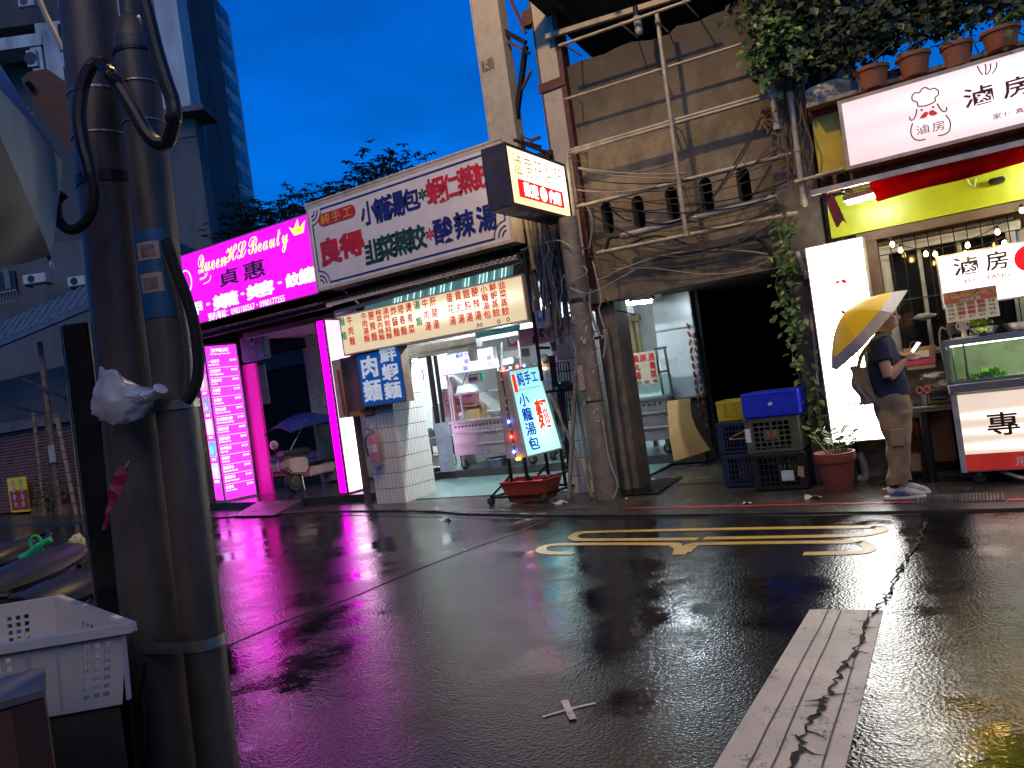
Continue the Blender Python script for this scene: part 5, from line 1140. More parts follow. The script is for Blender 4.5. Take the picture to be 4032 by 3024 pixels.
# ------------------------------------------------------------------ noodle shop fittings
INOX = M('stainless', (.50,.50,.50), .3, .85, var=.06, scale=2, dirt=.06, bump=0); INOXD = M('stainless_dark', (.16,.16,.16), .4, .8, dirt=.3)
CW = -8.13
def noodle_cart(x0, x1, Y, zt, zb, label, slots):
    t = thing('noodle_cart', label, 'food cart', ((x0+x1)/2, Y+.3, .2))
    part('cabinet', G().box(x0, x1, Y, Y+.6, zb, zt-.04), INOX, t, bev=.006); part('worktop', G().box(x0-.03, x1+.02, Y-.03, Y+.63, zt-.04, zt), INOX, t, bev=.004)
    h = (zt-zb)
    for k in (.34,.68): part('drawer_lip', G().prism([(Y-.001,zt-h*k),(Y-.02,zt-h*k-.012),(Y-.02,zt-h*k-.03),(Y-.001,zt-h*k-.035)], x0+.05, x1-.02, 'X'), INOX, t)
    for i in range(slots): xx = x0+.1+(x1-x0-.2)*i/(slots-1); part('vent_slot', G().box(xx-.022, xx+.022, Y-.003, Y+.002, zt-h*.17-.014, zt-h*.17+.014), BLK, t)
    for xx in (x0+.12, x1-.1):
        g = G(); g.lathe([(.001,-.025),(.07,-.025),(.085,-.012),(.085,.012),(.07,.025),(.001,.025)], (0,0,0), 16); g.v = [Vector((xx+v.x*1, Y+.1+v.z, .285+v.y)) for v in g.v]
        wv = part('wheel', g, M('rubber', (.02,.02,.02), .6), t, smooth=True); part('fork', G().box(xx-.025,xx+.025,Y+.05,Y+.056,.26,zb).box(xx-.025,xx+.025,Y+.144,Y+.15,.26,zb), STEEL, wv)
    return t
t = noodle_cart(-8.12,-6.5,11.0,1.07,.46,'stainless noodle cart with a row of vent slots in the open shop', 20)
part('side_shield', G().box(-8.46,-8.14,10.96,10.99,.2,1.05), M('blue_grey_board', (.26,.34,.37), .5, dirt=.3), t)
for a, b in (((500,520),(540,850)),((575,640),(600,820)),((520,655),(855,615)),((880,270),(880,450)),((1000,260),(1020,450))): part('rack_bar', G().bar(S(*k1(*a), Y=11.05), S(*k1(*b), Y=11.05), .035), INOX, t)
part('shelf', G().box(-8.0,-6.7,11.05,11.3,1.52,1.545), INOX, t)
part('hood', G().box(S(*k1(885,370),Y=11.3).x, S(*k1(1015,350),Y=11.3).x, 11.3, 11.6, 2.02, 2.16), INOXD, t)
lamp_ = ceiling_lamp(S(*k1(890,425),Y=11.25), S(*k1(960,410),Y=11.25), 'short lit tube under the steel hood of the noodle cart')
x0, x1 = -8.06,-6.96
CS = E('cart_sign_face', (.80,.84,1), .95, lo=.45, tubes=[((2,.17,.12),(0,.05,.42))], col2=(.55,.55,.95))
ts = sign_box('cart_sign', 'lit bluish white price sign on the rack of the noodle cart', x0, x1, 10.9, 11.02, 1.89, 2.25, M('alu_trim', (.42,.40,.42)), CS, .015)
yy = 10.893; LBL = M('lit_ink_navy', (.02,.03,.25), .5, emit=((.03,.05,.4), .3)); LPK = M('lit_ink_pink', (.5,.15,.3), .5, emit=((.85,.40,.62), .75))
lettering(ts, '純手工製做', LBL, (x0+.33,yy,2.155), .42, .075, bold=.03)
lettering(ts, '小籠', LPK, (x0+.06,yy,2.03), .2, .1); lettering(ts, '湯包', LPK, (x0+.29,yy,2.035), .18, .09); lettering(ts, '韭菜蒸餃', LPK, (x0+.58,yy,2.035), .36, .1)
lettering(ts, '蝦仁蒸餃', LPK, (x0+.06,yy,1.915), .36, .1); lettering(ts, '酸辣湯', LPK, (x0+.6,yy,1.92), .36, .1); lettering(ts, '35', INK_BLACK, (x0+.97,yy-.002,1.925), .11, .085, em=False)
BAR = M('price_strip', (.10,.10,.30), .5, emit=((.12,.14,.5), .5))
for bx, bz in ((.49,2.04),(.96,2.04),(.45,1.925)): part('price_strip', G().quad((x0+bx,yy-.001,bz),(x0+bx+.10,yy-.001,bz),(x0+bx+.10,yy-.001,bz+.08),(x0+bx,yy-.001,bz+.08)), BAR, ts)
part('post', G().bar((x0+.02,10.98,1.07),(x0+.02,10.98,1.9),.03).bar((x1-.02,10.98,1.07),(x1-.02,10.98,1.9),.03), INOX, ts)
# door frames of the white room
t = thing('door_frame', 'black metal door frame between the white room and the noodle cart', 'door', (-8.5,11,.2)); g = G()
for a, b, w_ in (((345,370),(412,860),.07),((392,370),(455,850),.05),((215,390),(640,300),.07)): g.bar(S(*k1(*a), Y=11.05), S(*k1(*b), Y=11.05), w_)
part('frame', g, BLK, t); p = S(*k1(297,510), Y=11.02); part('handle', G().tube([p+ZU*.09, p+XU*.03+ZU*.09, p+XU*.03-ZU*.09, p-ZU*.09], .008, 6), BLK, t)
part('header', G().box(-9.15,-4.4,10.98,11.08,2.38,2.9), M('header_grey', (.34,.35,.34), .5, dirt=.3), t)
t = thing('shutter_roll', 'half-raised teal roller shutter under the menu light box', 'shutter', (-5.9,9.4,2.36))
for i in range(4): part('slat', G().tube([(S(*k1(690,230),Y=9.42).x,9.42,2.33+i*.03),(S(*k1(1005,160),Y=9.42).x,9.42,2.33+i*.03)], .018, 6), M('shutter_teal', (.03,.14,.18), .5, .2), t)
t = thing('shutter_roll', 'white shutter casing over the entrance beside the blue sign', 'shutter', (-7,9.5,2.3)); part('casing', G().box(-7.62,-6.3,9.45,9.6,2.2,2.36), M('white_metal', (.7,.7,.68)), t); part('rail', G().box(-7.62,-6.3,9.43,9.45,2.24,2.27), STEEL, t)
part('post', G().box(S(*k1(630,240),Y=9.5).x, S(*k1(680,240),Y=9.5).x, 9.46, 9.52, 2.0, 2.36), M('white_metal', (.7,.7,.68)), t)
# armchair, slippers, plant, posters
t = thing('armchair', 'grey padded armchair inside the white room', 'chair', (-9.2,12.2,.2), R(20)); GF = M('grey_fabric', (.13,.14,.15), .9, var=.2, bump=.3, bscale=120)
part('seat', G().box(-.3,.3,-.3,.3,.4,.56), GF, t, local=True, bev=.04); part('backrest', G().hexa([(-.3,.2,.5),(.3,.2,.5),(.3,.34,.5),(-.3,.34,.5),(-.28,.32,1.2),(.28,.32,1.2),(.28,.42,1.2),(-.28,.42,1.2)]), GF, t, local=True, bev=.04)
for sx in (-1,1): part('armrest', G().box(sx*.34-.05,sx*.34+.05,-.28,.3,.4,.74), GF, t, local=True, bev=.03)
for sx in (-1,1):
    for sy in (-1,1): part('leg', G().tube([(sx*.22,sy*.22,0),(sx*.22,sy*.22,.4)], .02, 8), BLK, t, local=True)
t = thing('pedestal', 'white stepped stool under the armchair', 'stool', (-9.15,11.75,.2)); part('base', G().box(-9.5,-8.85,11.65,12.0,.2,.42), M('ivory', (.6,.57,.48), .5), t, bev=.02); part('dish', G().lathe([(.001,.42),(.22,.42),(.26,.46),(.25,.47),(.21,.44),(.001,.44)], (-9.15,11.8,0), 18), M('white_metal', (.7,.7,.68)), t)
def clog(x, y, rz, label):
    tt = thing('slipper', label, 'slipper', (x,y,.2), rz, 'cream clogs on the threshold'); IV = M('cream_foam', (.62,.58,.46), .6)
    part('sole', G().prism([(.0,-.04),(.12,-.045),(.2,-.035),(.235,0),(.2,.04),(.12,.045),(0,.04),(-.02,0)], 0, .03, 'Z'), IV, tt, local=True, bev=.008); part('upper', G().ball((.15,0,.03), (.085,.045,.055), 12, 8), IV, tt, local=True, smooth=True)
clog(-8.95,11.2,R(25),'cream rubber clog on the threshold, the nearer one'); clog(-8.75,11.35,R(35),'cream rubber clog on the threshold, the farther one beside the frame')
t = thing('shoe', 'black shoe lying on the step left of the cart', 'shoe', (-8.72,11.08,.2), R(30)); part('sole', G().prism([(0,-.04),(.2,-.04),(.26,0),(.2,.04),(0,.04)], 0, .025, 'Z'), BLK, t, local=True); part('upper', G().ball((.11,0,.03), (.13,.042,.06), 12, 8), M('black_leather', (.015,.015,.016), .3), t, local=True, smooth=True)
solo('doormat', G().box(-9.25,-8.85,11.02,11.3,.2,.215), M('pink_mat', (.5,.08,.12), .8), 'pink-red mat on the step beside the black shoe', 'mat')
t = thing('potted_palm', 'leafy green palm in the white room behind the black frame', 'plant', (-8.75,12.6,.2)); part('pot', G().lathe([(.09,0),(.13,.25),(.12,.25),(.001,.22)], (-8.75,12.6,.2), 14), M('white_metal', (.7,.7,.68)), t)
g = G(); rnd = random.Random(3)
for i in range(60):
    a = rnd.uniform(0,6.28); h = rnd.uniform(.5,1.5); p = Vector((-8.75+.1*math.cos(a), 12.6+.1*math.sin(a), .4+h)); g.leaf(p, Vector((math.cos(a), math.sin(a), rnd.uniform(-.2,.7))), ZU, .32, .05)
g.tube([(-8.75,12.6,.4),(-8.74,12.6,1.9)], .012, 6)
part('fronds', g, M('palm_leaf', (.05,.12,.04), .5, var=.4), t, kind='stuff')
t = thing('flower_vase', 'red flowers in a vase at the left end of the noodle cart', 'flowers', (-8.05,11.25,1.07)); part('vase', G().lathe([(.03,0),(.05,.08),(.03,.14),(.025,.14),(.001,.02)], (-8.05,11.25,1.07), 12), M('vase_glass', (.5,.5,.5), .1), t)
g = G(); leaf_cloud(g, [((-8.05,11.25,1.3),.1),((-8.1,11.25,1.42),.08)], 40, .06, random.Random(4)); part('petals', g, M('petal_red', (.5,.04,.03), .5), t, kind='stuff')
# posters on the back partition: rendered portraits are left as simple shapes
PK = M('poster_pink', (.55,.33,.34), .5, var=.15)
def poster(label, kf, x0, y0, x1, y1, Y, mat, name='poster'):
    a, b = S(*kf(x0, y0), Y=Y), S(*kf(x1, y1), Y=Y); tt = thing(name, label, 'poster', ((a.x+b.x)/2, Y, a.z)); part('sheet', G().box(a.x, b.x, Y, Y+.012, a.z, b.z), mat, tt); return tt, a, b
tt, a, b = poster('tall pink poster of a closed eye and cheek behind the flowers', k1, 445,830,560,595, 11.55, PK)
g = G(); c_ = (a.x*.45+b.x*.55, a.z*.4+b.z*.6)
ribbon(g, [(c_[0]+.15*math.cos(R(q)), 11.545, c_[1]+.08+.22*math.sin(R(q))) for q in range(100, 262, 18)], .012, YU); ribbon(g, [(c_[0]-.06+.05*math.cos(R(q)), 11.544, c_[1]+.02+.025*math.sin(R(q))) for q in range(190, 351, 20)], .012, YU)
part('line_drawing', g, M('poster_ink', (.08,.05,.06), .5), tt)
tt, a, b = poster('pink poster with two pairs of glossy lips above the cart worktop', k1, 575,780,700,590, 11.5, PK)
for zz, cc in ((.72,(.55,.05,.22)),(.24,(.5,.03,.08))):
    cx, cz = (a.x+b.x)/2, a.z+(b.z-a.z)*zz; g = G().add([(cx+.13*math.cos(R(q)), 11.495, cz+.05*math.sin(R(q))*(1-.25*(abs(q-90) < 25))) for q in range(0, 360, 18)], [tuple(range(20))]); part('lips', g, M('lips_%d' % int(zz*100), cc, .3), tt)
tt, a, b = box_thing('card_box', 'green and pink wall box beside the hanging price sign', 'box', k1, 640,570,735,490,11.4,.06, M('box_green', (.03,.25,.14), .5)); part('pink_front', G().box(a.x, b.x-.06, 11.385, 11.4, a.z+.005, b.z-.03), M('box_pink', (.5,.3,.28), .5), tt); part('slot', G().box(a.x+.03, b.x-.11, 11.38, 11.386, a.z+.04, a.z+.1), M('slot_navy', (.05,.05,.15), .4), tt)
tt, a, b = poster('small notice with red corner high on the back wall', k1, 925,310,1000,220, 12.0, M('notice_dark', (.12,.10,.08), .6)); part('red_corner', G().quad((a.x,11.995,a.z),(b.x,11.995,a.z),(b.x,11.995,a.z+.12)), M('ink_red', (.48,.012,.016)), tt); part('white_disc', G().add([((a.x+b.x)/2+.1*math.cos(q*.4), 11.996, (a.z+b.z)/2+.05+.1*math.sin(q*.4)) for q in range(16)], [tuple(range(16))]), M('label_white', (.5,.52,.55)), tt)
t = thing('cardboard_box', 'brown cardboard box on the noodle cart worktop', 'box', (-7.6,11.3,1.07)); p = S(*k1(625,825), Y=11.25); q = S(*k1(705,725), Y=11.25); CARD = M('cardboard', (.30,.19,.09), .8, var=.2, dirt=.3)
part('carton', G().box(p.x, q.x, 11.25, 11.5, 1.07, q.z), CARD, t); part('flap', G().hexa([(p.x,11.2,q.z-.01),(q.x,11.2,q.z-.01),(q.x,11.25,q.z),(p.x,11.25,q.z),(p.x,11.2,q.z),(q.x,11.2,q.z),(q.x,11.25,q.z+.01),(p.x,11.25,q.z+.01)]), CARD, t)
def bowl(name, label, c, r_, h, mat, cat='bowl', grp=None):
    return solo(name, G().lathe([(r_*.5,0),(r_*.62,.01),(r_*.95,h*.8),(r_,h),(r_*.95,h),(r_*.6,h*.2),(.001,h*.12)], c, 20), mat, label, cat, grp, smooth=True)
bowl('bowl', 'white enamel bowl with a ladle on the noodle cart', (-7.25,11.2,1.07), .2, .12, M('white_metal', (.7,.7,.68)))
t = thing('kitchen_scale', 'pale blue box-shaped scale on the cart shelf', 'scale', (-7.75,11.15,1.545)); p, q = S(*k1(550,640), Y=11.1), S(*k1(665,590), Y=11.1); part('body', G().hexa([(p.x,11.05,1.545),(q.x,11.05,1.545),(q.x,11.28,1.545),(p.x,11.28,1.545),(p.x+.05,11.08,1.68),(q.x-.03,11.08,1.68),(q.x-.03,11.25,1.68),(p.x+.05,11.25,1.68)]), M('pale_blue', (.45,.6,.68), .4), t, bev=.008); part('arm', G().bar((p.x+.1,11.15,1.68),(p.x+.25,11.15,1.9),.02), INOX, t)
t = thing('plastic_basin', 'small mauve basin on the floor under the noodle cart', 'basin', (-7.3,11.1,.2)); part('tub', G().lathe([(.14,0),(.19,.15),(.2,.15),(.195,.16),(.18,.15),(.13,.015),(.001,.01)], (-7.35,11.15,.2), 16), M('mauve_plastic', (.16,.15,.25), .4), t, smooth=True)
t = thing('plastic_basin', 'white bucket rim standing left of the tiled column with pipes', 'bucket', (-4.95,9.6,.05)); part('tub', G().lathe([(.11,0),(.14,.3),(.15,.3),(.14,.31),(.13,.3),(.1,.015),(.001,.01)], (-5.0,9.7,.05), 16), M('translucent_white', (.5,.55,.58), .3), t, smooth=True)
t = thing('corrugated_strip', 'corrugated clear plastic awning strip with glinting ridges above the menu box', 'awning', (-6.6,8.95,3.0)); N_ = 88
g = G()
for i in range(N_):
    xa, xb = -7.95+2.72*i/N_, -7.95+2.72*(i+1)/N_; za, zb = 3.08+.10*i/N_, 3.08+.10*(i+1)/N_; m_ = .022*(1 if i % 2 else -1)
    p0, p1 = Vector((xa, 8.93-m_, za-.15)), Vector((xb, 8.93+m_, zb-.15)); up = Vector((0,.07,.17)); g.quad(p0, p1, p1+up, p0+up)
part('sheet', g, M('clear_ridge', (.45,.62,.62), .18, 0, var=.2, dirt=.3, emit=((.30,.62,.62), .10)), t)  # clear sheet carries a faint painted glow
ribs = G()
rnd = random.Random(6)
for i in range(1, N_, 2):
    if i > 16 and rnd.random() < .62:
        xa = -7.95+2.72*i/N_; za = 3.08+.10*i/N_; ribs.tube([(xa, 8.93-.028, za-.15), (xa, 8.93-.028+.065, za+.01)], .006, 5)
part('painted_glint', ribs, E('glint_glow', (.55,.95,.9), 1.1), t, kind='stuff')  # glints put in as thin glowing rods along the ridges
part('edge_rail', G().bar((-8.4,8.82,3.06),(-5.0,8.82,3.17),.05), FRAMEW, t)
t = thing('lean_to_roof', 'dark tin lean-to roof edge between the big sign and the menu box', 'roof', (-6.7,8.9,3.2)); g = G()
for i in range(40):
    xa, xb = -8.5+3.6*i/40, -8.5+3.6*(i+.55)/40; g.quad((xa,8.62,3.2),(xb,8.62,3.2),(xb,9.4,3.42),(xa,9.4,3.42)); g.quad((xb,8.62,3.2),(xb,8.62,3.225),(xb,9.4,3.445),(xb,9.4,3.42)); xc = -8.5+3.6*(i+1)/40; g.quad((xb,8.62,3.225),(xc,8.62,3.225),(xc,9.4,3.445),(xb,9.4,3.445))
part('sheet', g, M('tin_dark', (.10,.09,.07), .5, .5, dirt=.5), t)
g = G().bar((-8.4,8.66,3.17),(-4.95,8.66,3.2),.05); part('gutter', g, FRAMEW, t)
t = thing('lean_to_roof', 'purplish corrugated awning edge under the magenta sign', 'roof', (-10.4,9,3.25)); g = G()
for i in range(56):
    xa, xm, xb = -12.4+3.9*i/56, -12.4+3.9*(i+.5)/56, -12.4+3.9*(i+1)/56
    g.quad((xa,8.7,3.22),(xm,8.7,3.255),(xm,9.6,3.40),(xa,9.6,3.365)); g.quad((xm,8.7,3.255),(xb,8.7,3.22),(xb,9.6,3.365),(xm,9.6,3.40))
part('sheet', g, M('tin_mauve', (.16,.12,.15), .5, .4, dirt=.4), t); part('batten', G().bar((-12.4,8.85,3.18),(-8.5,8.85,3.2),.07), SOOT, t)
# side of the noodle shop that opens onto the passage
t = noodle_cart(-5.1,-4.1,11.0,1.09,.43,'second stainless cart with a menu board, seen through the passage mouth', 10)
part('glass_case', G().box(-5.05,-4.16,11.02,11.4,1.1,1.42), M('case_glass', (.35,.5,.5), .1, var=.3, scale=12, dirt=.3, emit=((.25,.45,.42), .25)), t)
for x in (-4.15,-4.0): part('rack_post', G().bar((x,11.05,1.09),(x-.03,11.05,1.8),.03), INOXD, t)
part('rack_rail', G().bar((-4.2,11.05,1.8),(-4.0,11.05,1.8),.035).bar((-4.17,11.05,1.45),(-4.0,11.05,1.45),.03), INOXD, t)
MB = M('menu_board_cream', (.48,.42,.30), .6, var=.12, dirt=.3)
t = thing('menu_board', 'cream menu board with red dish names on the second cart', 'sign', (-4.5,10.95,1.3)); x0, x1, z0, z1 = -4.95,-4.14,1.29,1.78; part('board', G().box(x0,x1,10.93,10.95,z0,z1), MB, t)
for s, xx in (('餛飩湯',-4.90),('酸辣湯',-4.77),('蛋花湯',-4.64),('貢丸湯',-4.51)): column_text(t, s, INK_RED, (xx,10.925,1.37), .105, .39, bold=.02)
column_text(t, '麻  ', INK_RED, (-4.39,10.925,1.37), .105, .39, bold=.02); column_text(t, '燙青菜', INK_RED, (-4.26,10.925,1.37), .105, .39, bold=.02)
for s, xx in (('35',-4.88),('35',-4.73),('25',-4.60),('25',-4.49),('40',-4.37),('40',-4.24)): lettering(t, s, INK_BLACK, (xx,10.925,1.305), .07, .05, em=False)
t = thing('fridge', 'tall white fridge behind the second cart in the passage', 'fridge', (-3.95,11.6,.2)); FRW = M('fridge_white', (.55,.62,.64), .3, var=.08, dirt=.25, bump=.03)
a, b = S(*kb(400,420), Y=11.35), S(*kb(625,380), Y=11.35); xl, xr = -4.25,-3.64
part('body', G().box(xl,xr,11.42,12.0,.98,2.62), FRW, t, bev=.015); part('door', G().box(xl,xr,11.36,11.415,1.0,a.z-.01), FRW, t, bev=.012); part('freezer_door', G().box(xl,xr,11.36,11.415,a.z+.015,2.62), FRW, t, bev=.012); part('stand', G().box(xl,xr,11.45,12,.2,.975), SOOT, t)
t = thing('cream_door', 'cream door frame with a poster in the shop behind the passage', 'door', (-4.9,12.3,.2)); YF = M('cream_yellow', (.55,.44,.22), .5)
for a, b, w_ in (((100,330),(330,290),.1),((255,330),(305,600),.09),((310,330),(345,600),.05)): part('frame', G().bar(S(*kb(*a), Y=12.2), S(*kb(*b), Y=12.2), w_), YF, t)
part('leaf', G().box(-5.9,-4.9,12.25,12.3,.2,2.5), M('pale_blue_wall', (.45,.52,.60), .5), t); a, b = S(*kb(205,575),Y=12.22), S(*kb(268,440),Y=12.22); part('poster', G().box(a.x,b.x,12.215,12.22,a.z,b.z), M('poster_orange', (.45,.25,.08), .5, var=.6, scale=10), t)
part('wall', G().box(-5.9,-4.25,12.35,12.4,.2,3.0), WALLW, t)
t = thing('cardboard_sheet', 'tall bent sheet of brown cardboard leaning at the passage corner', 'cardboard', (-3.8,10.9,.05)); CB2 = M('cardboard_amber', (.33,.20,.06), .75, var=.12, dirt=.25, bump=.1)
A, B, Cc, D_ = [S(*kb(*q), Y=y_) for q, y_ in (((540,935),11.0),((720,910),11.05),((595,1395),10.75),((875,1310),10.85))]; mT, mB = S(*kb(625,925), Y=10.96), S(*kb(705,1365), Y=10.70)
def cbp(u, v):
    top_ = A.lerp(mT, u/.45) if u < .45 else mT.lerp(B, (u-.45)/.55); bot = Cc.lerp(mB, u/.45) if u < .45 else mB.lerp(D_, (u-.45)/.55); return top_.lerp(bot, v)+Vector((.10*math.sin(v*math.pi*.5)*(-1+v)*u*2.0-.0, .06*math.sin(v*3.0)*-1, 0))
part('sheet', G().grid(cbp, 12, 12), CB2, t, solid=.008)
t = thing('sausage_string', 'two strings of dried red sausages hanging in the dark passage', 'food', (-3.6,11.3,.6)); SA = M('sausage_red', (.22,.05,.02), .4, var=.4); rnd = random.Random(2)
for (xa, ya, xb, yb) in ((700,360,800,1100),(745,430,845,1130)):
    for k in range(13):
        p = S(*kb(xa+(xb-xa)*k/12, ya+(yb-ya)*k/12), Y=11.3); d = Vector((rnd.uniform(-.02,.02), 0, -.05)); g = G().tube([p-d, p-d*.7, p, p+d*.7, p+d], [.004,.018,.022,.018,.004], 8); part('sausage', g, SA, t, smooth=True)
t = thing('tin_canopy', 'scrap of black tin and plastic over the lamp at the passage ceiling', 'awning', (-4.3,10.3,2.5)); part('sheet', G().grid(lambda u, v: (-4.9+1.3*u, 9.6+1.0*v, 2.60-.09*abs(math.sin(7*u+3*v))-.05*math.sin(11*u)), 18, 10), M('black_plastic', (.012,.012,.013), .25), t, solid=.004)
# cook, half hidden behind the trolley sign
SKIN = M('skin', (.55,.275,.145), .5, var=.1, scale=9, dirt=.05, bump=.08, bscale=120); DENIM = M('dark_denim', (.015,.02,.035), .85, var=.3, bump=.2, bscale=150)

# ------------------------------------------------------------------ red tub and litter
t = thing('red_tub', 'red plastic tub under the trolley sign', 'tub', (-5.2,8.55,.05)); RP = M('red_plastic', (.45,.035,.02), .35, var=.12, dirt=.3); OR = M('red_plastic_outer', (.36,.05,.02), .4, var=.15, dirt=.35)
def rect_ring(x0, x1, y0, y1, z): return [Vector((x0,y0,z)),Vector((x1,y0,z)),Vector((x1,y1,z)),Vector((x0,y1,z))]
g = G(); rr_ = [rect_ring(-5.44,-4.92,8.42,8.74,.05), rect_ring(-5.52,-4.84,8.36,8.82,.31)]; g.add(rr_[0]+rr_[1], [(3,2,1,0),(0,1,5,4),(1,2,6,5),(2,3,7,6),(3,0,4,7)]); part('tub', g, OR, t)
g = G(); ri = [rect_ring(-5.43,-4.93,8.43,8.73,.06), rect_ring(-5.505,-4.855,8.375,8.805,.312)]; g.add(ri[0]+ri[1], [(0,1,2,3),(4,5,1,0),(5,6,2,1),(6,7,3,2),(7,4,0,3)]); part('lining', g, RP, t)
g = G()
for a, b in ((0,1),(1,2),(2,3),(3,0)): g.bar(rr_[1][a]+ZU*.008, rr_[1][b]+ZU*.008, .03, .018)
part('rim', g, RP, t)
rnd = random.Random(21); LP = M('litter_paper', (.5,.46,.40), .8, var=.3); LY = M('litter_yellow', (.6,.42,.02), .5)
def litter(label, x, y, s, mat=LP, z=.024):
    p = S(x, y, Z=z); g = G().grid(lambda u, v: (p.x+(u-.5)*s*1.6, p.y+(v-.5)*s, z+.012+.02*s/.08*math.sin(5*u+p.x*9)*math.cos(4*v)), 5, 4); solo('litter', g, mat, label, 'litter', 'scraps of litter on the wet ground', solid=.002)
litter('crumpled paper scrap on the ground right of the red tub', *kd(145,1610), .11); litter('yellow bottle cap on the ground right of the utility pole', *kd(888,1565), .035, LY); litter('pale flattened wrapper on the road below the teal floor', *k1(470,1560), .10, z=.006)
litter('small scrap on the kerb left of the drain', *kx(1500,1530), .10); litter('white scrap in front of the dark crates', *kx(640,1605), .05); litter('crumpled white paper at the passage mouth by the crates', *kx(320,900), .10, z=.034); litter('pale scrap on the passage floor behind the steel grate', *kn(835,1483), .05, z=.034); litter('crumpled white scrap next to the steel grate', *kn(710,1497), .06, z=.034)
litter('tiny white fleck on the road in front of the lit pillar', *kg(-700,80), .05, z=.006); litter('leaf-like scrap on the road near the white cross', *kg(-420,300), .03, z=.006)
# ------------------------------------------------------------------ people
from mathutils import noise as mnoise
def remeshed(name, g, mat, par, voxel, fold=0, fscale=9, smooth_it=4, stretch=(1,1,1)):
    me = bpy.data.meshes.new('tmp'); me.from_pydata([tuple(v) for v in g.v], [], g.f)
    bm = bmesh.new(); bm.from_mesh(me); bmesh.ops.recalc_face_normals(bm, faces=bm.faces); bm.to_mesh(me); bm.free()
    ob = link(bpy.data.objects.new('tmp', me))
    md = ob.modifiers.new('r', 'REMESH'); md.mode = 'VOXEL'; md.voxel_size = voxel
    ms = ob.modifiers.new('s', 'SMOOTH'); ms.iterations = smooth_it; ms.factor = .5
    dg = bpy.context.evaluated_depsgraph_get(); m2 = bpy.data.meshes.new_from_object(ob.evaluated_get(dg)); bpy.data.objects.remove(ob)
    m2.name = name; m2.materials.clear(); m2.materials.append(mat)
    if fold:
        nr = [v.normal.copy() for v in m2.vertices]
        for v, n_ in zip(m2.vertices, nr):
            q = Vector((v.co.x*stretch[0], v.co.y*stretch[1], v.co.z*stretch[2]))*fscale
            v.co += n_*fold*(mnoise.noise(q)+.5*mnoise.noise(q*2.1))
    m2.polygons.foreach_set('use_smooth', [True]*len(m2.polygons))
    o = link(bpy.data.objects.new(name, m2)); o.parent = par; XF[o.name] = XF[par.name]; return o
def rings(g, rs, n=20, caps=True):               # (z, x_back, x_front, half_width, y_centre)
    b = len(g.v)
    for r_ in rs:
        z, xb, xf, hw = r_[:4]; yc = r_[4] if len(r_) > 4 else 0
        for k in range(n):
            a = 2*math.pi*k/n; c, s = math.cos(a), math.sin(a)
            c = math.copysign(abs(c)**.85, c); s = math.copysign(abs(s)**.85, s)
            g.v.append(Vector(((xb+xf)/2+(xf-xb)/2*c, yc+hw*s, z)))
    for i in range(len(rs)-1):
        for k in range(n):
            a = b+i*n+k; c = b+i*n+(k+1)%n; g.f.append((a, c, c+n, a+n))
    if caps: g.f.append(tuple(b+k for k in range(n))[::-1]); g.f.append(tuple(b+(len(rs)-1)*n+k for k in range(n)))
    return g
def hand(g, wrist, d, up, grip=.6, sc=1.0):
    """palm and five bent fingers; d points along the palm, up is the back of the hand"""
    d = d.normalized(); sd = d.cross(up).normalized(); up = sd.cross(d)
    w = Vector(wrist); g.tube([w, w+d*.03, w+d*.06, w+d*.09], [.026*sc,.034*sc,.038*sc,.034*sc], 10, flat=.55)
    for i, L in enumerate((.066,.076,.071,.056)):
        p = w+d*.085+sd*(.03-.02*i)*sc; a = 0; pts = [p-d*.02, p]
        for k, f_ in enumerate((.42,.33,.25)):
            a += grip*(.75+.1*k); dd = d*math.cos(a)-up*math.sin(a); p = p+dd*L*f_; pts.append(p)
        g.tube(pts, [.0095,.0098,.009,.0082,.007], 8)
    p = w+d*.03+sd*.03; t1 = (d*.7+sd*.75-up*.25).normalized(); t2 = (d*.9+sd*.05-up*.45).normalized()
    g.tube([p-sd*.015, p, p+t1*.035, p+t1*.035+t2*.03, p+t1*.035+t2*.052], [.013,.013,.0115,.0105,.008], 8)
def head(g, ox=0, oz=0):
    rs = [(1.555,-.035,.055,.052),(1.572,-.045,.092,.056),(1.585,-.055,.108,.060),(1.597,-.062,.112,.063),(1.608,-.068,.108,.066),(1.617,-.072,.111,.068),(1.626,-.076,.107,.070),(1.635,-.080,.108,.071),(1.65,-.086,.106,.072),(1.668,-.090,.102,.074),(1.685,-.092,.099,.075),(1.70,-.093,.104,.0755),(1.715,-.093,.104,.076),(1.735,-.090,.099,.075),(1.755,-.082,.088,.070),(1.775,-.066,.068,.058),(1.79,-.04,.038,.038),(1.797,-.01,.006,.014)]
    rings(g, [(z+oz, b+ox+.008, f+ox+.008, h) for z, b, f, h in rs], 22)
    g.tube([(.108+ox,0,1.70+oz),(.122+ox,0,1.675+oz),(.139+ox,0,1.652+oz),(.128+ox,0,1.641+oz)], [.008,.011,.0145,.010], 8)
    for s in (-1,1):
        g.ball((.125+ox, s*.011, 1.646+oz), .0095, 8, 5)
        g.tube([(.113+ox,s*.012,1.711+oz),(.106+ox,s*.048,1.712+oz)], [.008,.007], 6)
        g.ball((.006+ox, s*.077, 1.662+oz), (.020,.010,.032), 10, 7)
        g.ball((.088+ox, s*.047, 1.66+oz), (.022,.018,.016), 8, 6)
    g.tube([(.114+ox,-.022,1.6225+oz),(.122+ox,0,1.6235+oz),(.114+ox,.022,1.6225+oz)], [.005,.007,.005], 6); g.tube([(.113+ox,-.019,1.6095+oz),(.1205+ox,0,1.609+oz),(.113+ox,.019,1.6095+oz)], [.005,.0075,.005], 6)
man = thing('person', 'man in navy T-shirt and khaki trousers under a yellow umbrella, looking at the food stall', 'person', (-.75,7.9,.022), R(4))
g = G(); head(g)
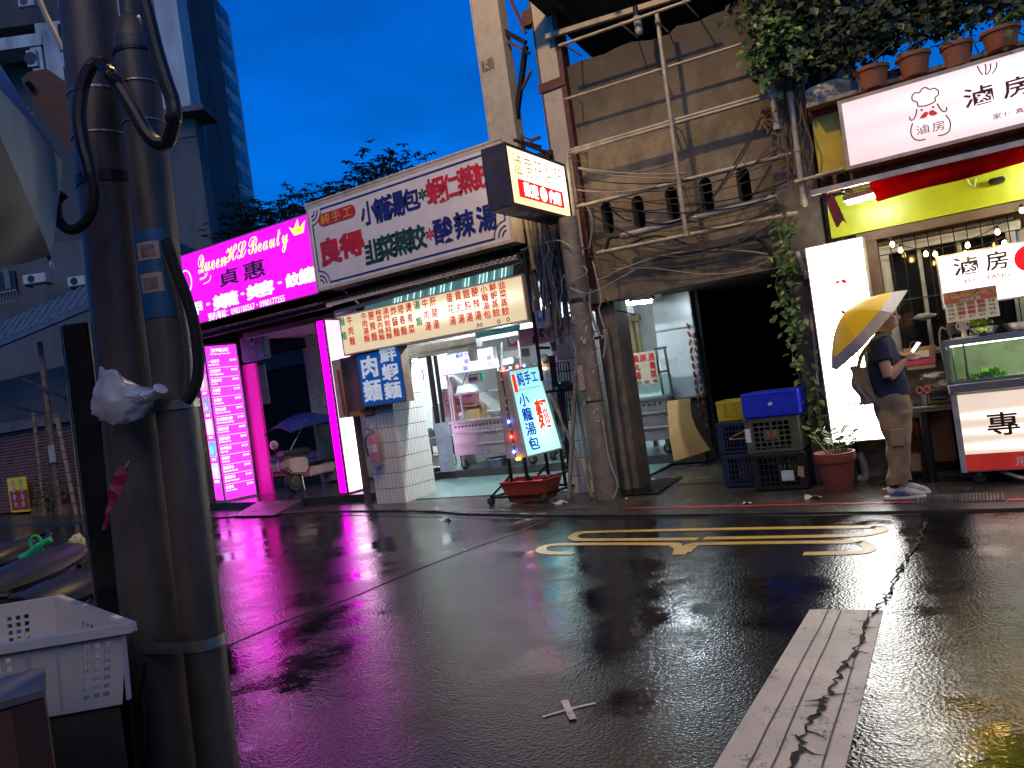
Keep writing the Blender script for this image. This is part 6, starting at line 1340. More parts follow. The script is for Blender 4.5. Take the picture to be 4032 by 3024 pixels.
g.tube([(-.045,0,1.44),(-.015,0,1.52),(.012,0,1.585)], [.075,.062,.058], 14)
rings(g, [(.95,-.15,.09,.15),(1.2,-.16,.08,.16),(1.40,-.16,.06,.18),(1.49,-.12,.035,.15),(1.515,-.08,.015,.07)])
sh_, el, wr = Vector((-.06,-.185,1.455)), Vector((-.015,-.235,1.13)), Vector((.135,-.165,1.262))
g.tube([sh_, sh_.lerp(el,.5)+Vector((0,-.005,0)), el], [.058,.052,.045], 12); g.tube([el, el.lerp(wr,.35), el.lerp(wr,.8), wr], [.045,.046,.034,.027], 12)
hand(g, wr, Vector((.75,.28,.55)), Vector((-.35,-.75,.55)), .62)
sh2, el2, wr2 = Vector((-.04,.185,1.455)), Vector((.05,.25,1.16)), Vector((.115,.085,1.245))
g.tube([sh2, sh2.lerp(el2,.5), el2], [.058,.052,.045], 12); g.tube([el2, el2.lerp(wr2,.4), wr2], [.045,.042,.027], 12)
hand(g, wr2, Vector((.1,-.55,.75)), Vector((.8,.45,.2)), .95)
for s, ax in ((-1,-.06),(1,-.02)):
    g.tube([(-.03,s*.09,.95),(-.02,s*.095,.72),(-.03,s*.095,.49),(ax,s*.09,.25),(ax-.01,s*.09,.09)], [.085,.08,.055,.052,.038], 12)
    g.ball((ax+.06, s*.09, .05), (.12,.04,.035), 10, 6)
remeshed('body', g, SKIN, man, .0075, smooth_it=2)
for s in (-1,1): part('eye', G().ball((.1045, s*.034, 1.689), (.0085,.013,.0085), 10, 6), M('eye_dark', (.04,.025,.02), .2, var=0, dirt=0, bump=0), man, local=True, smooth=True)
HAIR = M('black_hair', (.012,.010,.009), .6, var=.4, scale=40, bump=.5, bscale=150)
g = G(); rings(g, [(1.655,-.098,-.03,.070),(1.68,-.100,.0,.080),(1.705,-.101,.03,.082),(1.73,-.099,.085,.082),(1.75,-.094,.108,.079),(1.772,-.080,.098,.070),(1.79,-.062,.078,.056),(1.806,-.035,.045,.036),(1.812,-.01,.012,.012)], 22); remeshed('hair', g, HAIR, man, .009, .004, 60)
NAVY = M('navy_shirt', (.016,.022,.045), .85, var=.25, scale=7, dirt=.1, bump=.2, bscale=180)
g = G(); rings(g, [(.945,-.185,.128,.19),(.98,-.19,.132,.192),(1.08,-.20,.13,.192),(1.2,-.205,.115,.196),(1.36,-.2,.085,.208),(1.44,-.17,.072,.208),(1.50,-.13,.045,.175),(1.528,-.09,.03,.10),(1.538,-.075,.035,.072)], 26)
for a, b in ((sh_, el),(sh2, el2)):
    e = a.lerp(b, .50); d = (b-a).normalized(); g.tube([a-d*.01+Vector((0,.0,.01)), a.lerp(b,.2), e, e+d*.012], [.078,.084,.080,.076], 16)
remeshed('shirt', g, NAVY, man, .011, .011, 8, stretch=(1,1,.55))
part('collar', G().tube([(-.018+.072*math.cos(k*.393)*.9-.0, .075*math.sin(k*.393), 1.536+.012*(-math.cos(k*.393))) for k in range(17)], .009, 8), NAVY, man, local=True, smooth=True)
KHAKI = M('khaki_cotton', (.24,.165,.085), .8, var=.2, scale=6, dirt=.15, bump=.25, bscale=160)
g = G(); rings(g, [(.985,-.178,.122,.182),(.9,-.192,.13,.19),(.82,-.19,.135,.19),(.74,-.17,.13,.185),(.70,-.14,.10,.16)], 26)
for s, ax, kx_ in ((-1,-.065,-.022),(1,-.03,-.005)):
    rings(g, [(.80,-.165,.125,.10,s*.092),(.66,-.145,.115,.098,s*.096),(.50,-.115,.085,.09,s*.098),(.34,-.115+kx_*.5,.068,.086,s*.098),(.20,ax-.088,ax+.088,.084,s*.096),(.135,ax-.082,ax+.088,.082,s*.096)], 20)
remeshed('trousers', g, KHAKI, man, .011, .016, 7, stretch=(1,1,.8))
g = G().box(-.075,.035,-.207,-.196,.50,.66); part('cargo_pocket', g, KHAKI, man, local=True, bev=.006)
SNK, SNKB, SOLE = M('sneaker_grey', (.36,.34,.31), .7, var=.2), M('sneaker_blue', (.03,.10,.20), .6), M('sneaker_sole', (.55,.52,.47), .6, dirt=.4)
for s, ax, lb in ((-1,-.075,None),(1,-.035,None)):
    sh = part('shoe', G().tube([(ax-.085,s*.1,.075),(ax-.03,s*.1,.085),(ax+.05,s*.1,.075),(ax+.13,s*.1,.052),(ax+.185,s*.1,.036),(ax+.215,s*.1,.03)], [.040,.047,.046,.042,.034,.016], 14, flat=.95), SNK, man, local=True, smooth=True)
    part('sole', G().prism([(ax-.13,s*.1-.03),(ax-.10,s*.1-.043),(ax+.05,s*.1-.044),(ax+.15,s*.1-.05),(ax+.215,s*.1-.03),(ax+.232,s*.1),(ax+.215,s*.1+.03),(ax+.15,s*.1+.05),(ax+.05,s*.1+.044),(ax-.10,s*.1+.043),(ax-.13,s*.1+.03)], 0, .034, 'Z'), SOLE, sh, local=True, bev=.008)
    part('side_panel', G().add([(ax-.06,s*.1-.0475,.045),(ax+.1,s*.1-.048,.04),(ax+.06,s*.1-.046,.075),(ax-.02,s*.1-.049,.085)], [(0,1,2,3)]), SNKB, sh, local=True)
    part('heel_tab', G().tube([(ax-.118,s*.1,.05),(ax-.112,s*.1,.105)], .018, 8), M('sneaker_orange', (.35,.12,.04), .6), sh, local=True)
    part('sock', G().tube([(ax-.02,s*.095,.09),(ax-.015,s*.095,.17)], .045, 12), M('maroon_sock', (.10,.02,.025), .9), man, local=True, smooth=True)
# tote bag on his back, phone in hand
TOTE = M('tote_canvas', (.30,.22,.12), .85, var=.15, bump=.3, bscale=140)
t = thing('tote_bag', 'beige canvas tote bag hanging at the man\'s back', 'bag', (-.75,7.9,.95), R(4))
def tote(y_, k): return lambda u, v: (-.345+.10*(1-v)*.55+.20*u*(.8+.2*v)+.02*math.sin(9*v+u), y_+k*.035*math.sin(math.pi*u)*math.sin(math.pi*(.15+.8*v))+.01*math.sin(14*u+5*v), -.03+.36*v+.012*math.sin(7*u)*v)
part('front', G().grid(tote(-.11,-1), 12, 12), TOTE, t, local=True, smooth=True); part('back', G().grid(tote(-.075,1), 12, 12), TOTE, t, local=True, smooth=True)
g = G(); ribbon(g, smooth_path([Vector((-.26,-.10,.32)), Vector((-.20,-.14,.45)), Vector((-.06,-.21,.58)), Vector((.06,-.19,.60))], 5), .035, YU); part('strap', g, TOTE, t, local=True)
hx = XF[man.name] @ Vector((.225,-.115,1.352)); t = thing('phone', 'smartphone held in the man\'s hand', 'phone', hx, R(4)); u_ = Vector((.5,.15,.62)).normalized(); n_ = Vector((-.6,-.45,.6)).normalized(); s_ = u_.cross(n_).normalized(); n_ = s_.cross(u_)
part('case', G().obox((0,0,0), s_*.036, u_*.074, n_*.0045), BLK, t, local=True, bev=.003); part('screen', G().add([n_*.005+s_*a*.033+u_*b*.07 for a, b in ((-1,-1),(1,-1),(1,1),(-1,1))], [(0,1,2,3)]), E('phone_screen', (.8,.85,1), .9), t, local=True)
# umbrellas
def umbrella(label, apex, axis, Rr, depth, phase, mats, band=None, shaft=.6, group=None, curve=1.7, handle=True):
    a = Vector(axis).normalized(); u = a.cross(ZU).normalized(); v = a.cross(u); A = Vector(apex)
    t = thing('umbrella', label, 'umbrella', A, 0, group)
    def P(th, s, gap=0): return A - a*(depth*s**curve) + (u*math.cos(th)+v*math.sin(th))*Rr*s*(1-.07*gap*s)
    def gore(k, s0, s1): return G().grid(lambda x, y: P(phase+(k+x)*math.pi/4, s0+(s1-s0)*y, math.sin(math.pi*x)), 8, 8)
    for k in range(8):
        sb = .80 if band else 1.0
        part('canopy_panel', gore(k, 0.02, sb), mats[k % len(mats)], t, smooth=True, solid=.0012)
        if band: part('hem_band', gore(k, sb, 1.0), band, t, smooth=True, solid=.0012)
        rb = part('rib', G().tube([P(phase+k*math.pi/4, s)-a*.006 for s in (.03,.25,.5,.75,.985)], .003, 5), STEEL, t)
        part('rib_tip', G().tube([P(phase+k*math.pi/4, .985)-a*.006, P(phase+k*math.pi/4, 1.015)-a*.01], .005, 5), BLK, rb)
        part('stretcher', G().tube([P(phase+k*math.pi/4, .5)-a*.008, A-a*(depth*.95)], .0025, 5), STEEL, t)
    part('shaft', G().tube([A+a*.03, A-a*shaft], .006, 8), STEEL, t); part('ferrule', G().tube([A-a*.01, A+a*.035], [.012,.006], 8), BLK, t)
    if handle: part('handle', G().tube([A-a*(shaft-.01), A-a*(shaft+.03), A-a*(shaft+.08)], [.012,.016,.013], 10), BLK, t, smooth=True)
    return t
YUMB = M('umbrella_yellow', (.70,.46,.004), .5, spec=.25, var=.08, scale=4, dirt=.1, bump=.12, bscale=30); SIL = M('umbrella_silver', (.19,.19,.19), .4, .2, var=.2, bump=.3, bscale=40)
umbrella('yellow umbrella with a silver hem over the man\'s shoulder', XF[man.name] @ Vector((-.315,-.02,1.775)), (-.64,-.20,.72), .50, .27, .35, [YUMB], SIL, .60)
FU = umbrella('pale wet umbrella edge at the left border of the photo', S(-101,95,D=1.834), (.939,.206,.275), .50, .28, 3.075, [M('umbrella_pale', (.34,.40,.36), .45, var=.15, bump=.15, bscale=25), M('umbrella_sky_reflection', (.05,.07,.14), .35, var=.2), M('umbrella_shaded', (.04,.045,.05), .5)], None, .75, curve=1.12)
pn = [c for c in FU.children if c.name.startswith('canopy_panel')]
um = {7: 'umbrella_pale', 0: 'umbrella_sky_reflection', 6: 'umbrella_shaded'}  # one pale fabric: sky reflection and shade painted as blue and dark panels
for k, c in enumerate(pn): c.data.materials[0] = MATS[um.get(k, 'umbrella_pale')]
p = S(109,551,D=1.75); solo('water_drop', G().ball((p.x,p.y,p.z-.022), (.005,.005,.011), 8, 6), M('water', (.6,.7,.8), .02, trans=.9, var=0, dirt=0, bump=0), 'water drop hanging under the tip of the pale umbrella', 'water drop', smooth=True)
# cook in the noodle shop
cook = thing('person', 'cook in dark clothes standing behind the trolley sign in the shop', 'person', (-6.3,11.45,.2), R(140))
g = G(); head(g); g.tube([(-.045,0,1.44),(-.015,0,1.52),(.012,0,1.585)], [.075,.062,.058], 14)
for s in (-1,1):
    a, b, c = Vector((-.05,s*.19,1.45)), Vector((0,s*.25,1.15)), Vector((.2,s*.2,1.1)); g.tube([a,b], [.055,.045], 12); g.tube([b,c], [.045,.028], 12); hand(g, c, Vector((1,0,-.1)), ZU, .4)
    g.tube([(-.03,s*.09,.95),(-.03,s*.095,.49),(-.05,s*.09,.06)], [.085,.058,.038], 12); g.ball((.01,s*.09,.045), (.12,.04,.04), 10, 6)
rings(g, [(.95,-.15,.09,.15),(1.40,-.16,.06,.18),(1.49,-.12,.035,.15),(1.515,-.08,.015,.07)])
remeshed('body', g, SKIN, cook, .009, smooth_it=2)
g = G(); rings(g, [(1.655,-.098,-.02,.072),(1.705,-.101,.03,.082),(1.75,-.094,.108,.079),(1.79,-.062,.078,.056),(1.81,-.02,.02,.02)], 20); remeshed('hair', g, HAIR, cook, .01)
g = G(); rings(g, [(.80,-.18,.13,.19),(1.08,-.19,.13,.19),(1.36,-.19,.085,.205),(1.48,-.14,.05,.18),(1.53,-.09,.03,.09)], 22)
for s in (-1,1): g.tube([(-.05,s*.185,1.46),(-.02,s*.22,1.3),(-.01,s*.235,1.22)], [.08,.08,.075], 12)
remeshed('shirt', g, M('dark_shirt', (.03,.035,.045), .85), cook, .014, .01, 8)
g = G(); rings(g, [(.95,-.17,.12,.18),(.75,-.16,.12,.18)], 20)
for s in (-1,1): rings(g, [(.8,-.15,.11,.098,s*.09),(.5,-.11,.07,.085,s*.095),(.1,-.125,.03,.075,s*.092)], 16)
remeshed('trousers', g, DENIM, cook, .014, .012, 8)
for s in (-1,1): part('shoe', G().ball((.02, s*.09, .05), (.14,.05,.05), 12, 8), M('black_leather', (.015,.015,.016), .3), cook, local=True, smooth=True)
# ------------------------------------------------------------------ crates by the passage
def crate(label, x0, x1, y0, y1, z0, z1, mat, nx, nz, group='plastic crates stacked by the passage', solid_ends=True, taper=.015, rz=0):
    t = thing('crate', label, 'crate', ((x0+x1)/2, (y0+y1)/2, z0), R(rz)); t['group'] = group
    cx, cy = (x0+x1)/2, (y0+y1)/2; X, Y, H = (x1-x0)/2, (y1-y0)/2, z1-z0; tk = .012
    part('rim', G().box(-X-.008,X+.008,-Y-.008,-Y+.022,H-.035,H).box(-X-.008,X+.008,Y-.022,Y+.008,H-.035,H).box(-X-.008,-X+.022,-Y+.022,Y-.022,H-.035,H).box(X-.022,X+.008,-Y+.022,Y-.022,H-.035,H), mat, t, local=True, bev=.004)
    part('base', G().box(-X+.01,X-.01,-Y+.01,Y-.01,0,.02), mat, t, local=True)
    for side in (-1, 1):
        g = G()
        for i in range(nx+1): x = -X+.02+(2*X-.04)*i/nx; wv = .016 if i % (nx//2 or 1) == 0 else .006; g.box(x-wv/2-.003, x+wv/2+.003, side*Y-.006, side*Y+.006, .02, H-.035)
        for j in range(nz+1): z = .02+(H-.06)*j/nz; g.box(-X+.012, X-.012, side*Y-.0045, side*Y+.0045, z-.007, z+.007)
        g.box(-X+.0, -X+.075, side*Y-.007, side*Y+.007, .015, H-.035).box(X-.075, X-.0, side*Y-.007, side*Y+.007, .015, H-.035).box(-X+.075, X-.075, side*Y-.0065, side*Y+.0065, .015, .05)
        part('lattice_wall', g, mat, t, local=True)
        g = G().box(side*X-.006, side*X+.006, -Y+.008, Y-.008, .015, H-.035)
        for k in (-.6,-.2,.2,.6): g.box(side*X-.012, side*X+.012, Y*k-.008, Y*k+.008, .02, H-.036)
        part('end_wall', g, mat, t, local=True)
    return t
CRB, CRG, CRK = M('crate_blue', (.012,.03,.52), .35, var=.1, dirt=.15, bump=.05), M('crate_grey_green', (.075,.085,.06), .4, var=.2, dirt=.4, bump=.1), M('crate_black', (.012,.012,.013), .4, var=.3, dirt=.2)
CRY, CRN = M('crate_yellow', (.34,.29,.02), .45, var=.12, dirt=.3), M('crate_navy', (.012,.022,.055), .45, var=.2, dirt=.3)
t = crate('black crate with a pale label at the bottom of the right-hand stack', -2.30,-1.74,8.52,8.92,.03,.43, CRK, 10, 5)
part('label', G().quad((.02,-.2105,.10),(.15,-.2105,.10),(.15,-.2105,.21),(.02,-.2105,.21)), M('label_pale', (.42,.52,.52), .5), t, local=True)
part('label_scrap', G().add([(.19,-.2105,.15),(.25,-.2105,.12),(.26,-.2105,.24),(.20,-.2105,.25)], [(0,1,2,3)]), M('tan_paper', (.35,.25,.15), .7), t, local=True)
t = crate('grey-green lattice crate with an orange mark, middle of the right-hand stack', -2.32,-1.76,8.52,8.92,.432,.825, CRG, 8, 6)
part('mark', put_text(G(), '水禾', Vector((-.07,-.2075,.17)), XU, ZU, .13, .075, .01), M('orange_mark', (.5,.09,.02), .5), t, local=True)
part('mark_plate', G().box(-.09,.08,-.2068,-.2,.15,.26), CRG, t, local=True)
part('tag', G().quad((-.285,-.2105,.14),(-.225,-.2105,.14),(-.225,-.2105,.29),(-.285,-.2105,.29)), M('label_white', (.5,.52,.55)), t, local=True)
t = crate('bright blue crate on top of the right-hand stack', -2.31,-1.72,8.5,8.95,.828,1.10, CRB, 10, 3)
part('label', G().quad((-.02,-.2345,.15),(.02,-.2345,.17),(.035,-.2345,.14),(-.005,-.2345,.12)), M('label_white', (.5,.52,.55)), t, local=True)
part('side_skin', G().box(-.21,.21,-.2325,-.231,.03,.235), CRB, t, local=True)
crate('navy crate at the bottom of the stack behind the grey-green crate', -2.72,-2.20,8.82,9.2,.03,.405, CRN, 12, 5)
t = crate('navy crate under the yellow one with black and yellow straps', -2.73,-2.21,8.83,9.21,.407,.785, CRN, 12, 5)
g = G()
for a, b in (((640,650),(400,760)),((400,770),(680,765))):
    p, q = S(*kx(*a), Y=8.81), S(*kx(*b), Y=8.81); ribbon(g, [p, (p+q)/2+ZU*.01, q], .018, YU)
part('strap', g, BLK, t)
g = G()
for a, b in (((590,655),(455,722)),((420,765),(620,745)),((440,735),(400,765))):
    p, q = S(*kx(*a), Y=8.806), S(*kx(*b), Y=8.806)
    for k in range(7): ribbon(g, [p.lerp(q, k/7), p.lerp(q, (k+.55)/7)], .016, YU)
part('strap_dash', g, M('strap_yellow', (.5,.42,.08), .5), t)
crate('yellow slatted crate on top of the navy stack', -2.70,-2.22,8.85,9.22,.788,1.03, CRY, 16, 3)
# ------------------------------------------------------------------ plants on the right
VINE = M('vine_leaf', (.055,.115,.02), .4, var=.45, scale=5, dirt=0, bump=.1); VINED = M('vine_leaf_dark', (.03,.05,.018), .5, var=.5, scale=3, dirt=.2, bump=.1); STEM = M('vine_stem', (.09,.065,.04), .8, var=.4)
TERRA = M('terracotta', (.33,.115,.05), .75, var=.2, scale=5, dirt=.35, bump=.15)
t = thing('climbing_vine', 'dense dark vine canopy hanging over the food shop and its flower pots', 'plant', (-.6,8.9,4.5)); g = G(); rnd = random.Random(31)
cen = []
for _ in range(1500):
    x, y = rnd.uniform(1600,2260), rnd.uniform(-160,190)
    lim = 160 if x < 1745 else 148 if x < 1835 else 122-(x-1846)*.31
    if x < 1680: lim = min(lim, 40+(x-1600)*1.9)
    if y > lim: continue
    d_ = 8.55+rnd.random()*.9; cen.append(S(x, y, Y=d_))
for c in cen:
    for _ in range(10):
        p = c+Vector((rnd.gauss(0,.09), rnd.gauss(0,.13), rnd.gauss(0,.075))); d = Vector((rnd.gauss(0,.7), rnd.gauss(-.3,.5), rnd.uniform(-1,.1))); L = rnd.uniform(.03,.13)
        g.leaf(p, d, Vector((rnd.gauss(0,.5), -1, rnd.gauss(.6,.4))), L, L*.75)
part('foliage', g, VINED, t, kind='stuff')
g = G()
for _ in range(110):
    a = S(rnd.uniform(1640,2212), rnd.uniform(-80,50), Y=8.75); b = a+Vector((rnd.uniform(-.6,.6), rnd.uniform(-.3,.1), rnd.uniform(-.7,.1))); g.tube(smooth_path([a, (a+b)/2+Vector((0,0,-.08)), b], 4), .006, 4)
part('stems', g, STEM, t, kind='stuff')
g = G()
for cx, cy, n_ in ((1640,130,60),(1665,95,60),(1690,60,40),(1700,85,40),(1645,60,40),(1660,170,20),(1720,120,20),(2185,40,30)):
    for _ in range(n_):
        p = S(cx+rnd.gauss(0,16), cy+rnd.gauss(0,20), Y=8.45+rnd.random()*.2); d = Vector((rnd.gauss(0,.6), rnd.gauss(-.3,.4), rnd.uniform(-1,.1))); L = rnd.uniform(.07,.13); g.leaf(p, d, Vector((rnd.gauss(0,.4), -1, rnd.gauss(.5,.3))), L, L*.7)
part('bright_leaves', g, VINE, t, kind='stuff')
t = thing('climbing_vine', 'bright green creeper trailing down the pier beside the white light box', 'plant', (-1.6,8.85,.4)); g = G(); sg = G()
path = [(1700,470),(1690,520),(1705,580),(1688,620),(1712,690),(1722,740),(1735,790),(1748,845),(1755,900)]
for off in (-12, 6, 20):
    sg.tube(smooth_path([S(x+off+rnd.uniform(-6,6), y, Y=8.88) for x, y in path], 4), .008, 5)
part('stem', sg, STEM, t)
spots = []
for k in range(300):
    u = rnd.random()*(len(path)-1); i = int(u); x = path[i][0]+(path[i+1][0]-path[i][0])*(u-i); y = path[i][1]+(path[i+1][1]-path[i][1])*(u-i)
    if (720 < y < 835 and rnd.random() < .6) or (y > 800 and rnd.random() < .3): continue
    p = S(x+rnd.gauss(0,15), y+rnd.gauss(0,12), Y=8.82-.16*rnd.random()); d = Vector((rnd.uniform(-1,1), rnd.uniform(-.7,0), rnd.uniform(-.9,.05))); L = rnd.uniform(.06,.125)
    gl = G().leaf(p, d, Vector((rnd.gauss(0,.3), -.8, rnd.uniform(.2,1))), L, L*.6)
    if len(spots) < 220: spots.append(part('leaf', gl, VINE, t))
part('leaf', G().leaf(S(1732,796,Y=8.7), Vector((-.6,-.3,-.1)), Vector((0,-1,.5)), .07, .05), M('yellow_leaf', (.55,.42,.03), .5), t, label='single yellow leaf on the creeper')
g = G(); dry = thing('dry_roots', 'tangle of dry hanging roots at the right edge of the stained wall', 'plant', (-1.6,8.8,2.9))
for i in range(26):
    x, y = rnd.uniform(1380,1600), rnd.uniform(430,760); L = rnd.uniform(200,700); g.tube(smooth_path([S(*kw(x+rnd.uniform(-30,30)+.11*L*k/4, y+L*k/4), Y=8.8-.03*(i%3)) for k in range(5)], 4), rnd.choice((.004,.006,.009)), 5)
part('roots', g, M('dry_root', (.16,.11,.06), .85, var=.4), dry, kind='stuff')
g = G(); leaf_cloud(g, [(tuple(S(*kw(1365,770), Y=8.75)), .10)], 60, .07, rnd); part('dead_leaves', g, M('dead_leaf', (.22,.10,.04), .8, var=.4), dry, kind='stuff')
def pot(label, kf, x0, y0, x1, y1, Yp=8.5, grp='terracotta pots on the ledge above the food shop'):
    a, b = S(*kf(x0, y1), Y=Yp), S(*kf(x1, y0), Y=Yp); cx, r_ = (a.x+b.x)/2, (b.x-a.x)/2; h = b.z-a.z; t = thing('flower_pot', label, 'flower pot', (cx, Yp+.1, a.z), 0, grp)
    part('body', G().lathe([(r_*.72,0),(r_*.95,h*.84),(r_*.95,h*.84),(r_*.001,h*.8)], (cx,Yp+.1,a.z), 20), TERRA, t, smooth=True); part('rim', G().lathe([(r_*.93,h*.82),(r_*1.04,h*.84),(r_*1.06,h),(r_*.95,h),(r_*.9,h*.84)], (cx,Yp+.1,a.z), 20), TERRA, t, smooth=True)
    part('soil', G().lathe([(.001,h*.9),(r_*.93,h*.88)], (cx,Yp+.1,a.z), 16), STEM, t); return t
pot('terracotta pot at the left end of the ledge, above the chef logo', kv, 612,395,822,600); pot('terracotta pot second from the left on the ledge', kv, 890,305,1095,515); pot('terracotta pot third from the left on the ledge', kv, 1180,235,1370,450); pot('large terracotta pot at the top right corner of the photo', kv, 1440,135,1690,345)
PP = M('pot_liner', (.03,.03,.05), .5)
a = S(*kv(860,560), Y=8.7); solo('planter_liner', G().box(a.x-.09,a.x+.08,8.7,8.9,4.03,a.z+.16), PP, 'dark plastic planter between two terracotta pots on the ledge', 'planter', bev=.01)
a, b = S(*kv(292,690), Y=8.7), S(*kv(570,490), Y=8.7)
t = thing('patterned_sack', 'cream sack printed with grey leaves left of the flower pots', 'sack', ((a.x+b.x)/2,8.75,a.z)); SK_ = M('sack_cream', (.48,.42,.30), .7, var=.15, dirt=.3)
part('cloth', G().grid(lambda u, v: (a.x+(b.x-a.x)*u, 8.72-.06*math.sin(math.pi*u)+.02*math.sin(9*u+4*v), a.z+(b.z-a.z)*v*(.75+.25*math.sin(math.pi*u*.9+.3))), 16, 12), SK_, t, smooth=True, solid=.01)
for i in range(9): q = Vector((a.x+(b.x-a.x)*rnd.uniform(.1,.85), 8.64, a.z+(b.z-a.z)*rnd.uniform(.1,.6))); part('printed_leaf', G().leaf(q, Vector((rnd.uniform(-1,1), 0, rnd.uniform(-1,1))), -YU, .09, .06), M('print_grey', (.16,.16,.18), .7), t)
# potted plant on the pavement
t = thing('potted_plant', 'leafy plant in a dark terracotta pot below the white light box', 'plant', (-1.42,8.38,.022)); PT2 = M('terracotta_dark', (.20,.05,.03), .6, var=.2, dirt=.4, bump=.1)
part('pot', G().lathe([(.125,0),(.15,.12),(.185,.30),(.195,.30),(.205,.32),(.205,.40),(.19,.40),(.175,.34),(.001,.33)], (-1.42,8.38,.022), 28), PT2, t, smooth=True)
part('soil', G().lathe([(.001,.36),(.18,.35)], (-1.42,8.38,.022), 18), STEM, t)
for (bx, by, bz), n_ in (((-.20,-.1,.30),9),((-.10,-.02,.26),7),((-.24,.05,.2),8),((.15,-.08,.30),8),((.24,-.05,.22),8),((.05,-.12,.16),7),((.30,.02,.16),7),((-.02,.06,.22),6)):
    tip = Vector((-1.42+bx, 8.38+by, .40+bz)); b0 = Vector((-1.42+bx*.2, 8.38+by*.2, .36)); mid = b0.lerp(tip, .55)+ZU*.05
    path_ = smooth_path([b0, mid, tip], 6); part('stem', G().tube(path_, .006, 5), M('green_stem', (.08,.12,.03), .6), t)
    for k in range(n_):
        p = path_[min(len(path_)-1, int(4+k*(len(path_)-4)/n_))]; sd = 1 if k % 2 else -1; d = (tip-b0).normalized(); lat = d.cross(ZU).normalized()*sd
        part('leaf', G().leaf(p, (lat*.9+d*.5+Vector((rnd.gauss(0,.2), rnd.gauss(0,.2), rnd.uniform(-.4,.15)))), ZU+Vector((0,-.4,0)), rnd.uniform(.09,.15), .055), VINE, t)
for lb, pts, r_ in (('grey drainpipe running down behind the creeper', [kr(290,500), kr(325,800), kr(340,1180)], .018), ('short pipe loop on the wall above the potted plant', [kr(285,1160), kr(285,1085), kr(340,1080), kr(355,1230)], .014), ('wide drain elbow behind the potted plant', [kr(575,1330), kr(605,1400), kr(610,1480), kr(570,1480)], .04), ('white cable trunking beside the top of the standing light box', [kr(205,140), kr(270,300)], .03)):
    pipe(lb, smooth_path([S(*q, Y=8.9) for q in pts], 4), r_, M('white_pvc', (.42,.40,.36), .4, dirt=.4), grp='pipes on the pier of the food shop')
# ------------------------------------------------------------------ awning, tube lamp, festoon bulbs
MARC = M('awning_maroon', (.14,.018,.02), .6, var=.25, dirt=.3)
def translucent(name, col):
    mt, n = nodes(name); o = n.nodes.new('ShaderNodeOutputMaterial'); d = n.nodes.new('ShaderNodeBsdfDiffuse'); tl = n.nodes.new('ShaderNodeBsdfTranslucent'); mx = n.nodes.new('ShaderNodeMixShader'); tc = n.nodes.new('ShaderNodeTexCoord')
    c = mixc(n, noise(n, tc.outputs['Object'], 7, 5), tuple(q*.35 for q in col), col)
    for q in (d, tl): n.links.new(c, q.inputs['Color'])
    mx.inputs[0].default_value = .6; n.links.new(d.outputs[0], mx.inputs[1]); n.links.new(tl.outputs[0], mx.inputs[2]); n.links.new(mx.outputs[0], o.inputs[0]); return mt
REDC = translucent('awning_red_cloth', (.50,.012,.008))
t = thing('retractable_awning', 'red retractable awning with a hanging valance over the food shop', 'awning', (.9,8.4,3.0))
xl = S(1757,420,Y=7.95).x
part('canvas', G().grid(lambda u, v: (xl+4.2*u, 8.0+.8*v, 3.0+.09*v-.015*math.sin(math.pi*v)), 20, 6), MARC, t, solid=.004)
part('front_bar', G().bar((xl-.02,7.96,2.99),(3.2,7.96,2.99),.05), M('bar_cream', (.50,.42,.34), .4, .2), t)
v0, v1 = S(*kv(700,1215), Y=7.98), S(*kv(1712,1010), Y=7.98)
def val(u, v):
    top = Vector((v0.x+(3.2-v0.x)*u, 7.985+.012*math.sin(40*u), 2.965)); dep = .19*(1-u*.9) if u < .4 else .122-.05*(u-.4)
    return top+Vector((.05*v*(1-u)*(u < .03), .03*math.sin(22*u+3*v)*v, -dep*v))
part('valance', G().grid(val, 60, 6), REDC, t, smooth=True, solid=.003)
part('torn_flap', G().grid(lambda u, v: (xl+.06+.09*u+.10*v, 7.97+.02*math.sin(5*v+3*u), 2.97-.33*v+.03*math.sin(6*u+4*v)), 6, 12), M('flap_red', (.20,.02,.025), .6, bump=.4), t, solid=.003)
part('arm', G().bar((xl+.25,8.0,2.96),(xl+.25,8.8,3.04),.03).bar((2.6,8.0,2.96),(2.6,8.8,3.04),.03), BLK, t)
LT = E('tube_warm', (1,.95,.80), 110, noise_amt=0)
ceiling_lamp((-.98,8.25,2.86), (-.55,8.25,2.88), 'lit fluorescent tube under the left end of the red awning', mat=LT, r=.016); ceiling_lamp((.5,8.3,2.86), (1.7,8.3,2.88), 'lit fluorescent tube under the awning beyond the right border', mat=LT, r=.016)
tt, a, b = box_thing('security_camera', 'small black device fixed to the yellow fascia', 'camera', kv, 1482,1205,1585,1145,8.74,.1, BLK, .012); part('lens', G().tube([((a.x+b.x)/2,8.745,a.z+.03),((a.x+b.x)/2,8.72,a.z+.03)], .018, 10), BLK, tt)
part('hook', G().tube([S(*kv(*q), Y=8.84) for q in ((1335,1160),(1360,1205),(1390,1220),(1400,1165))], .006, 5), M('white_metal', (.7,.7,.68)), fs)
WB = E('festoon_bulb_glow', (1,.60,.18), 45, noise_amt=0)
fb = [(175,445),(265,508),(540,550),(643,552),(995,455),(968,548),(1320,310),(1395,432),(1585,75)]
lbs = ['leftmost of the festoon bulbs, above the umbrella','second festoon bulb from the left','third festoon bulb from the left, beside the stall sign','festoon bulb at the upper left corner of the stall sign','upper bulb of the pair above the first stall-sign character','lower bulb of the pair over the first stall-sign character','single festoon bulb above the bars, right of the middle','festoon bulb on the top edge of the stall sign','rightmost festoon bulb, high at the photo edge']
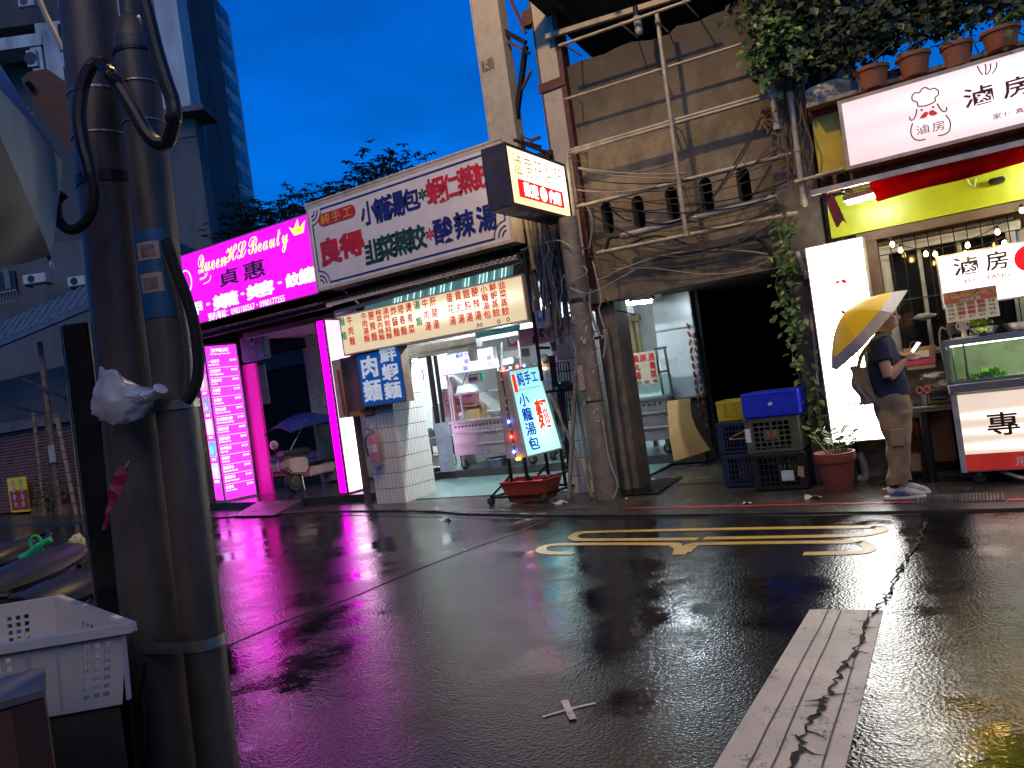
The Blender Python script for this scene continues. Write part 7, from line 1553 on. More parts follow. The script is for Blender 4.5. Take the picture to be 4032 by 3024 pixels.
for (x, y), lb in zip(fb, lbs):
    p = S(*ks(x, y), Y=8.40); tt = thing('festoon_bulb', 'lit warm '+lb, 'light bulb', p, 0, 'festoon bulbs over the food stall')
    part('glass', G().lathe([(.001,-.028),(.014,-.022),(.019,-.008),(.017,.006),(.009,.022),(.008,.024)], p, 12), WB, tt, smooth=True); part('socket', G().tube([p+ZU*.022, p+ZU*.055], [.011,.013], 8), BLK, tt)
for seq_, lb in (((0,1,2,3),'wire carrying the left festoon bulbs'),((3,4,6,8),'wire carrying the upper festoon bulbs'),((5,7),'short wire carrying the lower festoon bulbs')):
    pts = []
    for i, j in zip(seq_, seq_[1:]): pts += sag(S(*ks(*fb[i]), Y=8.40)+ZU*.056, S(*ks(*fb[j]), Y=8.40)+ZU*.056, .02, 6)
    if seq_[0] == 0: pts = [S(*ks(90,375), Y=8.6)]+pts
    cable(pts, .004, 0, lb, 'festoon wires over the stall')
# ------------------------------------------------------------------ food stall
t = thing('food_stall', 'white food stall cart with a lit front panel, red band and glass case', 'food cart', (.9,8.6,.022))
x0, x1, y0, y1 = -.31, 2.2, 8.3, 8.95
part('body', G().box(x0+.03,x1,y0+.02,y1,.15,.9), M('stall_side', (.5,.48,.43), .5, dirt=.3), t)
FR = E('stall_front', (1,.87,.74), 3.0, lo=.22, tubes=[((2,.62,.028),(0,.05,.72)),((2,.44,.028),(0,.05,.72)),((2,.255,.028),(0,.05,.72))], col2=(.85,.66,.50))
FRl = [((2,zz,.03),(0,-.02,.80)) for zz in (.655,.51,.37)]
FR2 = E('stall_front2', (1,.90,.78), 4.2, lo=.13, tubes=FRl, col2=(.88,.70,.55))
part('front_panel', G().quad((x0+.05,y0,.32),(x1,y0,.32),(x1,y0,.88),(x0+.05,y0,.88)), FR2, t)
part('edge_tape', G().box(x0,x0+.05,y0-.004,y0+.02,.15,.9), M('tape_silver', (.5,.48,.44), .4, .3, bump=.6, bscale=20), t)
part('red_band', G().quad((x0+.05,y0-.001,.165),(x1,y0-.001,.165),(x1,y0-.001,.318),(x0+.05,y0-.001,.318)), M('band_red', (.42,.025,.02), .45, dirt=.15, emit=((.6,.03,.02), .25)), t)
o_, wd, ht = span(kt, (800,1110), (1095,865), y0-.004); lettering(t, '專', M('stall_ink', (.05,.012,.012), .5), o_, wd, ht, bold=.016)
lettering(t, '賣', M('stall_ink', (.05,.012,.012), .5), o_+XU*.42, wd, ht, bold=.016)
q = S(*kt(1065,1365), Y=y0-.004); lettering(t, '用心', M('band_white', (.6,.55,.5), .5), (q.x, y0-.004, .19), .2, .085, bold=.02)
part('counter', G().box(x0-.01,x1,y0-.02,y1,.9,.985), INOX, t, bev=.006)
g = G()
for a, b in (((x0,y0,.985),(x0,y0,1.36)),((x0,y1-.15,.985),(x0,y1-.15,1.36)),((x0,y0,1.36),(x1,y0,1.36)),((x0,y0,1.36),(x0,y1-.15,1.36)),((x0,y0,1.0),(x1,y0,1.0)),((x0+.16,y0+.02,.985),(x0+.16,y0+.02,1.36))): g.bar(a, b, .028 if a[0] == x0 else .018)
part('case_frame', g, INOX, t)
part('case_top', G().box(x0-.01,x1,y0-.01,y1,1.37,1.40), INOX, t)
GLS = M('case_pane', (.6,.75,.6), .04, trans=.92, var=.05, dirt=0, bump=0, spec=.5)
part('pane', G().box(x0+.015,x1,y0+.004,y0+.007,1.0,1.35), GLS, t); part('pane', G().box(x0+.004,x0+.007,y0+.015,y1-.16,1.0,1.35), GLS, t)
part('case_back', G().box(x0+.02,x1,y1-.17,y1-.15,.985,1.36), M('case_back_green', (.36,.37,.24), .3, dirt=.2), t); part('case_floor', G().box(x0+.02,x1,y0+.03,y1-.17,.985,.995), M('white_metal', (.7,.7,.68)), t)
part('led_strip', G().box(x0+.05,x1,y0+.03,y0+.045,1.335,1.35), E('led_cool', (.95,1,.85), 70, noise_amt=0), t)
for xx in (-.17,1.0):
    g = G(); g.lathe([(.001,-.02),(.05,-.02),(.06,0),(.05,.02),(.001,.02)], (0,0,0), 14); g.v = [Vector((xx+v.x, 8.42+v.z, .082+v.y)) for v in g.v]; wv = part('wheel', g, M('rubber', (.02,.02,.02)), t, smooth=True); part('fork', G().box(xx-.02,xx+.02,8.395,8.445,.1,.15), STEEL, wv)
cable(smooth_path([Vector((.0,8.4,.13)), Vector((.2,8.25,.07)), Vector((.5,8.2,.05)), Vector((.9,8.3,.1))], 6), .02, 1, 'grey hose looping under the food stall', 'hoses at the stall')
def leafy(name, label, cat, cs, n_, L, mat, base):
    g = G(); leaf_cloud(g, cs, n_, L, random.Random(9), -.4); return solo(name, g, mat, label, cat)
LET = M('lettuce', (.14,.42,.03), .35, var=.4, scale=14, trans=0, bump=.3)
def rosette(name, label, c, rad, n_, L, mat, cat='vegetable'):
    g = G(); rr_ = random.Random(name+label)
    for i in range(n_):
        a, e = rr_.uniform(0,6.28), rr_.uniform(.1,1.2); d = Vector((math.cos(a)*math.cos(e), math.sin(a)*math.cos(e), math.sin(e))); s_ = d.cross(ZU).normalized(); p0 = Vector(c); w_ = L*.8
        b = len(g.v)
        for j in range(5):
            v = j/4; p = p0+d*L*v-ZU*(L*.35*v*v)
            for k in (-1,-.33,.33,1): g.v.append(p+s_*k*w_*.5*math.sin(.35+2.3*v)+ZU*(.018*math.sin(9*v+5*k+i)+.012*abs(k)))
        for j in range(4):
            for k in range(3): q = b+j*4+k; g.f.append((q, q+1, q+5, q+4))
    return solo(name, g, mat, label, cat, smooth=True)
rosette('lettuce', 'bright green lettuce heap behind the glass of the stall', (.03,8.5,1.0), .1, 26, .15, LET); rosette('green_pepper', 'small green bundle at the left in the glass case', (-.13,8.47,1.0), .05, 14, .09, LET)
solo('corn', G().tube(smooth_path([Vector((-.24,8.45,1.015)), Vector((-.18,8.44,1.025)), Vector((-.10,8.45,1.015))], 4), [.012]+[.022]*7+[.012], 10), M('corn_yellow', (.5,.32,.05), .5), 'pale yellow baby corn at the left corner of the glass case', 'vegetable', smooth=True)
for x, lb in ((.03,'steel mixing bowl with greens on the stall top'),(.30,'second steel mixing bowl at the right border on the stall top')): bowl('bowl', lb, (x,8.52,1.40), .125, .085, INOX, 'bowl', 'steel bowls on the stall')
rosette('lettuce_bag', 'bag of pale green lettuce standing in the steel bowl', (.0,8.52,1.47), .08, 22, .15, M('lettuce_pale', (.40,.55,.10), .3, var=.3), 'vegetable')
tt, a, b = box_thing('card_terminal', 'grey payment box standing on the stall under the menu board', 'box', ks, 775,1440,1110,1270,8.6,.16, M('terminal_grey', (.13,.12,.13), .5)); lettering(tt, '50B', M('terminal_text', (.6,.5,.5), .5), (a.x+.16,8.594,a.z+.035), .06, .025, em=False)
t = thing('hand_fan', 'cream rounded stand with two grips on the stall top', 'stand', (-.12,8.5,1.40)); IVO = M('ivory_plastic', (.58,.53,.42), .45); c_ = S(*ks(945,1330), Y=8.5)
ol = [(c_.x+.06*math.cos(R(q))*1.05, c_.z+.055*math.sin(R(q))) for q in range(0,360,20)]
def oval(cx, cz, rx, rz_, n_=12): return [(cx+rx*math.cos(2*math.pi*k/n_), cz+rz_*math.sin(2*math.pi*k/n_)) for k in range(n_)]
plate('grip_plate', ol, [oval(c_.x-.04, c_.z, .008, .022), oval(c_.x+.04, c_.z, .008, .022)], 8.49, 8.505, IVO, t); part('stem', G().tube([(c_.x,8.5,c_.z-.05),(c_.x,8.5,1.41)], [.02,.03], 10), IVO, t); part('foot', G().box(c_.x-.09,c_.x+.09,8.45,8.55,1.40,1.415), IVO, t, bev=.005)
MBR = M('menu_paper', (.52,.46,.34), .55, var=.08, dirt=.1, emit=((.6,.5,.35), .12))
a, b = S(*ks(775,1290), Y=8.42), S(*ks(1300,870), Y=8.42); t = thing('menu_board', 'paper menu with food photos hanging under the stall sign', 'sign', ((a.x+b.x)/2,8.44,1.58)); X0, X1, Z0, Z1 = -.26, .17, 1.565, 1.85
part('sheet', G().box(X0,X1,8.42,8.428,Z0,Z1), MBR, t); part('photo_strip', G().quad((X0,8.417,Z1-.075),(X1,8.417,Z1-.075),(X1,8.417,Z1),(X0,8.417,Z1)), M('food_photo', (.40,.20,.07), .5, var=.8, scale=30, dirt=.5), t); part('title_band', G().quad((X0,8.4165,Z1-.11),(X1,8.4165,Z1-.11),(X1,8.4165,Z1-.07),(X0,8.4165,Z1-.07)), M('title_red', (.42,.10,.05), .5), t)
lettering(t, '滷味菜單', M('band_white', (.6,.55,.5)), (X0+.12,8.414,Z1-.108), .18, .035)
for i in range(5):
    for j in range(4):
        xx, zz = X0+.015+i*.083, Z0+.02+j*.04
        if i in (1,2,3) and j > 0: part('dish_photo', G().quad((xx,8.4165,zz),(xx+.065,8.4165,zz),(xx+.065,8.4165,zz+.032),(xx,8.4165,zz+.032)), M('dish_%d' % ((i*3+j) % 4), ((.40,.10,.03),(.35,.18,.06),(.30,.30,.10),(.42,.08,.06))[(i*3+j) % 4], .5, var=.6, scale=40), t)
        else: lettering(t, ('豆干','海帶','米血','百頁')[j], M('menu_ink', (.10,.06,.04), .5), (xx+.005,8.4165,zz+.003), .055, .026)
# side table with odds and ends
t = thing('side_table', 'dark wooden side table between the man and the stall', 'table', (-.5,8.7,.02)); WD = M('dark_wood', (.05,.032,.022), .5, var=.4, stretch=(1,6,6))
part('top', G().box(-.95,-.32,8.5,9.0,.74,.775), WD, t, bev=.004); part('top_edge', G().box(-.95,-.32,8.494,8.5,.735,.755), M('wood_edge', (.14,.08,.05), .5), t)
for x, y in ((-.9,8.55),(-.58,8.62),(-.36,8.95),(-.9,8.95)): part('leg', G().tube([(x,y,.02),(x,y,.74)], .045 if x == -.58 else .02, 12), BLK, t, smooth=True)
tt, a, b = box_thing('tape_dispenser', 'black desk organiser on the side table next to the stall', 'box', kr, 1000,1025,1100,960,8.75,.15, M('organiser_black', (.03,.03,.035), .4)); part('tray', G().box(a.x+.01,b.x-.01,8.74,8.75,a.z+.02,a.z+.04), STEEL, tt)
a = S(*kr(965,1020), Y=8.7); t = thing('scissors', 'pink-handled scissors standing in a steel cup on the side table', 'scissors', (a.x,8.7,.775)); part('cup', G().lathe([(.03,0),(.034,.12),(.03,.12),(.026,.01),(.001,.01)], (a.x,8.7,.775), 14), INOX, t)
for dx in (-.03,.035): part('handle_loop', G().tube([(a.x+dx+.026*math.cos(q*.45), 8.7, .935+.034*math.sin(q*.45)) for q in range(15)], .009, 8), M('pink_handle', (.65,.22,.20), .4), t, smooth=True)
t = thing('leaflet', 'green and white card lying on the edge of the side table', 'card', (-.6,8.56,.775)); part('card', G().hexa([(-.80,8.505,.777),(-.47,8.505,.777),(-.44,8.6,.777),(-.80,8.6,.777),(-.80,8.505,.782),(-.47,8.505,.782),(-.44,8.6,.782),(-.80,8.6,.782)]), M('card_green', (.05,.28,.12), .5), t); part('white_print', G().quad((-.75,8.52,.784),(-.55,8.52,.784),(-.53,8.58,.784),(-.75,8.58,.784)), M('label_white', (.5,.52,.55)), t)
a, b = S(*kr(845,1040), Y=8.6), S(*kr(940,815), Y=8.6); t = thing('leaflet_box', 'clear leaflet holder with pink sheets at the man\'s waist', 'box', (-.72,8.6,.775)); part('holder', G().hexa([(-.80,8.6,.78),(-.66,8.6,.78),(-.66,8.68,.78),(-.80,8.68,.78),(-.86,8.6,1.08),(-.74,8.6,1.08),(-.74,8.68,1.08),(-.86,8.68,1.08)]), M('frosted_clear', (.5,.47,.45), .3, alpha=.6), t); part('pink_sheet', G().quad((-.79,8.596,.86),(-.70,8.596,.84),(-.75,8.596,1.02),(-.83,8.596,1.02)), M('pink_sheet', (.4,.02,.08), .5), t); part('amber_base', G().box(-.79,-.665,8.59,8.6,.78,.84), M('amber_base', (.4,.18,.03), .4), t)
PB = M('paper_bag', (.30,.19,.10), .75, var=.15, bump=.2)
t = thing('paper_bag', 'brown paper bag with a printed panel and pink stripe hanging on the window bars', 'bag', (-.62,8.85,1.15)); a, b = S(*kr(855,845), Y=8.8), S(*kr(1035,690), Y=8.8); X0, X1, Z0, Z1 = a.x, b.x, a.z, b.z
part('bag', G().hexa([(X0+.02,8.72,Z0),(X1-.03,8.72,Z0),(X1-.03,8.86,Z0),(X0+.02,8.86,Z0),(X0,8.78,Z1),(X1,8.78,Z1),(X1,8.82,Z1),(X0,8.82,Z1)]), PB, t, bev=.006); part('pink_stripe', G().quad((X0+.014,8.724,Z0+.05),(X1-.024,8.724,Z0+.05),(X1-.02,8.734,Z0+.10),(X0+.01,8.734,Z0+.10)), M('stripe_pink', (.42,.03,.12), .5), t)
part('print_panel', G().quad((X0+.03,8.732,Z0+.12),(X1-.07,8.732,Z0+.12),(X1-.07,8.765,Z1-.04),(X0+.03,8.765,Z1-.04)), M('panel_cream', (.45,.40,.30), .6), t); part('lettering', put_text(G(), '折 20 元', Vector((X0+.06,8.735,Z0+.16)), XU, (ZU+YU*.2).normalized(), .13, .05, .01), INK_BLACK, t)
part('handle', G().tube([((X0+X1)/2-.05+.035*math.cos(R(q)), 8.8, Z1-.01+.07*math.sin(R(q))) for q in range(0,181,20)], .005, 6), PB, t)
CLR = M('clear_plastic', (.45,.45,.45), .25, var=.3, scale=16, bump=.6, bscale=35, alpha=.8)
def blob(name, label, cat, c, r_, mat, k=.25, sc=3.0, stretch=1):
    g = G().ball((0,0,0), 1, 24, 16); rr_ = Vector((random.Random(label).random()*9, 0, 0))
    g.v = [Vector((c[0]+v.x*r_[0]*(1+k*mnoise.noise(v*sc+rr_)), c[1]+v.y*r_[1]*(1+k*mnoise.noise(v*sc+rr_)), c[2]+v.z*r_[2]*(1+k*mnoise.noise(v*sc+rr_)))) for v in g.v]
    return solo(name, g, mat, label, cat, smooth=True)
p = S(*kr(1015,875), Y=8.8); blob('plastic_bag', 'crumpled clear plastic bag heaped on the side table', 'bag', (p.x,8.8,p.z), (.12,.08,.05), CLR, .4, 3); p = S(*kr(1060,920), Y=8.78); blob('plastic_bag', 'clear bag of small packets on the side table by the stall', 'bag', (p.x,8.78,p.z-.01), (.08,.07,.045), CLR, .4, 4)
a, b = S(*ks(420,1290), Y=8.88), S(*ks(640,1170), Y=8.88); blob('wrapped_bundle', 'white wrapped bundle hanging behind the window bars', 'bundle', ((a.x+b.x)/2,8.9,(a.z+b.z)/2), ((b.x-a.x)/2,.05,.035), M('wrap_grey', (.40,.38,.33), .4, bump=.4), .3, 2)
tt, a, b = box_thing('carton', 'tall brown carton with faint print under the side table', 'box', kr, 1005,1390,1120,1080,8.78,.2, M('carton_dark', (.17,.08,.04), .8, dirt=.4)); lettering(tt, '合品', M('carton_print', (.07,.03,.02), .8), (a.x+.02,8.775,b.z-.09), .12, .06)
tt, a, b = box_thing('carton', 'small tan carton on the floor behind the man\'s legs', 'box', kr, 885,1445,940,1340,8.72,.15, CARD); part('flap', G().box(a.x,b.x,8.715,8.72,b.z-.03,b.z), CARD, tt)
p = S(*kr(925,1190), Y=8.75); blob('red_bag', 'dark red bag hanging from the side table', 'bag', (p.x,8.75,p.z), (.035,.04,.11), M('bag_red', (.22,.012,.03), .5, bump=.4), .25, 2)
cable(smooth_path([S(*kr(x, y), Y=8.55) for x, y in ((1095,600),(1065,590),(1055,640),(1070,740),(1095,850),(1110,920))], 6), .01, 1, 'pale cable hooked from the stall post to the counter', 'cables at the stall')
part('counter_paper', G().box(-.25,-.02,8.42,8.5,1.4,1.412), M('label_white', (.5,.52,.55)), bpy.data.objects['food_stall'])
for i, (x, y, w_, h_) in enumerate(((-.5,8.95,.35,.05),(-.2,8.8,.3,.04))): solo('floor_board', G().box(x-w_/2,x+w_/2,y-.06,y+.06,.023,.023+h_), M('wet_board', (.10,.07,.04), .5), ('wet plank lying behind the man\'s shoes','second wet plank lying under the stall')[i], 'plank')
# ------------------------------------------------------------------ beauty-parlour side: ramp, scooter, meter, cone, extinguisher
t = thing('ramp', 'steel tread-plate ramp, lilac in the sign light, in front of the dark platform', 'ramp', (-10.5,8.8,.02)); TP = M('tread_plate', (.20,.18,.20), .3, .7, var=.25, dirt=.4)
g = G().hexa([(-11.05,8.5,.022),(-9.95,8.42,.022),(-10.0,9.1,.022),(-11.15,9.12,.022),(-11.05,8.5,.03),(-9.95,8.42,.03),(-10.0,9.1,.15),(-11.15,9.12,.15)]); part('wedge', g, TP, t)
g = G(); A, B, Cc, D_ = Vector((-11.05,8.5,.031)), Vector((-9.95,8.42,.031)), Vector((-10.0,9.1,.151)), Vector((-11.15,9.12,.151))
for i in range(22):
    for j in range(9):
        u, v = (i+.5)/22, (j+.5)/9; p = A.lerp(B, u).lerp(D_.lerp(Cc, u), v); d = Vector((.02,.02,.003)) if (i+j) % 2 else Vector((.02,-.02,-.003)); g.bar(p-d, p+d, .009, .006)
part('tread', g, TP, t, kind='stuff')
t = thing('scooter', 'pale pink electric scooter with a dark blue rain hood on the platform', 'scooter', (-11.2,10.05,.15), R(88))
PNK = M('scooter_pink', (.42,.27,.26), .35, var=.06, dirt=.1, coat=.4); HOOD = M('hood_blue', (.012,.025,.16), .45, var=.2, bump=.1); CLOTH = M('cover_navy', (.01,.012,.03), .6, var=.3, bump=.3)
for x in (0,1.15):
    g = G(); g.lathe([(.001,-.035),(.12,-.035),(.13,-.05),(.18,-.05),(.205,-.02),(.205,.02),(.18,.05),(.13,.05),(.12,.035),(.001,.035)], (0,0,0), 22); g.v = [Vector((x+v.x, v.z, .205+v.y)) for v in g.v]
    wv = part('wheel', g, M('rubber', (.02,.02,.02)), t, local=True, smooth=True); g = G(); g.lathe([(.001,-.04),(.10,-.04),(.11,-.052),(.001,-.055)], (0,0,0), 16); g.v = [Vector((x+v.x, v.z, .205+v.y)) for v in g.v]; part('rim', g, INOXD, wv, local=True)
part('rear_fairing', G().prism([(-.30,.50),(-.12,.36),(.20,.30),(.32,.42),(.30,.62),(-.26,.66)], -.13, .13, 'Y'), PNK, t, local=True, bev=.03)
part('battery_box', G().prism([(.30,.24),(.92,.24),(.97,.34),(.92,.44),(.34,.44)], -.14, .14, 'Y'), PNK, t, local=True, bev=.03); part('footboard', G().box(.30,.95,-.15,.15,.445,.475), BLK, t, local=True)
part('front_shield', G().hexa([(.95,-.16,.40),(1.03,-.16,.40),(1.03,.16,.40),(.95,.16,.40),(.85,-.18,.98),(.90,-.18,.98),(.90,.18,.98),(.85,.18,.98)]), PNK, t, local=True, bev=.015)
part('mudguard', G().grid(lambda u, v: (1.15+.235*math.cos(R(20+140*u)), -.06+.12*v, .205+.235*math.sin(R(20+140*u))), 10, 2), PNK, t, local=True, solid=.006)
part('fork', G().tube([(1.15,0,.205),(.93,0,1.0)], .025, 8).tube([(.92,-.3,1.03),(.92,.3,1.03)], .015, 8), BLK, t, local=True)
part('seat', G().prism([(-.28,.68),(.40,.66),(.44,.74),(.36,.80),(-.22,.80)], -.14, .14, 'Y'), M('black_vinyl', (.018,.018,.02), .35), t, local=True, bev=.03); part('backrest', G().ball((-.34,0,.93), (.05,.11,.09), 14, 8), PNK, t, local=True, smooth=True); part('backrest_stem', G().tube([(-.33,0,.66),(-.34,0,.86)], .015, 6), BLK, t, local=True)
part('carrier', G().box(-.42,-.1,-.13,.13,.665,.685), STEEL, t, local=True)
part('licence_plate', G().obox((-.40,0,.52), (.012,0,.0), (0,.10,0), (-.02,0,.065)), M('plate_white', (.55,.42,.44), .4), t, local=True); part('tail_light', G().box(-.36,-.30,-.10,.10,.36,.43), M('tail_red', (.30,.03,.02), .2), t, local=True)
part('plate_text', put_text(G(), 'E 2', Vector((-.4135,.075,.50)), Vector((0,-1,0)), ZU, .15, .06, .02, em=False), INK_RED, t, local=True)
part('kickstand', G().tube([(.12,-.1,.28),(.05,-.20,.02)], .014, 6), STEEL, t, local=True)
hood = part('rain_hood', G().grid(lambda u, v: (-.25+1.25*u, -.38+.76*v, 1.34+.12*math.sin(math.pi*u)*math.sin(math.pi*v)**.5-.12*abs(2*v-1)**2-.10*(1-u)**3), 14, 10), HOOD, t, local=True, smooth=True, solid=.004)
for q in (((.92,-.2,1.0),(.7,-.3,1.3)),((.92,.2,1.0),(.7,.3,1.3)),((-.1,-.14,.8),(.2,-.32,1.3))): part('hood_strut', G().tube(q, .009, 6), STEEL, hood, local=True)
part('rain_cover', G().grid(lambda u, v: (.42+.5*u, -.24-.04*math.sin(5*u+3*v)-.05*(1-v), .50+.12*u+(.70-.1*u)*v*(.75+.25*math.sin(3.1*u))), 12, 8), CLOTH, t, local=True, solid=.004)
part('mirror', G().tube([(.92,-.22,1.04),(.95,-.36,1.15)], .007, 6).ball((.95,-.38,1.18), (.02,.05,.04), 10, 6), BLK, t, local=True)
tt, a, b = box_thing('meter_box', 'pale blue electricity meter box above the pink panel', 'box', k0, 468,420,608,205,9.7,.16, M('meter_blue', (.22,.32,.38), .5, dirt=.25), .015)
q0 = (a.x+b.x)/2; part('dial_window', G().box(q0-.02,q0+.10,9.69,9.7,a.z+.27,a.z+.44), M('dial_white', (.5,.55,.58), .3), tt); part('dial', G().box(q0+.01,q0+.07,9.684,9.69,a.z+.34,a.z+.42), BLK, tt); part('yellow_tag', G().quad((q0+.02,9.694,a.z+.08),(q0+.09,9.694,a.z+.08),(q0+.09,9.694,a.z+.18),(q0+.02,9.694,a.z+.18)), M('tag_yellow', (.5,.42,.08), .5), tt)
g = G()
for i in range(5): g.tube(smooth_path([Vector((a.x+.04+i*.06, 9.75, b.z)), Vector((a.x+.05+i*.06, 9.72, b.z+.12)), Vector((a.x-.1+i*.1, 9.8, b.z+.3))], 4), .014, 6)
part('feed_cables', g, BLK, tt)
tt, a, b = box_thing('air_conditioner', 'white air conditioner above the dark shutter next to the pink pillar', 'air conditioner', k0, 940,215,1085,40,10.9,.3, M('ac_white', (.40,.43,.45), .5, dirt=.3), .015); r_ = .17; cx, cz = a.x+(b.x-a.x)*.45, (a.z+b.z)/2; part('fan_grille', G().add([(cx+r_*math.cos(k*.35), 10.893, cz+r_*math.sin(k*.35)) for k in range(18)], [tuple(range(18))]), WIND, tt)
part('bracket', G().bar((a.x+.03,10.9,a.z-.02),(a.x+.03,11.3,a.z-.02),.03).bar((b.x-.03,10.9,a.z-.02),(b.x-.03,11.3,a.z-.02),.03), BLK, tt)
tt, a, b = box_thing('notice_board', 'blank white vertical board on the wall right of the pink panel', 'board', k0, 560,735,630,432,10.6,.02, M('board_white', (.45,.47,.45), .6, dirt=.3)); part('edge', G().box(a.x-.012,a.x,10.595,10.62,a.z,b.z), STEEL, tt)
a = S(*k0(185,1455), Y=9.35); t = thing('traffic_cone', 'orange and white traffic cone half hidden behind the foreground pole', 'traffic cone', (a.x-.1,9.4,.022)); CO = M('cone_orange', (.50,.07,.01), .5, dirt=.3)
cx = a.x-.1; part('cone', G().lathe([(.15,.03),(.11,.26)], (cx,9.4,.022), 18), CO, t, smooth=True); part('white_band', G().lathe([(.1105,.26),(.075,.48)], (cx,9.4,.022), 18), M('cone_white', (.5,.48,.45), .5), t, smooth=True); part('tip', G().lathe([(.0755,.48),(.035,.70),(.001,.70)], (cx,9.4,.022), 18), CO, t, smooth=True); part('base', G().box(cx-.2,cx+.2,9.2,9.6,.022,.052), BLK, t)
tt, a, b = box_thing('timber_board', 'ochre plywood board behind the foreground pole, left of the price list', 'board', k0, 60,1100,165,700,9.9,.05, M('ochre_board', (.32,.19,.06), .7, var=.2, dirt=.4)); lettering(tt, '停', INK_BLACK, (b.x-.28,9.894,a.z+.3), .16,.18)
a, b = S(*k0(1400,1145), Y=8.9), S(*k0(1475,915), Y=8.9); cx = (a.x+b.x)/2; t = thing('fire_extinguisher', 'red fire extinguisher in a clear plastic bag hung on the tiled column', 'fire extinguisher', (cx,8.88,a.z)); FE = M('extinguisher_red', (.40,.02,.025), .3, var=.15)
part('cylinder', G().lathe([(.001,0),(.075,.0),(.085,.02),(.085,.36),(.06,.42),(.03,.44),(.001,.44)], (cx,8.88,a.z), 18), FE, t, smooth=True); part('label', G().grid(lambda u, v: (cx+.0865*math.cos(R(-150+120*u)), 8.88+.0865*math.sin(R(-150+120*u)), a.z+.16+.12*v), 8, 1), M('label_white', (.5,.52,.55)), t)
part('valve', G().box(cx-.02,cx+.02,8.86,8.9,a.z+.44,a.z+.48).bar((cx,8.88,a.z+.49),(cx-.1,8.86,a.z+.53),.02), BLK, t); part('hose', G().tube(smooth_path([Vector((cx-.02,8.86,a.z+.46)), Vector((cx-.12,8.82,a.z+.36)), Vector((cx-.11,8.83,a.z+.1))], 5), .012, 6), BLK, t)
g = G(); rr_ = Vector((3,1,2)); g.lathe([(.03,-.08),(.10,-.06),(.115,.2),(.11,.4),(.07,.5),(.09,.58)], (0,0,0), 18); g.v = [Vector((cx+v.x*(1+.14*mnoise.noise(v*9+rr_)), 8.88+v.y*(1+.14*mnoise.noise(v*9)), a.z+v.z)) for v in g.v]; part('plastic_cover', g, M('clear_film', (.6,.5,.58), .15, alpha=.28, bump=.5), t, smooth=True)
g = G(); g.tube(smooth_path([S(*k0(x, y), Y=8.87) for x, y in ((1385,880),(1375,960),(1395,1080),(1425,1180))], 5), .016, 6); solo('plastic_strip', g, M('strip_pink', (.55,.38,.50), .4), 'twisted pale plastic strip hanging left of the fire extinguisher', 'strip')
a, b = S(*k0(1330,1420), Y=9.1), S(*k0(1395,850), Y=9.1); solo('timber_post', G().box(a.x+.12,a.x+.18,9.05,9.15,.022,1.44), M('wet_timber', (.11,.085,.075), .5, var=.4, dirt=.4), 'dark wet timber post between the lit pillar and the tiled column', 'post')
solo('curb_stone', G().hexa([(-14.6,8.6,.022),(-13.6,8.5,.022),(-13.6,8.75,.022),(-14.6,8.85,.022),(-14.5,8.65,.10),(-13.7,8.56,.10),(-13.7,8.72,.10),(-14.5,8.8,.10)]), CONC, 'broken pale kerb stone under the price list light box', 'stone')
# ------------------------------------------------------------------ foreground: steel poles, street lamp, cables
PST = M('pole_steel', (.080,.064,.052), .45, .1, var=.55, scale=5, dirt=.95, bump=.25, bscale=25, stretch=(1,1,.35)); BAND = M('band_steel', (.30,.28,.25), .35, .8, var=.2, dirt=.3)
def lin(pb_, pt_, z): return pb_.lerp(pt_, (z-pb_.z)/(pt_.z-pb_.z))
AB, AT = S(370,1659,D=2.58), S(190,0,D=2.58); CBt, CT = S(472,1659,D=2.47), S(287,60,D=2.47)
t = thing('street_lamp', 'thick dark steel street-lamp pole in the left foreground', 'street lamp', lin(AB, AT, 0)); XF_A = t
zs_ = [0,.5,1.5,3.0,5,7,8.8]; part('pole', G().tube([lin(AB, AT, z) for z in zs_], [.112,.108,.099,.089,.082,.074,.066], 28), PST, t, smooth=True)
tp = lin(AB, AT, 8.8); hd = Vector((-3.6,4.6,8.75)); part('arm', G().tube(smooth_path([tp-ZU*.2, tp+ZU*.12+Vector((-.1,.35,0)), hd.lerp(tp,.5)+ZU*.2, hd+ZU*.06], 6), .035, 10), PST, t, smooth=True)
hh = part('lamp_head', G().hexa([hd+Vector(q) for q in ((-.16,-.3,.04),(.16,-.3,.04),(.16,.35,.04),(-.16,.35,.04),(-.10,-.2,.14),(.10,-.2,.14),(.10,.3,.14),(-.10,.3,.14))]), M('lamp_grey', (.3,.3,.3), .5), t, bev=.01)
part('lens', G().quad(hd+Vector((-.13,-.25,.035)), hd+Vector((-.13,.3,.035)), hd+Vector((.13,.3,.035)), hd+Vector((.13,-.25,.035))), E('sodium_lens', (1,.62,.25), 6, noise_amt=0), hh)
LL = bpy.data.lights.new('street_lamp_light', 'POINT'); LL.energy = 600; LL.color = (1,.66,.30); LL.shadow_soft_size = .10
lo = bpy.data.objects.new('street_lamp_light', LL); COL.objects.link(lo); lo.location = hd-ZU*.06; lo.parent = None
wv = lambda z: lin(AB, AT, z)
def ringband(par, z, r_, h, ctr, mat, name='band'):
    c_ = ctr(z); g = G().lathe([(r_,-h/2),(r_+.003,-h/2),(r_+.003,h/2),(r_,h/2)], (c_.x, c_.y, z), 28); return part(name, g, mat, par, smooth=False)
za = S(200, 186, D=2.5).z; ringband(t, za, .091, .008, wv, BAND); ringband(t, S(230,280,D=2.5).z, .093, .006, wv, BAND); ringband(t, S(245,375,D=2.5).z, .094, .035, wv, BLK)
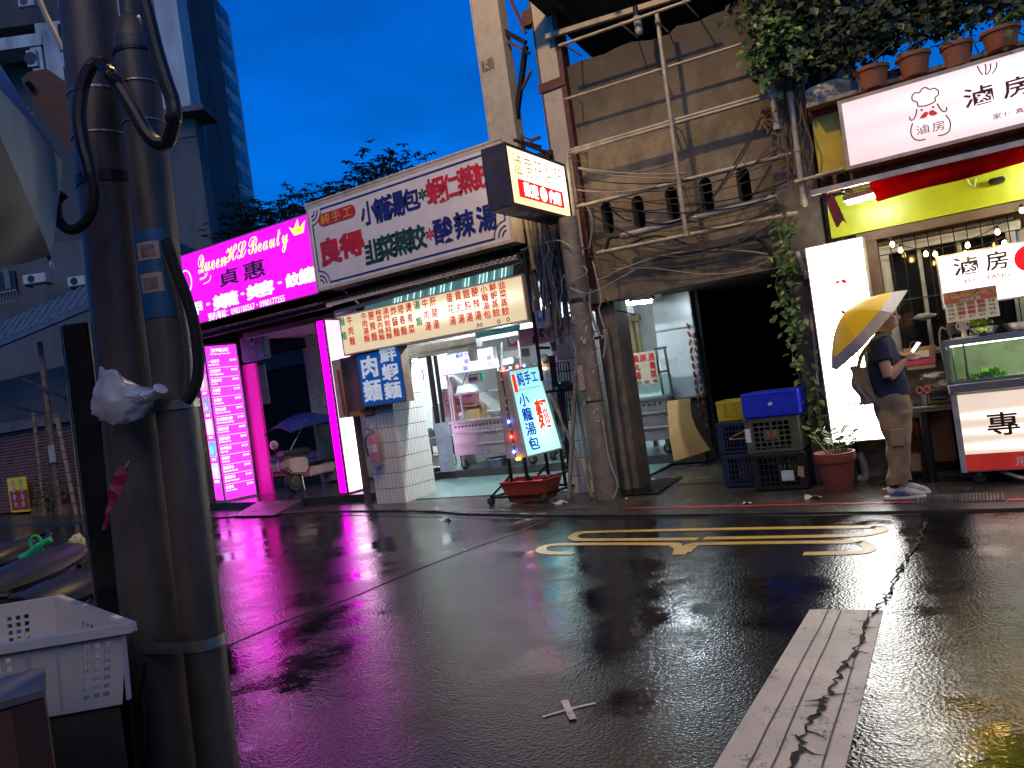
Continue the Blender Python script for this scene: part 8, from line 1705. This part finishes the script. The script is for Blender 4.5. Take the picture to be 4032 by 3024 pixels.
t2 = thing('conduit_post', 'slimmer brown steel conduit with a reducer strapped to the street-lamp pole', 'pole', lin(CBt, CT, 0)); cw_ = lambda z: lin(CBt, CT, z)
zr = S(290,78,D=2.47).z
part('lower_pipe', G().tube([cw_(z) for z in (0,1,2,zr-.02)], .064, 24), PST, t2, smooth=True); part('reducer', G().tube([cw_(zr-.02), cw_(zr+.04), cw_(zr+.06)], [.0645,.05,.034], 24), PST, t2, smooth=True); part('upper_pipe', G().tube([cw_(zr+.055), cw_(4.6)], .033, 18), PST, t2, smooth=True)
ringband(t2, S(300,118,D=2.47).z, .065, .012, cw_, BLK, 'clamp'); ringband(t2, S(305,187,D=2.47).z, .065, .005, cw_, BAND); ringband(t2, S(310,270,D=2.47).z, .065, .005, cw_, BAND)
def strap_round(label, z, w_, Rr=None):
    c1, c2 = wv(z), cw_(z); g = G(); pts = []; m_ = (c1+c2)/2; d = (c2-c1); L = d.length; d.normalize(); n_ = Vector((-d.y, d.x, 0))
    for k in range(19): a = R(90+180*k/18); pts.append(c1+(d*math.cos(a)+n_*math.sin(a))*.104)
    for k in range(19): a = R(-90+180*k/18); pts.append(c2+(d*math.cos(a)+n_*math.sin(a))*.070)
    N = len(pts); vs = [p+ZU*(dz*w_/2) for p in pts for dz in (-1,1)]; fs = [(2*i, 2*((i+1)%N), 2*((i+1)%N)+1, 2*i+1) for i in range(N)]; g.add(vs, fs); return solo('steel_strap', g, BAND, label, 'strap', solid=.003)
strap_round('steel strap binding both foreground poles low down, below the basket rim', S(380,1405,D=2.4).z, .034); strap_round('steel strap binding both foreground poles at the white bag', S(350,878,D=2.4).z, .028)
t3 = thing('channel_post', 'flat black channel post left of the street-lamp pole', 'post', (0,0,0)); KB, KT = S(292,1659,D=2.62), S(170,700,D=2.62); t3.location = lin(KB, KT, 0); XF[t3.name] = Matrix.Translation(t3.location)
rv, fv = r2, f2
def chan(z0, z1, w_, d_): a, b = lin(KB, KT, z0), lin(KB, KT, z1); return G().hexa([q+rv*sx*w_+fv*sy*d_ for q in (a, b) for sx, sy in ((-1,-1),(1,-1),(1,1),(-1,1))])
part('channel', chan(0, KT.z, .045, .03), M('channel_black', (.018,.018,.02), .3, .4, var=.3, dirt=.2), t3, bev=.004); part('upper_conduit', G().tube([lin(KB, KT, KT.z-.05)+rv*.03, S(190,560,D=2.6)], .026, 10), BLK, t3, smooth=True)
g = G(); a = KT+rv*-.046; b = lin(KB, KT, .2)+rv*-.046; g.bar(a-fv*.031, b-fv*.031, .004); part('bright_edge', g, BAND, t3)
zt_ = S(185,1030,D=2.6).z; c_ = lin(KB, KT, zt_); part('cable_tie', G().box(-.05,.05,-.035,.035,0,.006), M('tie_white', (.4,.4,.38), .5), t3, local=True); tie = t3.children[-1]; tie.location = c_-Vector(t3.location); tie.rotation_euler = (0,0,YAW)
def fcable(kf, pts, D, r_, label, mat=0, rings_=0):
    P = smooth_path([S(*kf(x, y), D=(D[i] if isinstance(D, list) else D)) for i, (x, y) in enumerate(pts)], 9); o = solo('cable', G().tube(P, r_, 10), CABM[mat], label, 'cable', 'cables on the foreground poles', smooth=True)
    if rings_:
        g = G()
        for i in range(1, len(P)-1):
            for f_ in (0,.5):
                p = P[i].lerp(P[i+1], f_); d = (P[i+1]-P[i]).normalized(); g.tube([p-d*.0025, p+d*.0025], r_*1.22, 10)
        part('corrugation', g, M('conduit_black', (.014,.013,.012), .42, spec=.5, bump=0), o, kind='stuff')
    return o
fcable(kl1, [(840,-60),(880,100),(930,300),(985,480),(1025,600),(1035,720),(1000,830),(940,850),(870,790),(790,650),(710,520),(640,420),(590,375),(540,400),(500,480),(480,560),(470,700),(490,850),(520,960),(540,1050)], [2.2]*6+[2.25]*6+[2.38]*8, .017, 'black corrugated conduit looping between the two foreground poles', 0, 1)
fcable(kl1, [(540,1040),(560,1150),(540,1270),(470,1350),(400,1360),(345,1300),(340,1200),(380,1150)], 2.36, .015, 'black cable end coiled beside the umbrella tip', 0)
fcable(kl, [(1085,-90),(1110,-20),(1140,80),(1200,230),(1260,420),(1290,600),(1295,780),(1260,900),(1215,965)], 2.36, .017, 'thick black cable hanging down the right side of the poles', 0)
fcable(kl, [(1085,-70),(1098,60),(1150,250),(1190,450),(1215,650),(1222,800),(1215,930)], 2.42, .013, 'second black cable close against the right-hand pole', 3)
fcable(kl3, [(640,1330),(650,1400),(680,1450),(690,1500)], 2.3, .004, 'thin black wire dangling under the basket corner', 0)
fcable(kl3, [(845,1050),(835,1150),(820,1250),(835,1400),(830,1600)], 2.42, .006, 'thin dark wire running down the front of the thick pole', 0)
cable(smooth_path([S(*q, D=4.2) for q in ((70,-30),(85,0),(100,35),(120,75),(135,110))], 4), .016, 2, 'rusty guy wire slanting behind the thick pole at the top left', 'guy wires')
for i, (a, b) in enumerate((((0,215),(60,232)),((10,205),(70,245)),((0,228),(50,238)))): cable(sag(S(*a, D=6), S(*b, D=6), .05, 6), .006, 2, ('middle','highest','lowest')[i]+' of three thin wires tangled above the pale umbrella', 'guy wires')
t4 = thing('bracket_plate', 'brown steel bracket plate sticking out left of the thick pole above the umbrella', 'bracket', S(90,250,D=2.8)); pp_ = [(45,170),(62,155),(100,148),(140,175),(160,240),(190,300),(205,420),(170,350),(120,280),(75,225)]
g = G(); fr_ = [S(x, y, D=2.75) for x, y in pp_]; n_ = len(fr_); g.add(fr_+[p+f2*.05 for p in fr_], [tuple(range(n_)), tuple(range(2*n_-1, n_-1, -1))]+[(i, i+n_, (i+1)%n_+n_, (i+1)%n_) for i in range(n_)]); part('plate', g, M('bracket_brown', (.10,.055,.04), .6, .2, dirt=.5), t4)
part('bolt', G().tube([S(62,182,D=2.745), S(62,182,D=2.72)], .012, 8), BLK, t4)
# stickers, white bag, ribbon
def curved(name, label, cat, ctr, rad, kf, x0, y0, x1, y1, D, mat, par=None, lift=.002):
    """thin sheet stuck round a pole between two sightings"""
    a, b = S(*kf(x0, y1), D=D), S(*kf(x1, y0), D=D); z0, z1 = a.z, b.z
    def pt(u, v):
        z = z0+(z1-z0)*v; c_ = ctr(z); tgt = a.lerp(b, u); tgt.z = z; d = tgt-c_; lat = d.dot(r2)
        th = math.asin(max(-.98, min(.98, lat/rad))); return c_+r2*math.sin(th)*(rad+lift)-f2*math.cos(th)*(rad+lift)
    g = G().grid(pt, 10, 6)
    return part(name, g, mat, par) if par else solo(name, g, mat, label, cat)
BST, TAN_ = M('sticker_blue', (.015,.09,.20), .4, var=.15, dirt=.3), M('sticker_tan', (.36,.30,.26), .6, var=.3, scale=12, dirt=.4)
st = thing('sticker', 'tall blue sticker strip with two pale squares on the right-hand foreground pole', 'sticker', S(322,575,D=2.42))
curved('strip', None, None, cw_, .0645, kl1, 792,1350,958,1905, 2.41, BST, st); curved('square', None, None, cw_, .0645, kl1, 822,1428,938,1552, 2.41, TAN_, st, .0035); curved('square', None, None, cw_, .0645, kl, 930,115,1055,262, 2.41, TAN_, st, .0035)
for q in ((848,1450,915,1530),): curved('print', None, None, cw_, .0645, kl1, *q, 2.41, M('print_rose', (.22,.15,.13), .6, var=.5, scale=30), st, .005)
curved('print', None, None, cw_, .0645, kl, 950,150,1030,235, 2.41, M('print_rose', (.22,.15,.13)), st, .005)
BAGW = M('bag_film', (.78,.78,.80), .32, var=.12, scale=9, dirt=.05, bump=.5, bscale=26, trans=.5)
g = G().ball((0,0,0), 1, 40, 26); c_ = S(*kl(800,960), D=2.37); cb_ = lambda v: Vector((v.x, v.y, v.z))
def bagv(v):
    k = .18*mnoise.noise(v*2.2)+.10*mnoise.noise(v*5.5)+.05*mnoise.noise(v*11)
    w_ = 1.0-.62*max(0, v.z)**1.0; lean = -.045*max(0, v.z)
    return c_+r2*(v.x*.094*(w_+k)+lean)+f2*(v.y*.045*(w_+k))+ZU*(v.z*(.105 if v.z > 0 else .07)*(1+k*.8))
g.v = [bagv(v) for v in g.v]; t = thing('plastic_bag', 'white crumpled plastic bag tied to the foreground poles', 'bag', c_); part('bag', g, BAGW, t, smooth=True)
part('tied_end', G().tube(smooth_path([c_+r2*.05+ZU*.01, c_+r2*.10+ZU*.005-f2*.02, c_+r2*.135+ZU*.02-f2*.03], 5), [.045]*4+[.03]*3+[.02]*3+[.03], 12, flat=.6), BAGW, t, smooth=True)
g = G(); pts = [S(*kl(x, y), D=2.36) for x, y in ((815,1400),(790,1450),(760,1520),(735,1600),(700,1720),(680,1800))]; pts = smooth_path(pts, 5); nrm = -f2
w_ = [.012+.03*math.sin(math.pi*min(1, i/len(pts)*1.3+.1)) for i in range(len(pts))]; ribbon(g, [p+r2*.004*math.sin(i*1.3)+f2*.004*math.sin(i*.9) for i, p in enumerate(pts)], w_, nrm); solo('ribbon', g, M('ribbon_red', (.22,.012,.05), .4, var=.25, bump=.3), 'dark red ribbon hanging from the strap on the foreground pole', 'ribbon', solid=.0015)
cable([S(*kl(845,1350), D=2.37), S(*kl(815,1405), D=2.36)], .002, 2, 'short thread holding the red ribbon', 'threads on the pole')
# ------------------------------------------------------------------ white basket, brown case, scooters in the left foreground
BSK = M('basket_white', (.46,.45,.44), .5, var=.06, dirt=.12, bump=.05)
NR, NL, FRr = Vector((-2.065,1.199,1.054)), S(*kl3(-330,1160), D=2.05), Vector((-2.62,1.33,1.066))
e1 = (NL-NR); e1.z = 0; W_ = .62; e1 = e1.normalized(); FRr = S(*kl3(325,648), D=2.62); e2 = FRr-NR; e2.z = 0; Lb = e2.length; e2.normalize(); zr_ = NR.z; hb = .22
t = thing('basket', 'white plastic basket with square holes in the lower left foreground', 'basket', NR+e1*.3-ZU*hb)
def bp(u, v, z, inset=0): return Vector((NR.x, NR.y, zr_))+e1*(inset+(W_-2*inset)*u)+e2*(inset+(Lb-2*inset)*v)+ZU*z
def holed_wall(fn, holes_u, holes_z):
    """wall fn(u, w) with square openings: bands of quads around the holes"""
    us = sorted(set([0,1]+[q for h in holes_u for q in h])); ws = sorted(set([0,1]+[q for h in holes_z for q in h])); g = G()
    for i in range(len(us)-1):
        for j in range(len(ws)-1):
            um_, wm_ = (us[i]+us[i+1])/2, (ws[j]+ws[j+1])/2
            if any(a < um_ < b for a, b in holes_u) and any(a < wm_ < b for a, b in holes_z): continue
            g.quad(fn(us[i], ws[j]), fn(us[i+1], ws[j]), fn(us[i+1], ws[j+1]), fn(us[i], ws[j+1]))
    return g
def hs_(c0, n_, st_, w_): return [(c0+i*st_-w_/2, c0+i*st_+w_/2) for i in range(n_)]
hz = hs_(.16, 7, .105, .06)
ins = .03
front_h = hs_(.075, 3, .045, .026)+hs_(.50, 10, .045, .026)
part('near_wall', holed_wall(lambda u, w: bp(u, 0, -hb*(1-w), 0)+(e1*ins*(1-w)*(1-2*u)+e2*ins*(1-w)), front_h, hz), BSK, t, solid=.004)
part('far_wall', holed_wall(lambda u, w: bp(u, 1, -hb*(1-w), 0)+(e1*ins*(1-w)*(1-2*u)-e2*ins*(1-w)), hs_(.16, 3, .045, .026)+hs_(.5, 8, .045, .026), hz), BSK, t, solid=.004)
part('side_wall', holed_wall(lambda u, w: bp(0, u, -hb*(1-w), 0)+(e2*ins*(1-w)*(1-2*u)+e1*ins*(1-w)), hs_(.42, 3, .06, .036), hz), BSK, t, solid=.004); part('side_wall', holed_wall(lambda u, w: bp(1, u, -hb*(1-w), 0)+(e2*ins*(1-w)*(1-2*u)-e1*ins*(1-w)), hs_(.42, 3, .06, .036), hz), BSK, t, solid=.004)
part('bottom', G().quad(bp(0,0,-hb,ins), bp(1,0,-hb,ins), bp(1,1,-hb,ins), bp(0,1,-hb,ins)), BSK, t, solid=.004)
g = G(); c4 = [bp(0,0,0), bp(1,0,0), bp(1,1,0), bp(0,1,0)]
for i in range(4):
    a, b = c4[i], c4[(i+1)%4]; d = (b-a).normalized(); n_ = d.cross(ZU); n_ = n_ if n_.dot(a-bp(.5,.5,0)) > 0 else -n_
    g.hexa([a-d*.018-ZU*.022+n_*.0, b+d*.018-ZU*.022+n_*.0, b+d*.018-ZU*.022+n_*.02, a-d*.018-ZU*.022+n_*.02, a-d*.018+ZU*.004, b+d*.018+ZU*.004, b+d*.018+ZU*.002+n_*.02, a-d*.018+ZU*.002+n_*.02])
part('rim', g, BSK, t)
for u in (.02,.30,.42,.98): part('rib', G().bar(bp(u,0,-.02)-e2*.003, bp(u,0,-hb+.01)+e2*(ins-.004), .012, .006), BSK, t)
solo('stand_table', G().hexa([NR+e1*-.02+e2*-.06+ZU*(z_-NR.z) if 0 else Vector((NR.x,NR.y,z_))+e1*a-e2*.10*(1-2*b)+e2*Lb*b for z_ in (.0, zr_-hb-.004) for a, b in ((.035,0.15),(1.2,0.15),(1.2,1),(.035,1))]), M('stand_dark', (.028,.025,.02), .6, var=.3, dirt=.4), 'dark boxy stand carrying the white basket', 'stand')
a, b = S(*kl3(245,1225), D=1.72), S(*kl3(-120,1300), D=1.66); BRC = M('brown_case', (.10,.045,.03), .5, var=.15, dirt=.3)
t = thing('wooden_case', 'brown case with a blue-grey lid edge in front of the basket', 'case', (a.x,a.y,.3)); d1 = Vector((b.x-a.x, b.y-a.y, 0)).normalized(); d2 = Vector((-d1.y, d1.x, 0)); d2 = d2 if d2.dot(f2) > 0 else -d2
part('case', G().hexa([Vector((a.x,a.y,z_))+d1*p+d2*q for z_ in (.3, a.z-.012) for p, q in ((0,0),(.6,0),(.6,.2),(0,.2))]), BRC, t, bev=.006); part('lid_edge', G().hexa([Vector((a.x,a.y,z_))+d1*p+d2*q for z_ in (a.z-.0115, a.z+.012) for p, q in ((-.006,-.006),(.6,-.006),(.6,.206),(-.006,.206))]), M('lid_blue_grey', (.10,.105,.115), .5, dirt=.3), t, bev=.004); part('groove', G().hexa([Vector((a.x,a.y,z_))+d1*p+d2*q for z_ in (.62, .635) for p, q in ((-.004,-.004),(.6,-.004),(.6,-.001),(-.004,-.001))]), BLK, t); part('corner_post', G().hexa([Vector((a.x,a.y,z_))+d1*p+d2*q for z_ in (.3, a.z-.013) for p, q in ((-.003,-.003),(.06,-.003),(.06,.0),(-.003,.0))]), M('case_dark', (.05,.022,.015), .5), t)
VIN = M('seat_vinyl', (.018,.018,.019), .42, var=.2, dirt=.1, bump=.12, bscale=90, spec=.35); BODYB = M('scooter_body_dark', (.014,.016,.03), .3)
def parked(label, p0, p1, body, w_=.12, grab=BLK):
    """scooter parked tail towards the light: p0 nose end of the seat, p1 tail end"""
    d = (p1-p0); L = d.length; fl = Vector((d.x, d.y, 0)).normalized(); sd = Vector((-fl.y, fl.x, 0)); base = Vector((p0.x, p0.y, 0))
    t = thing('parked_scooter', label, 'scooter', base, 0, 'scooters parked in the left foreground')
    N = 14; g = G(); b_ = len(g.v); prof = []
    for i in range(N+1):
        u = i/N; c_ = p0.lerp(p1, u)-ZU*.05*math.sin(math.pi*u*.9)*.4; wd = w_*(.55+.6*math.sin(math.pi*(.12+.80*u))**.8)*(1 if u < .9 else 1-(u-.9)*5); hh_ = .055*(.7+.5*math.sin(math.pi*u))*(1 if u < .92 else 1-(u-.92)*7)
        for k in range(16): a_ = 2*math.pi*k/16; g.v.append(c_+sd*math.cos(a_)*wd+ZU*(math.sin(a_)*hh_*(1.25 if math.sin(a_) > 0 else .8)))
    for i in range(N):
        for k in range(16): q = i*16+k; r_ = i*16+(k+1)%16; g.f.append((q, r_, r_+16, q+16))
    g.f.append(tuple(range(16))[::-1]); g.f.append(tuple(N*16+k for k in range(16))); part('seat', g, VIN, t, smooth=True)
    g = G(); seam = [p0.lerp(p1, .05+.85*i/10)-ZU*(.02*math.sin(math.pi*(i/10))+.045) for i in range(11)]; g.tube(seam, [.05+.035*math.sin(math.pi*i/10) for i in range(11)], 12); part('tail_body', g, body, t, smooth=True)
    part('grab_rail', G().tube(smooth_path([p0.lerp(p1,.70)-sd*.13-ZU*.05, p1-sd*.12+ZU*.0, p1+fl*.10+ZU*.035, p1+sd*.12, p0.lerp(p1,.70)+sd*.13-ZU*.05], 6), .014, 8), grab, t, smooth=True)
    part('tail_lamp', G().ball(p1+fl*.02-ZU*.07, (.05,.05,.03), 10, 6), M('tail_red', (.30,.03,.02)), t, smooth=True)
    for q in (p1-fl*.12, p1-fl*1.30):
        g = G(); g.lathe([(.001,-.04),(.14,-.04),(.2,-.05),(.235,-.02),(.235,.02),(.2,.05),(.14,.04),(.001,.04)], (0,0,0), 20); g.v = [Vector((q.x, q.y, .24))+fl*v.x+sd*v.z+ZU*v.y for v in g.v]; part('wheel', g, M('rubber', (.02,.02,.02)), t, smooth=True)
    part('floor_body', G().tube([Vector((p1.x,p1.y,.45))-fl*.1, Vector((p1.x,p1.y,.36))-fl*.6, Vector((p1.x,p1.y,.42))-fl*1.1, Vector((p1.x,p1.y,.9))-fl*1.25], [.10,.09,.09,.05], 10), body, t, smooth=True); part('handlebar', G().tube([Vector((p1.x,p1.y,1.02))-fl*1.2-sd*.32, Vector((p1.x,p1.y,1.05))-fl*1.22, Vector((p1.x,p1.y,1.02))-fl*1.2+sd*.32], .018, 8), BLK, t, smooth=True)
    return t
parked('scooter with a long glossy black seat, middle one behind the basket', S(*klg(-350,1330), D=3.25), S(*klg(1010,690), D=4.15), BODYB)
parked('scooter with a rounded black seat right behind the white basket', S(*klg(250,1480), D=3.2), S(*klg(1230,1090), D=3.5), M('scooter_body_black', (.012,.012,.013), .3), .14)
parked('scooter seat farthest to the left with a green strap end beside it', S(*klg(-500,1010), D=4.2), S(*klg(420,620), D=4.6), M('scooter_body_grey', (.03,.03,.032), .35), .11)
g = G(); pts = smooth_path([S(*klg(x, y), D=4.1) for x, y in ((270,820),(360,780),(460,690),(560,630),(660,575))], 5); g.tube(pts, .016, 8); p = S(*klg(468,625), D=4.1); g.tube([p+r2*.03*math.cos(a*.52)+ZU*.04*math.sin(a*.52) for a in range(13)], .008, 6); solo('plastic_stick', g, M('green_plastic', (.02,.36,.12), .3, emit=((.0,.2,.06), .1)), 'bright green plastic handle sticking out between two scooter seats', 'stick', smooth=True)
blob('yellow_cloth', 'small pale yellow cloth on the tail of the middle scooter', 'cloth', tuple(S(*klg(1010,640), D=4.12)), (.05,.04,.05), M('cloth_yellow', (.45,.42,.22), .7), .4, 2)
# repeats that look alike are told apart by their order
ORD = ['topmost','second','third','fourth','fifth','sixth','seventh','eighth','ninth','tenth','eleventh','twelfth','thirteenth','fourteenth','fifteenth','sixteenth','seventeenth','eighteenth','nineteenth','twentieth','twenty-first','twenty-second','twenty-third']
def centre(o):
    q = [XF[o.name] @ v.co for c in ([o]+list(o.children)) if c.type == 'MESH' for v in c.data.vertices]; return sum(q, Vector())/len(q)
def rank(label, fmt, key, last, first):
    os_ = sorted([o for o in bpy.data.objects if o.get('label') == label], key=key)
    for i, o in enumerate(os_): o['label'] = fmt % (first if i == 0 else last if i == len(os_)-1 else ORD[i]+' from the '+first.replace('most', ''))
for lb, f_ in (('thin sagging wire strung across the stained wall', 'thin sagging wire across the stained wall, %s of them'), ('looping cable over the face of the concrete pole', 'cable looping over the concrete pole face, %s of the loops')):
    rank(lb, f_, lambda o: -centre(o).z, 'lowest', 'topmost')
for lb, f_ in (('thin upright conduit hanging in the tangle under the projecting sign', 'thin upright conduit in the cable tangle, %s one'), ('stout brown conduit with couplings in the tangle under the projecting sign', 'stout conduit with couplings in the cable tangle, %s one')):
    rank(lb, f_, lambda o: centre(o).x, 'rightmost', 'leftmost')
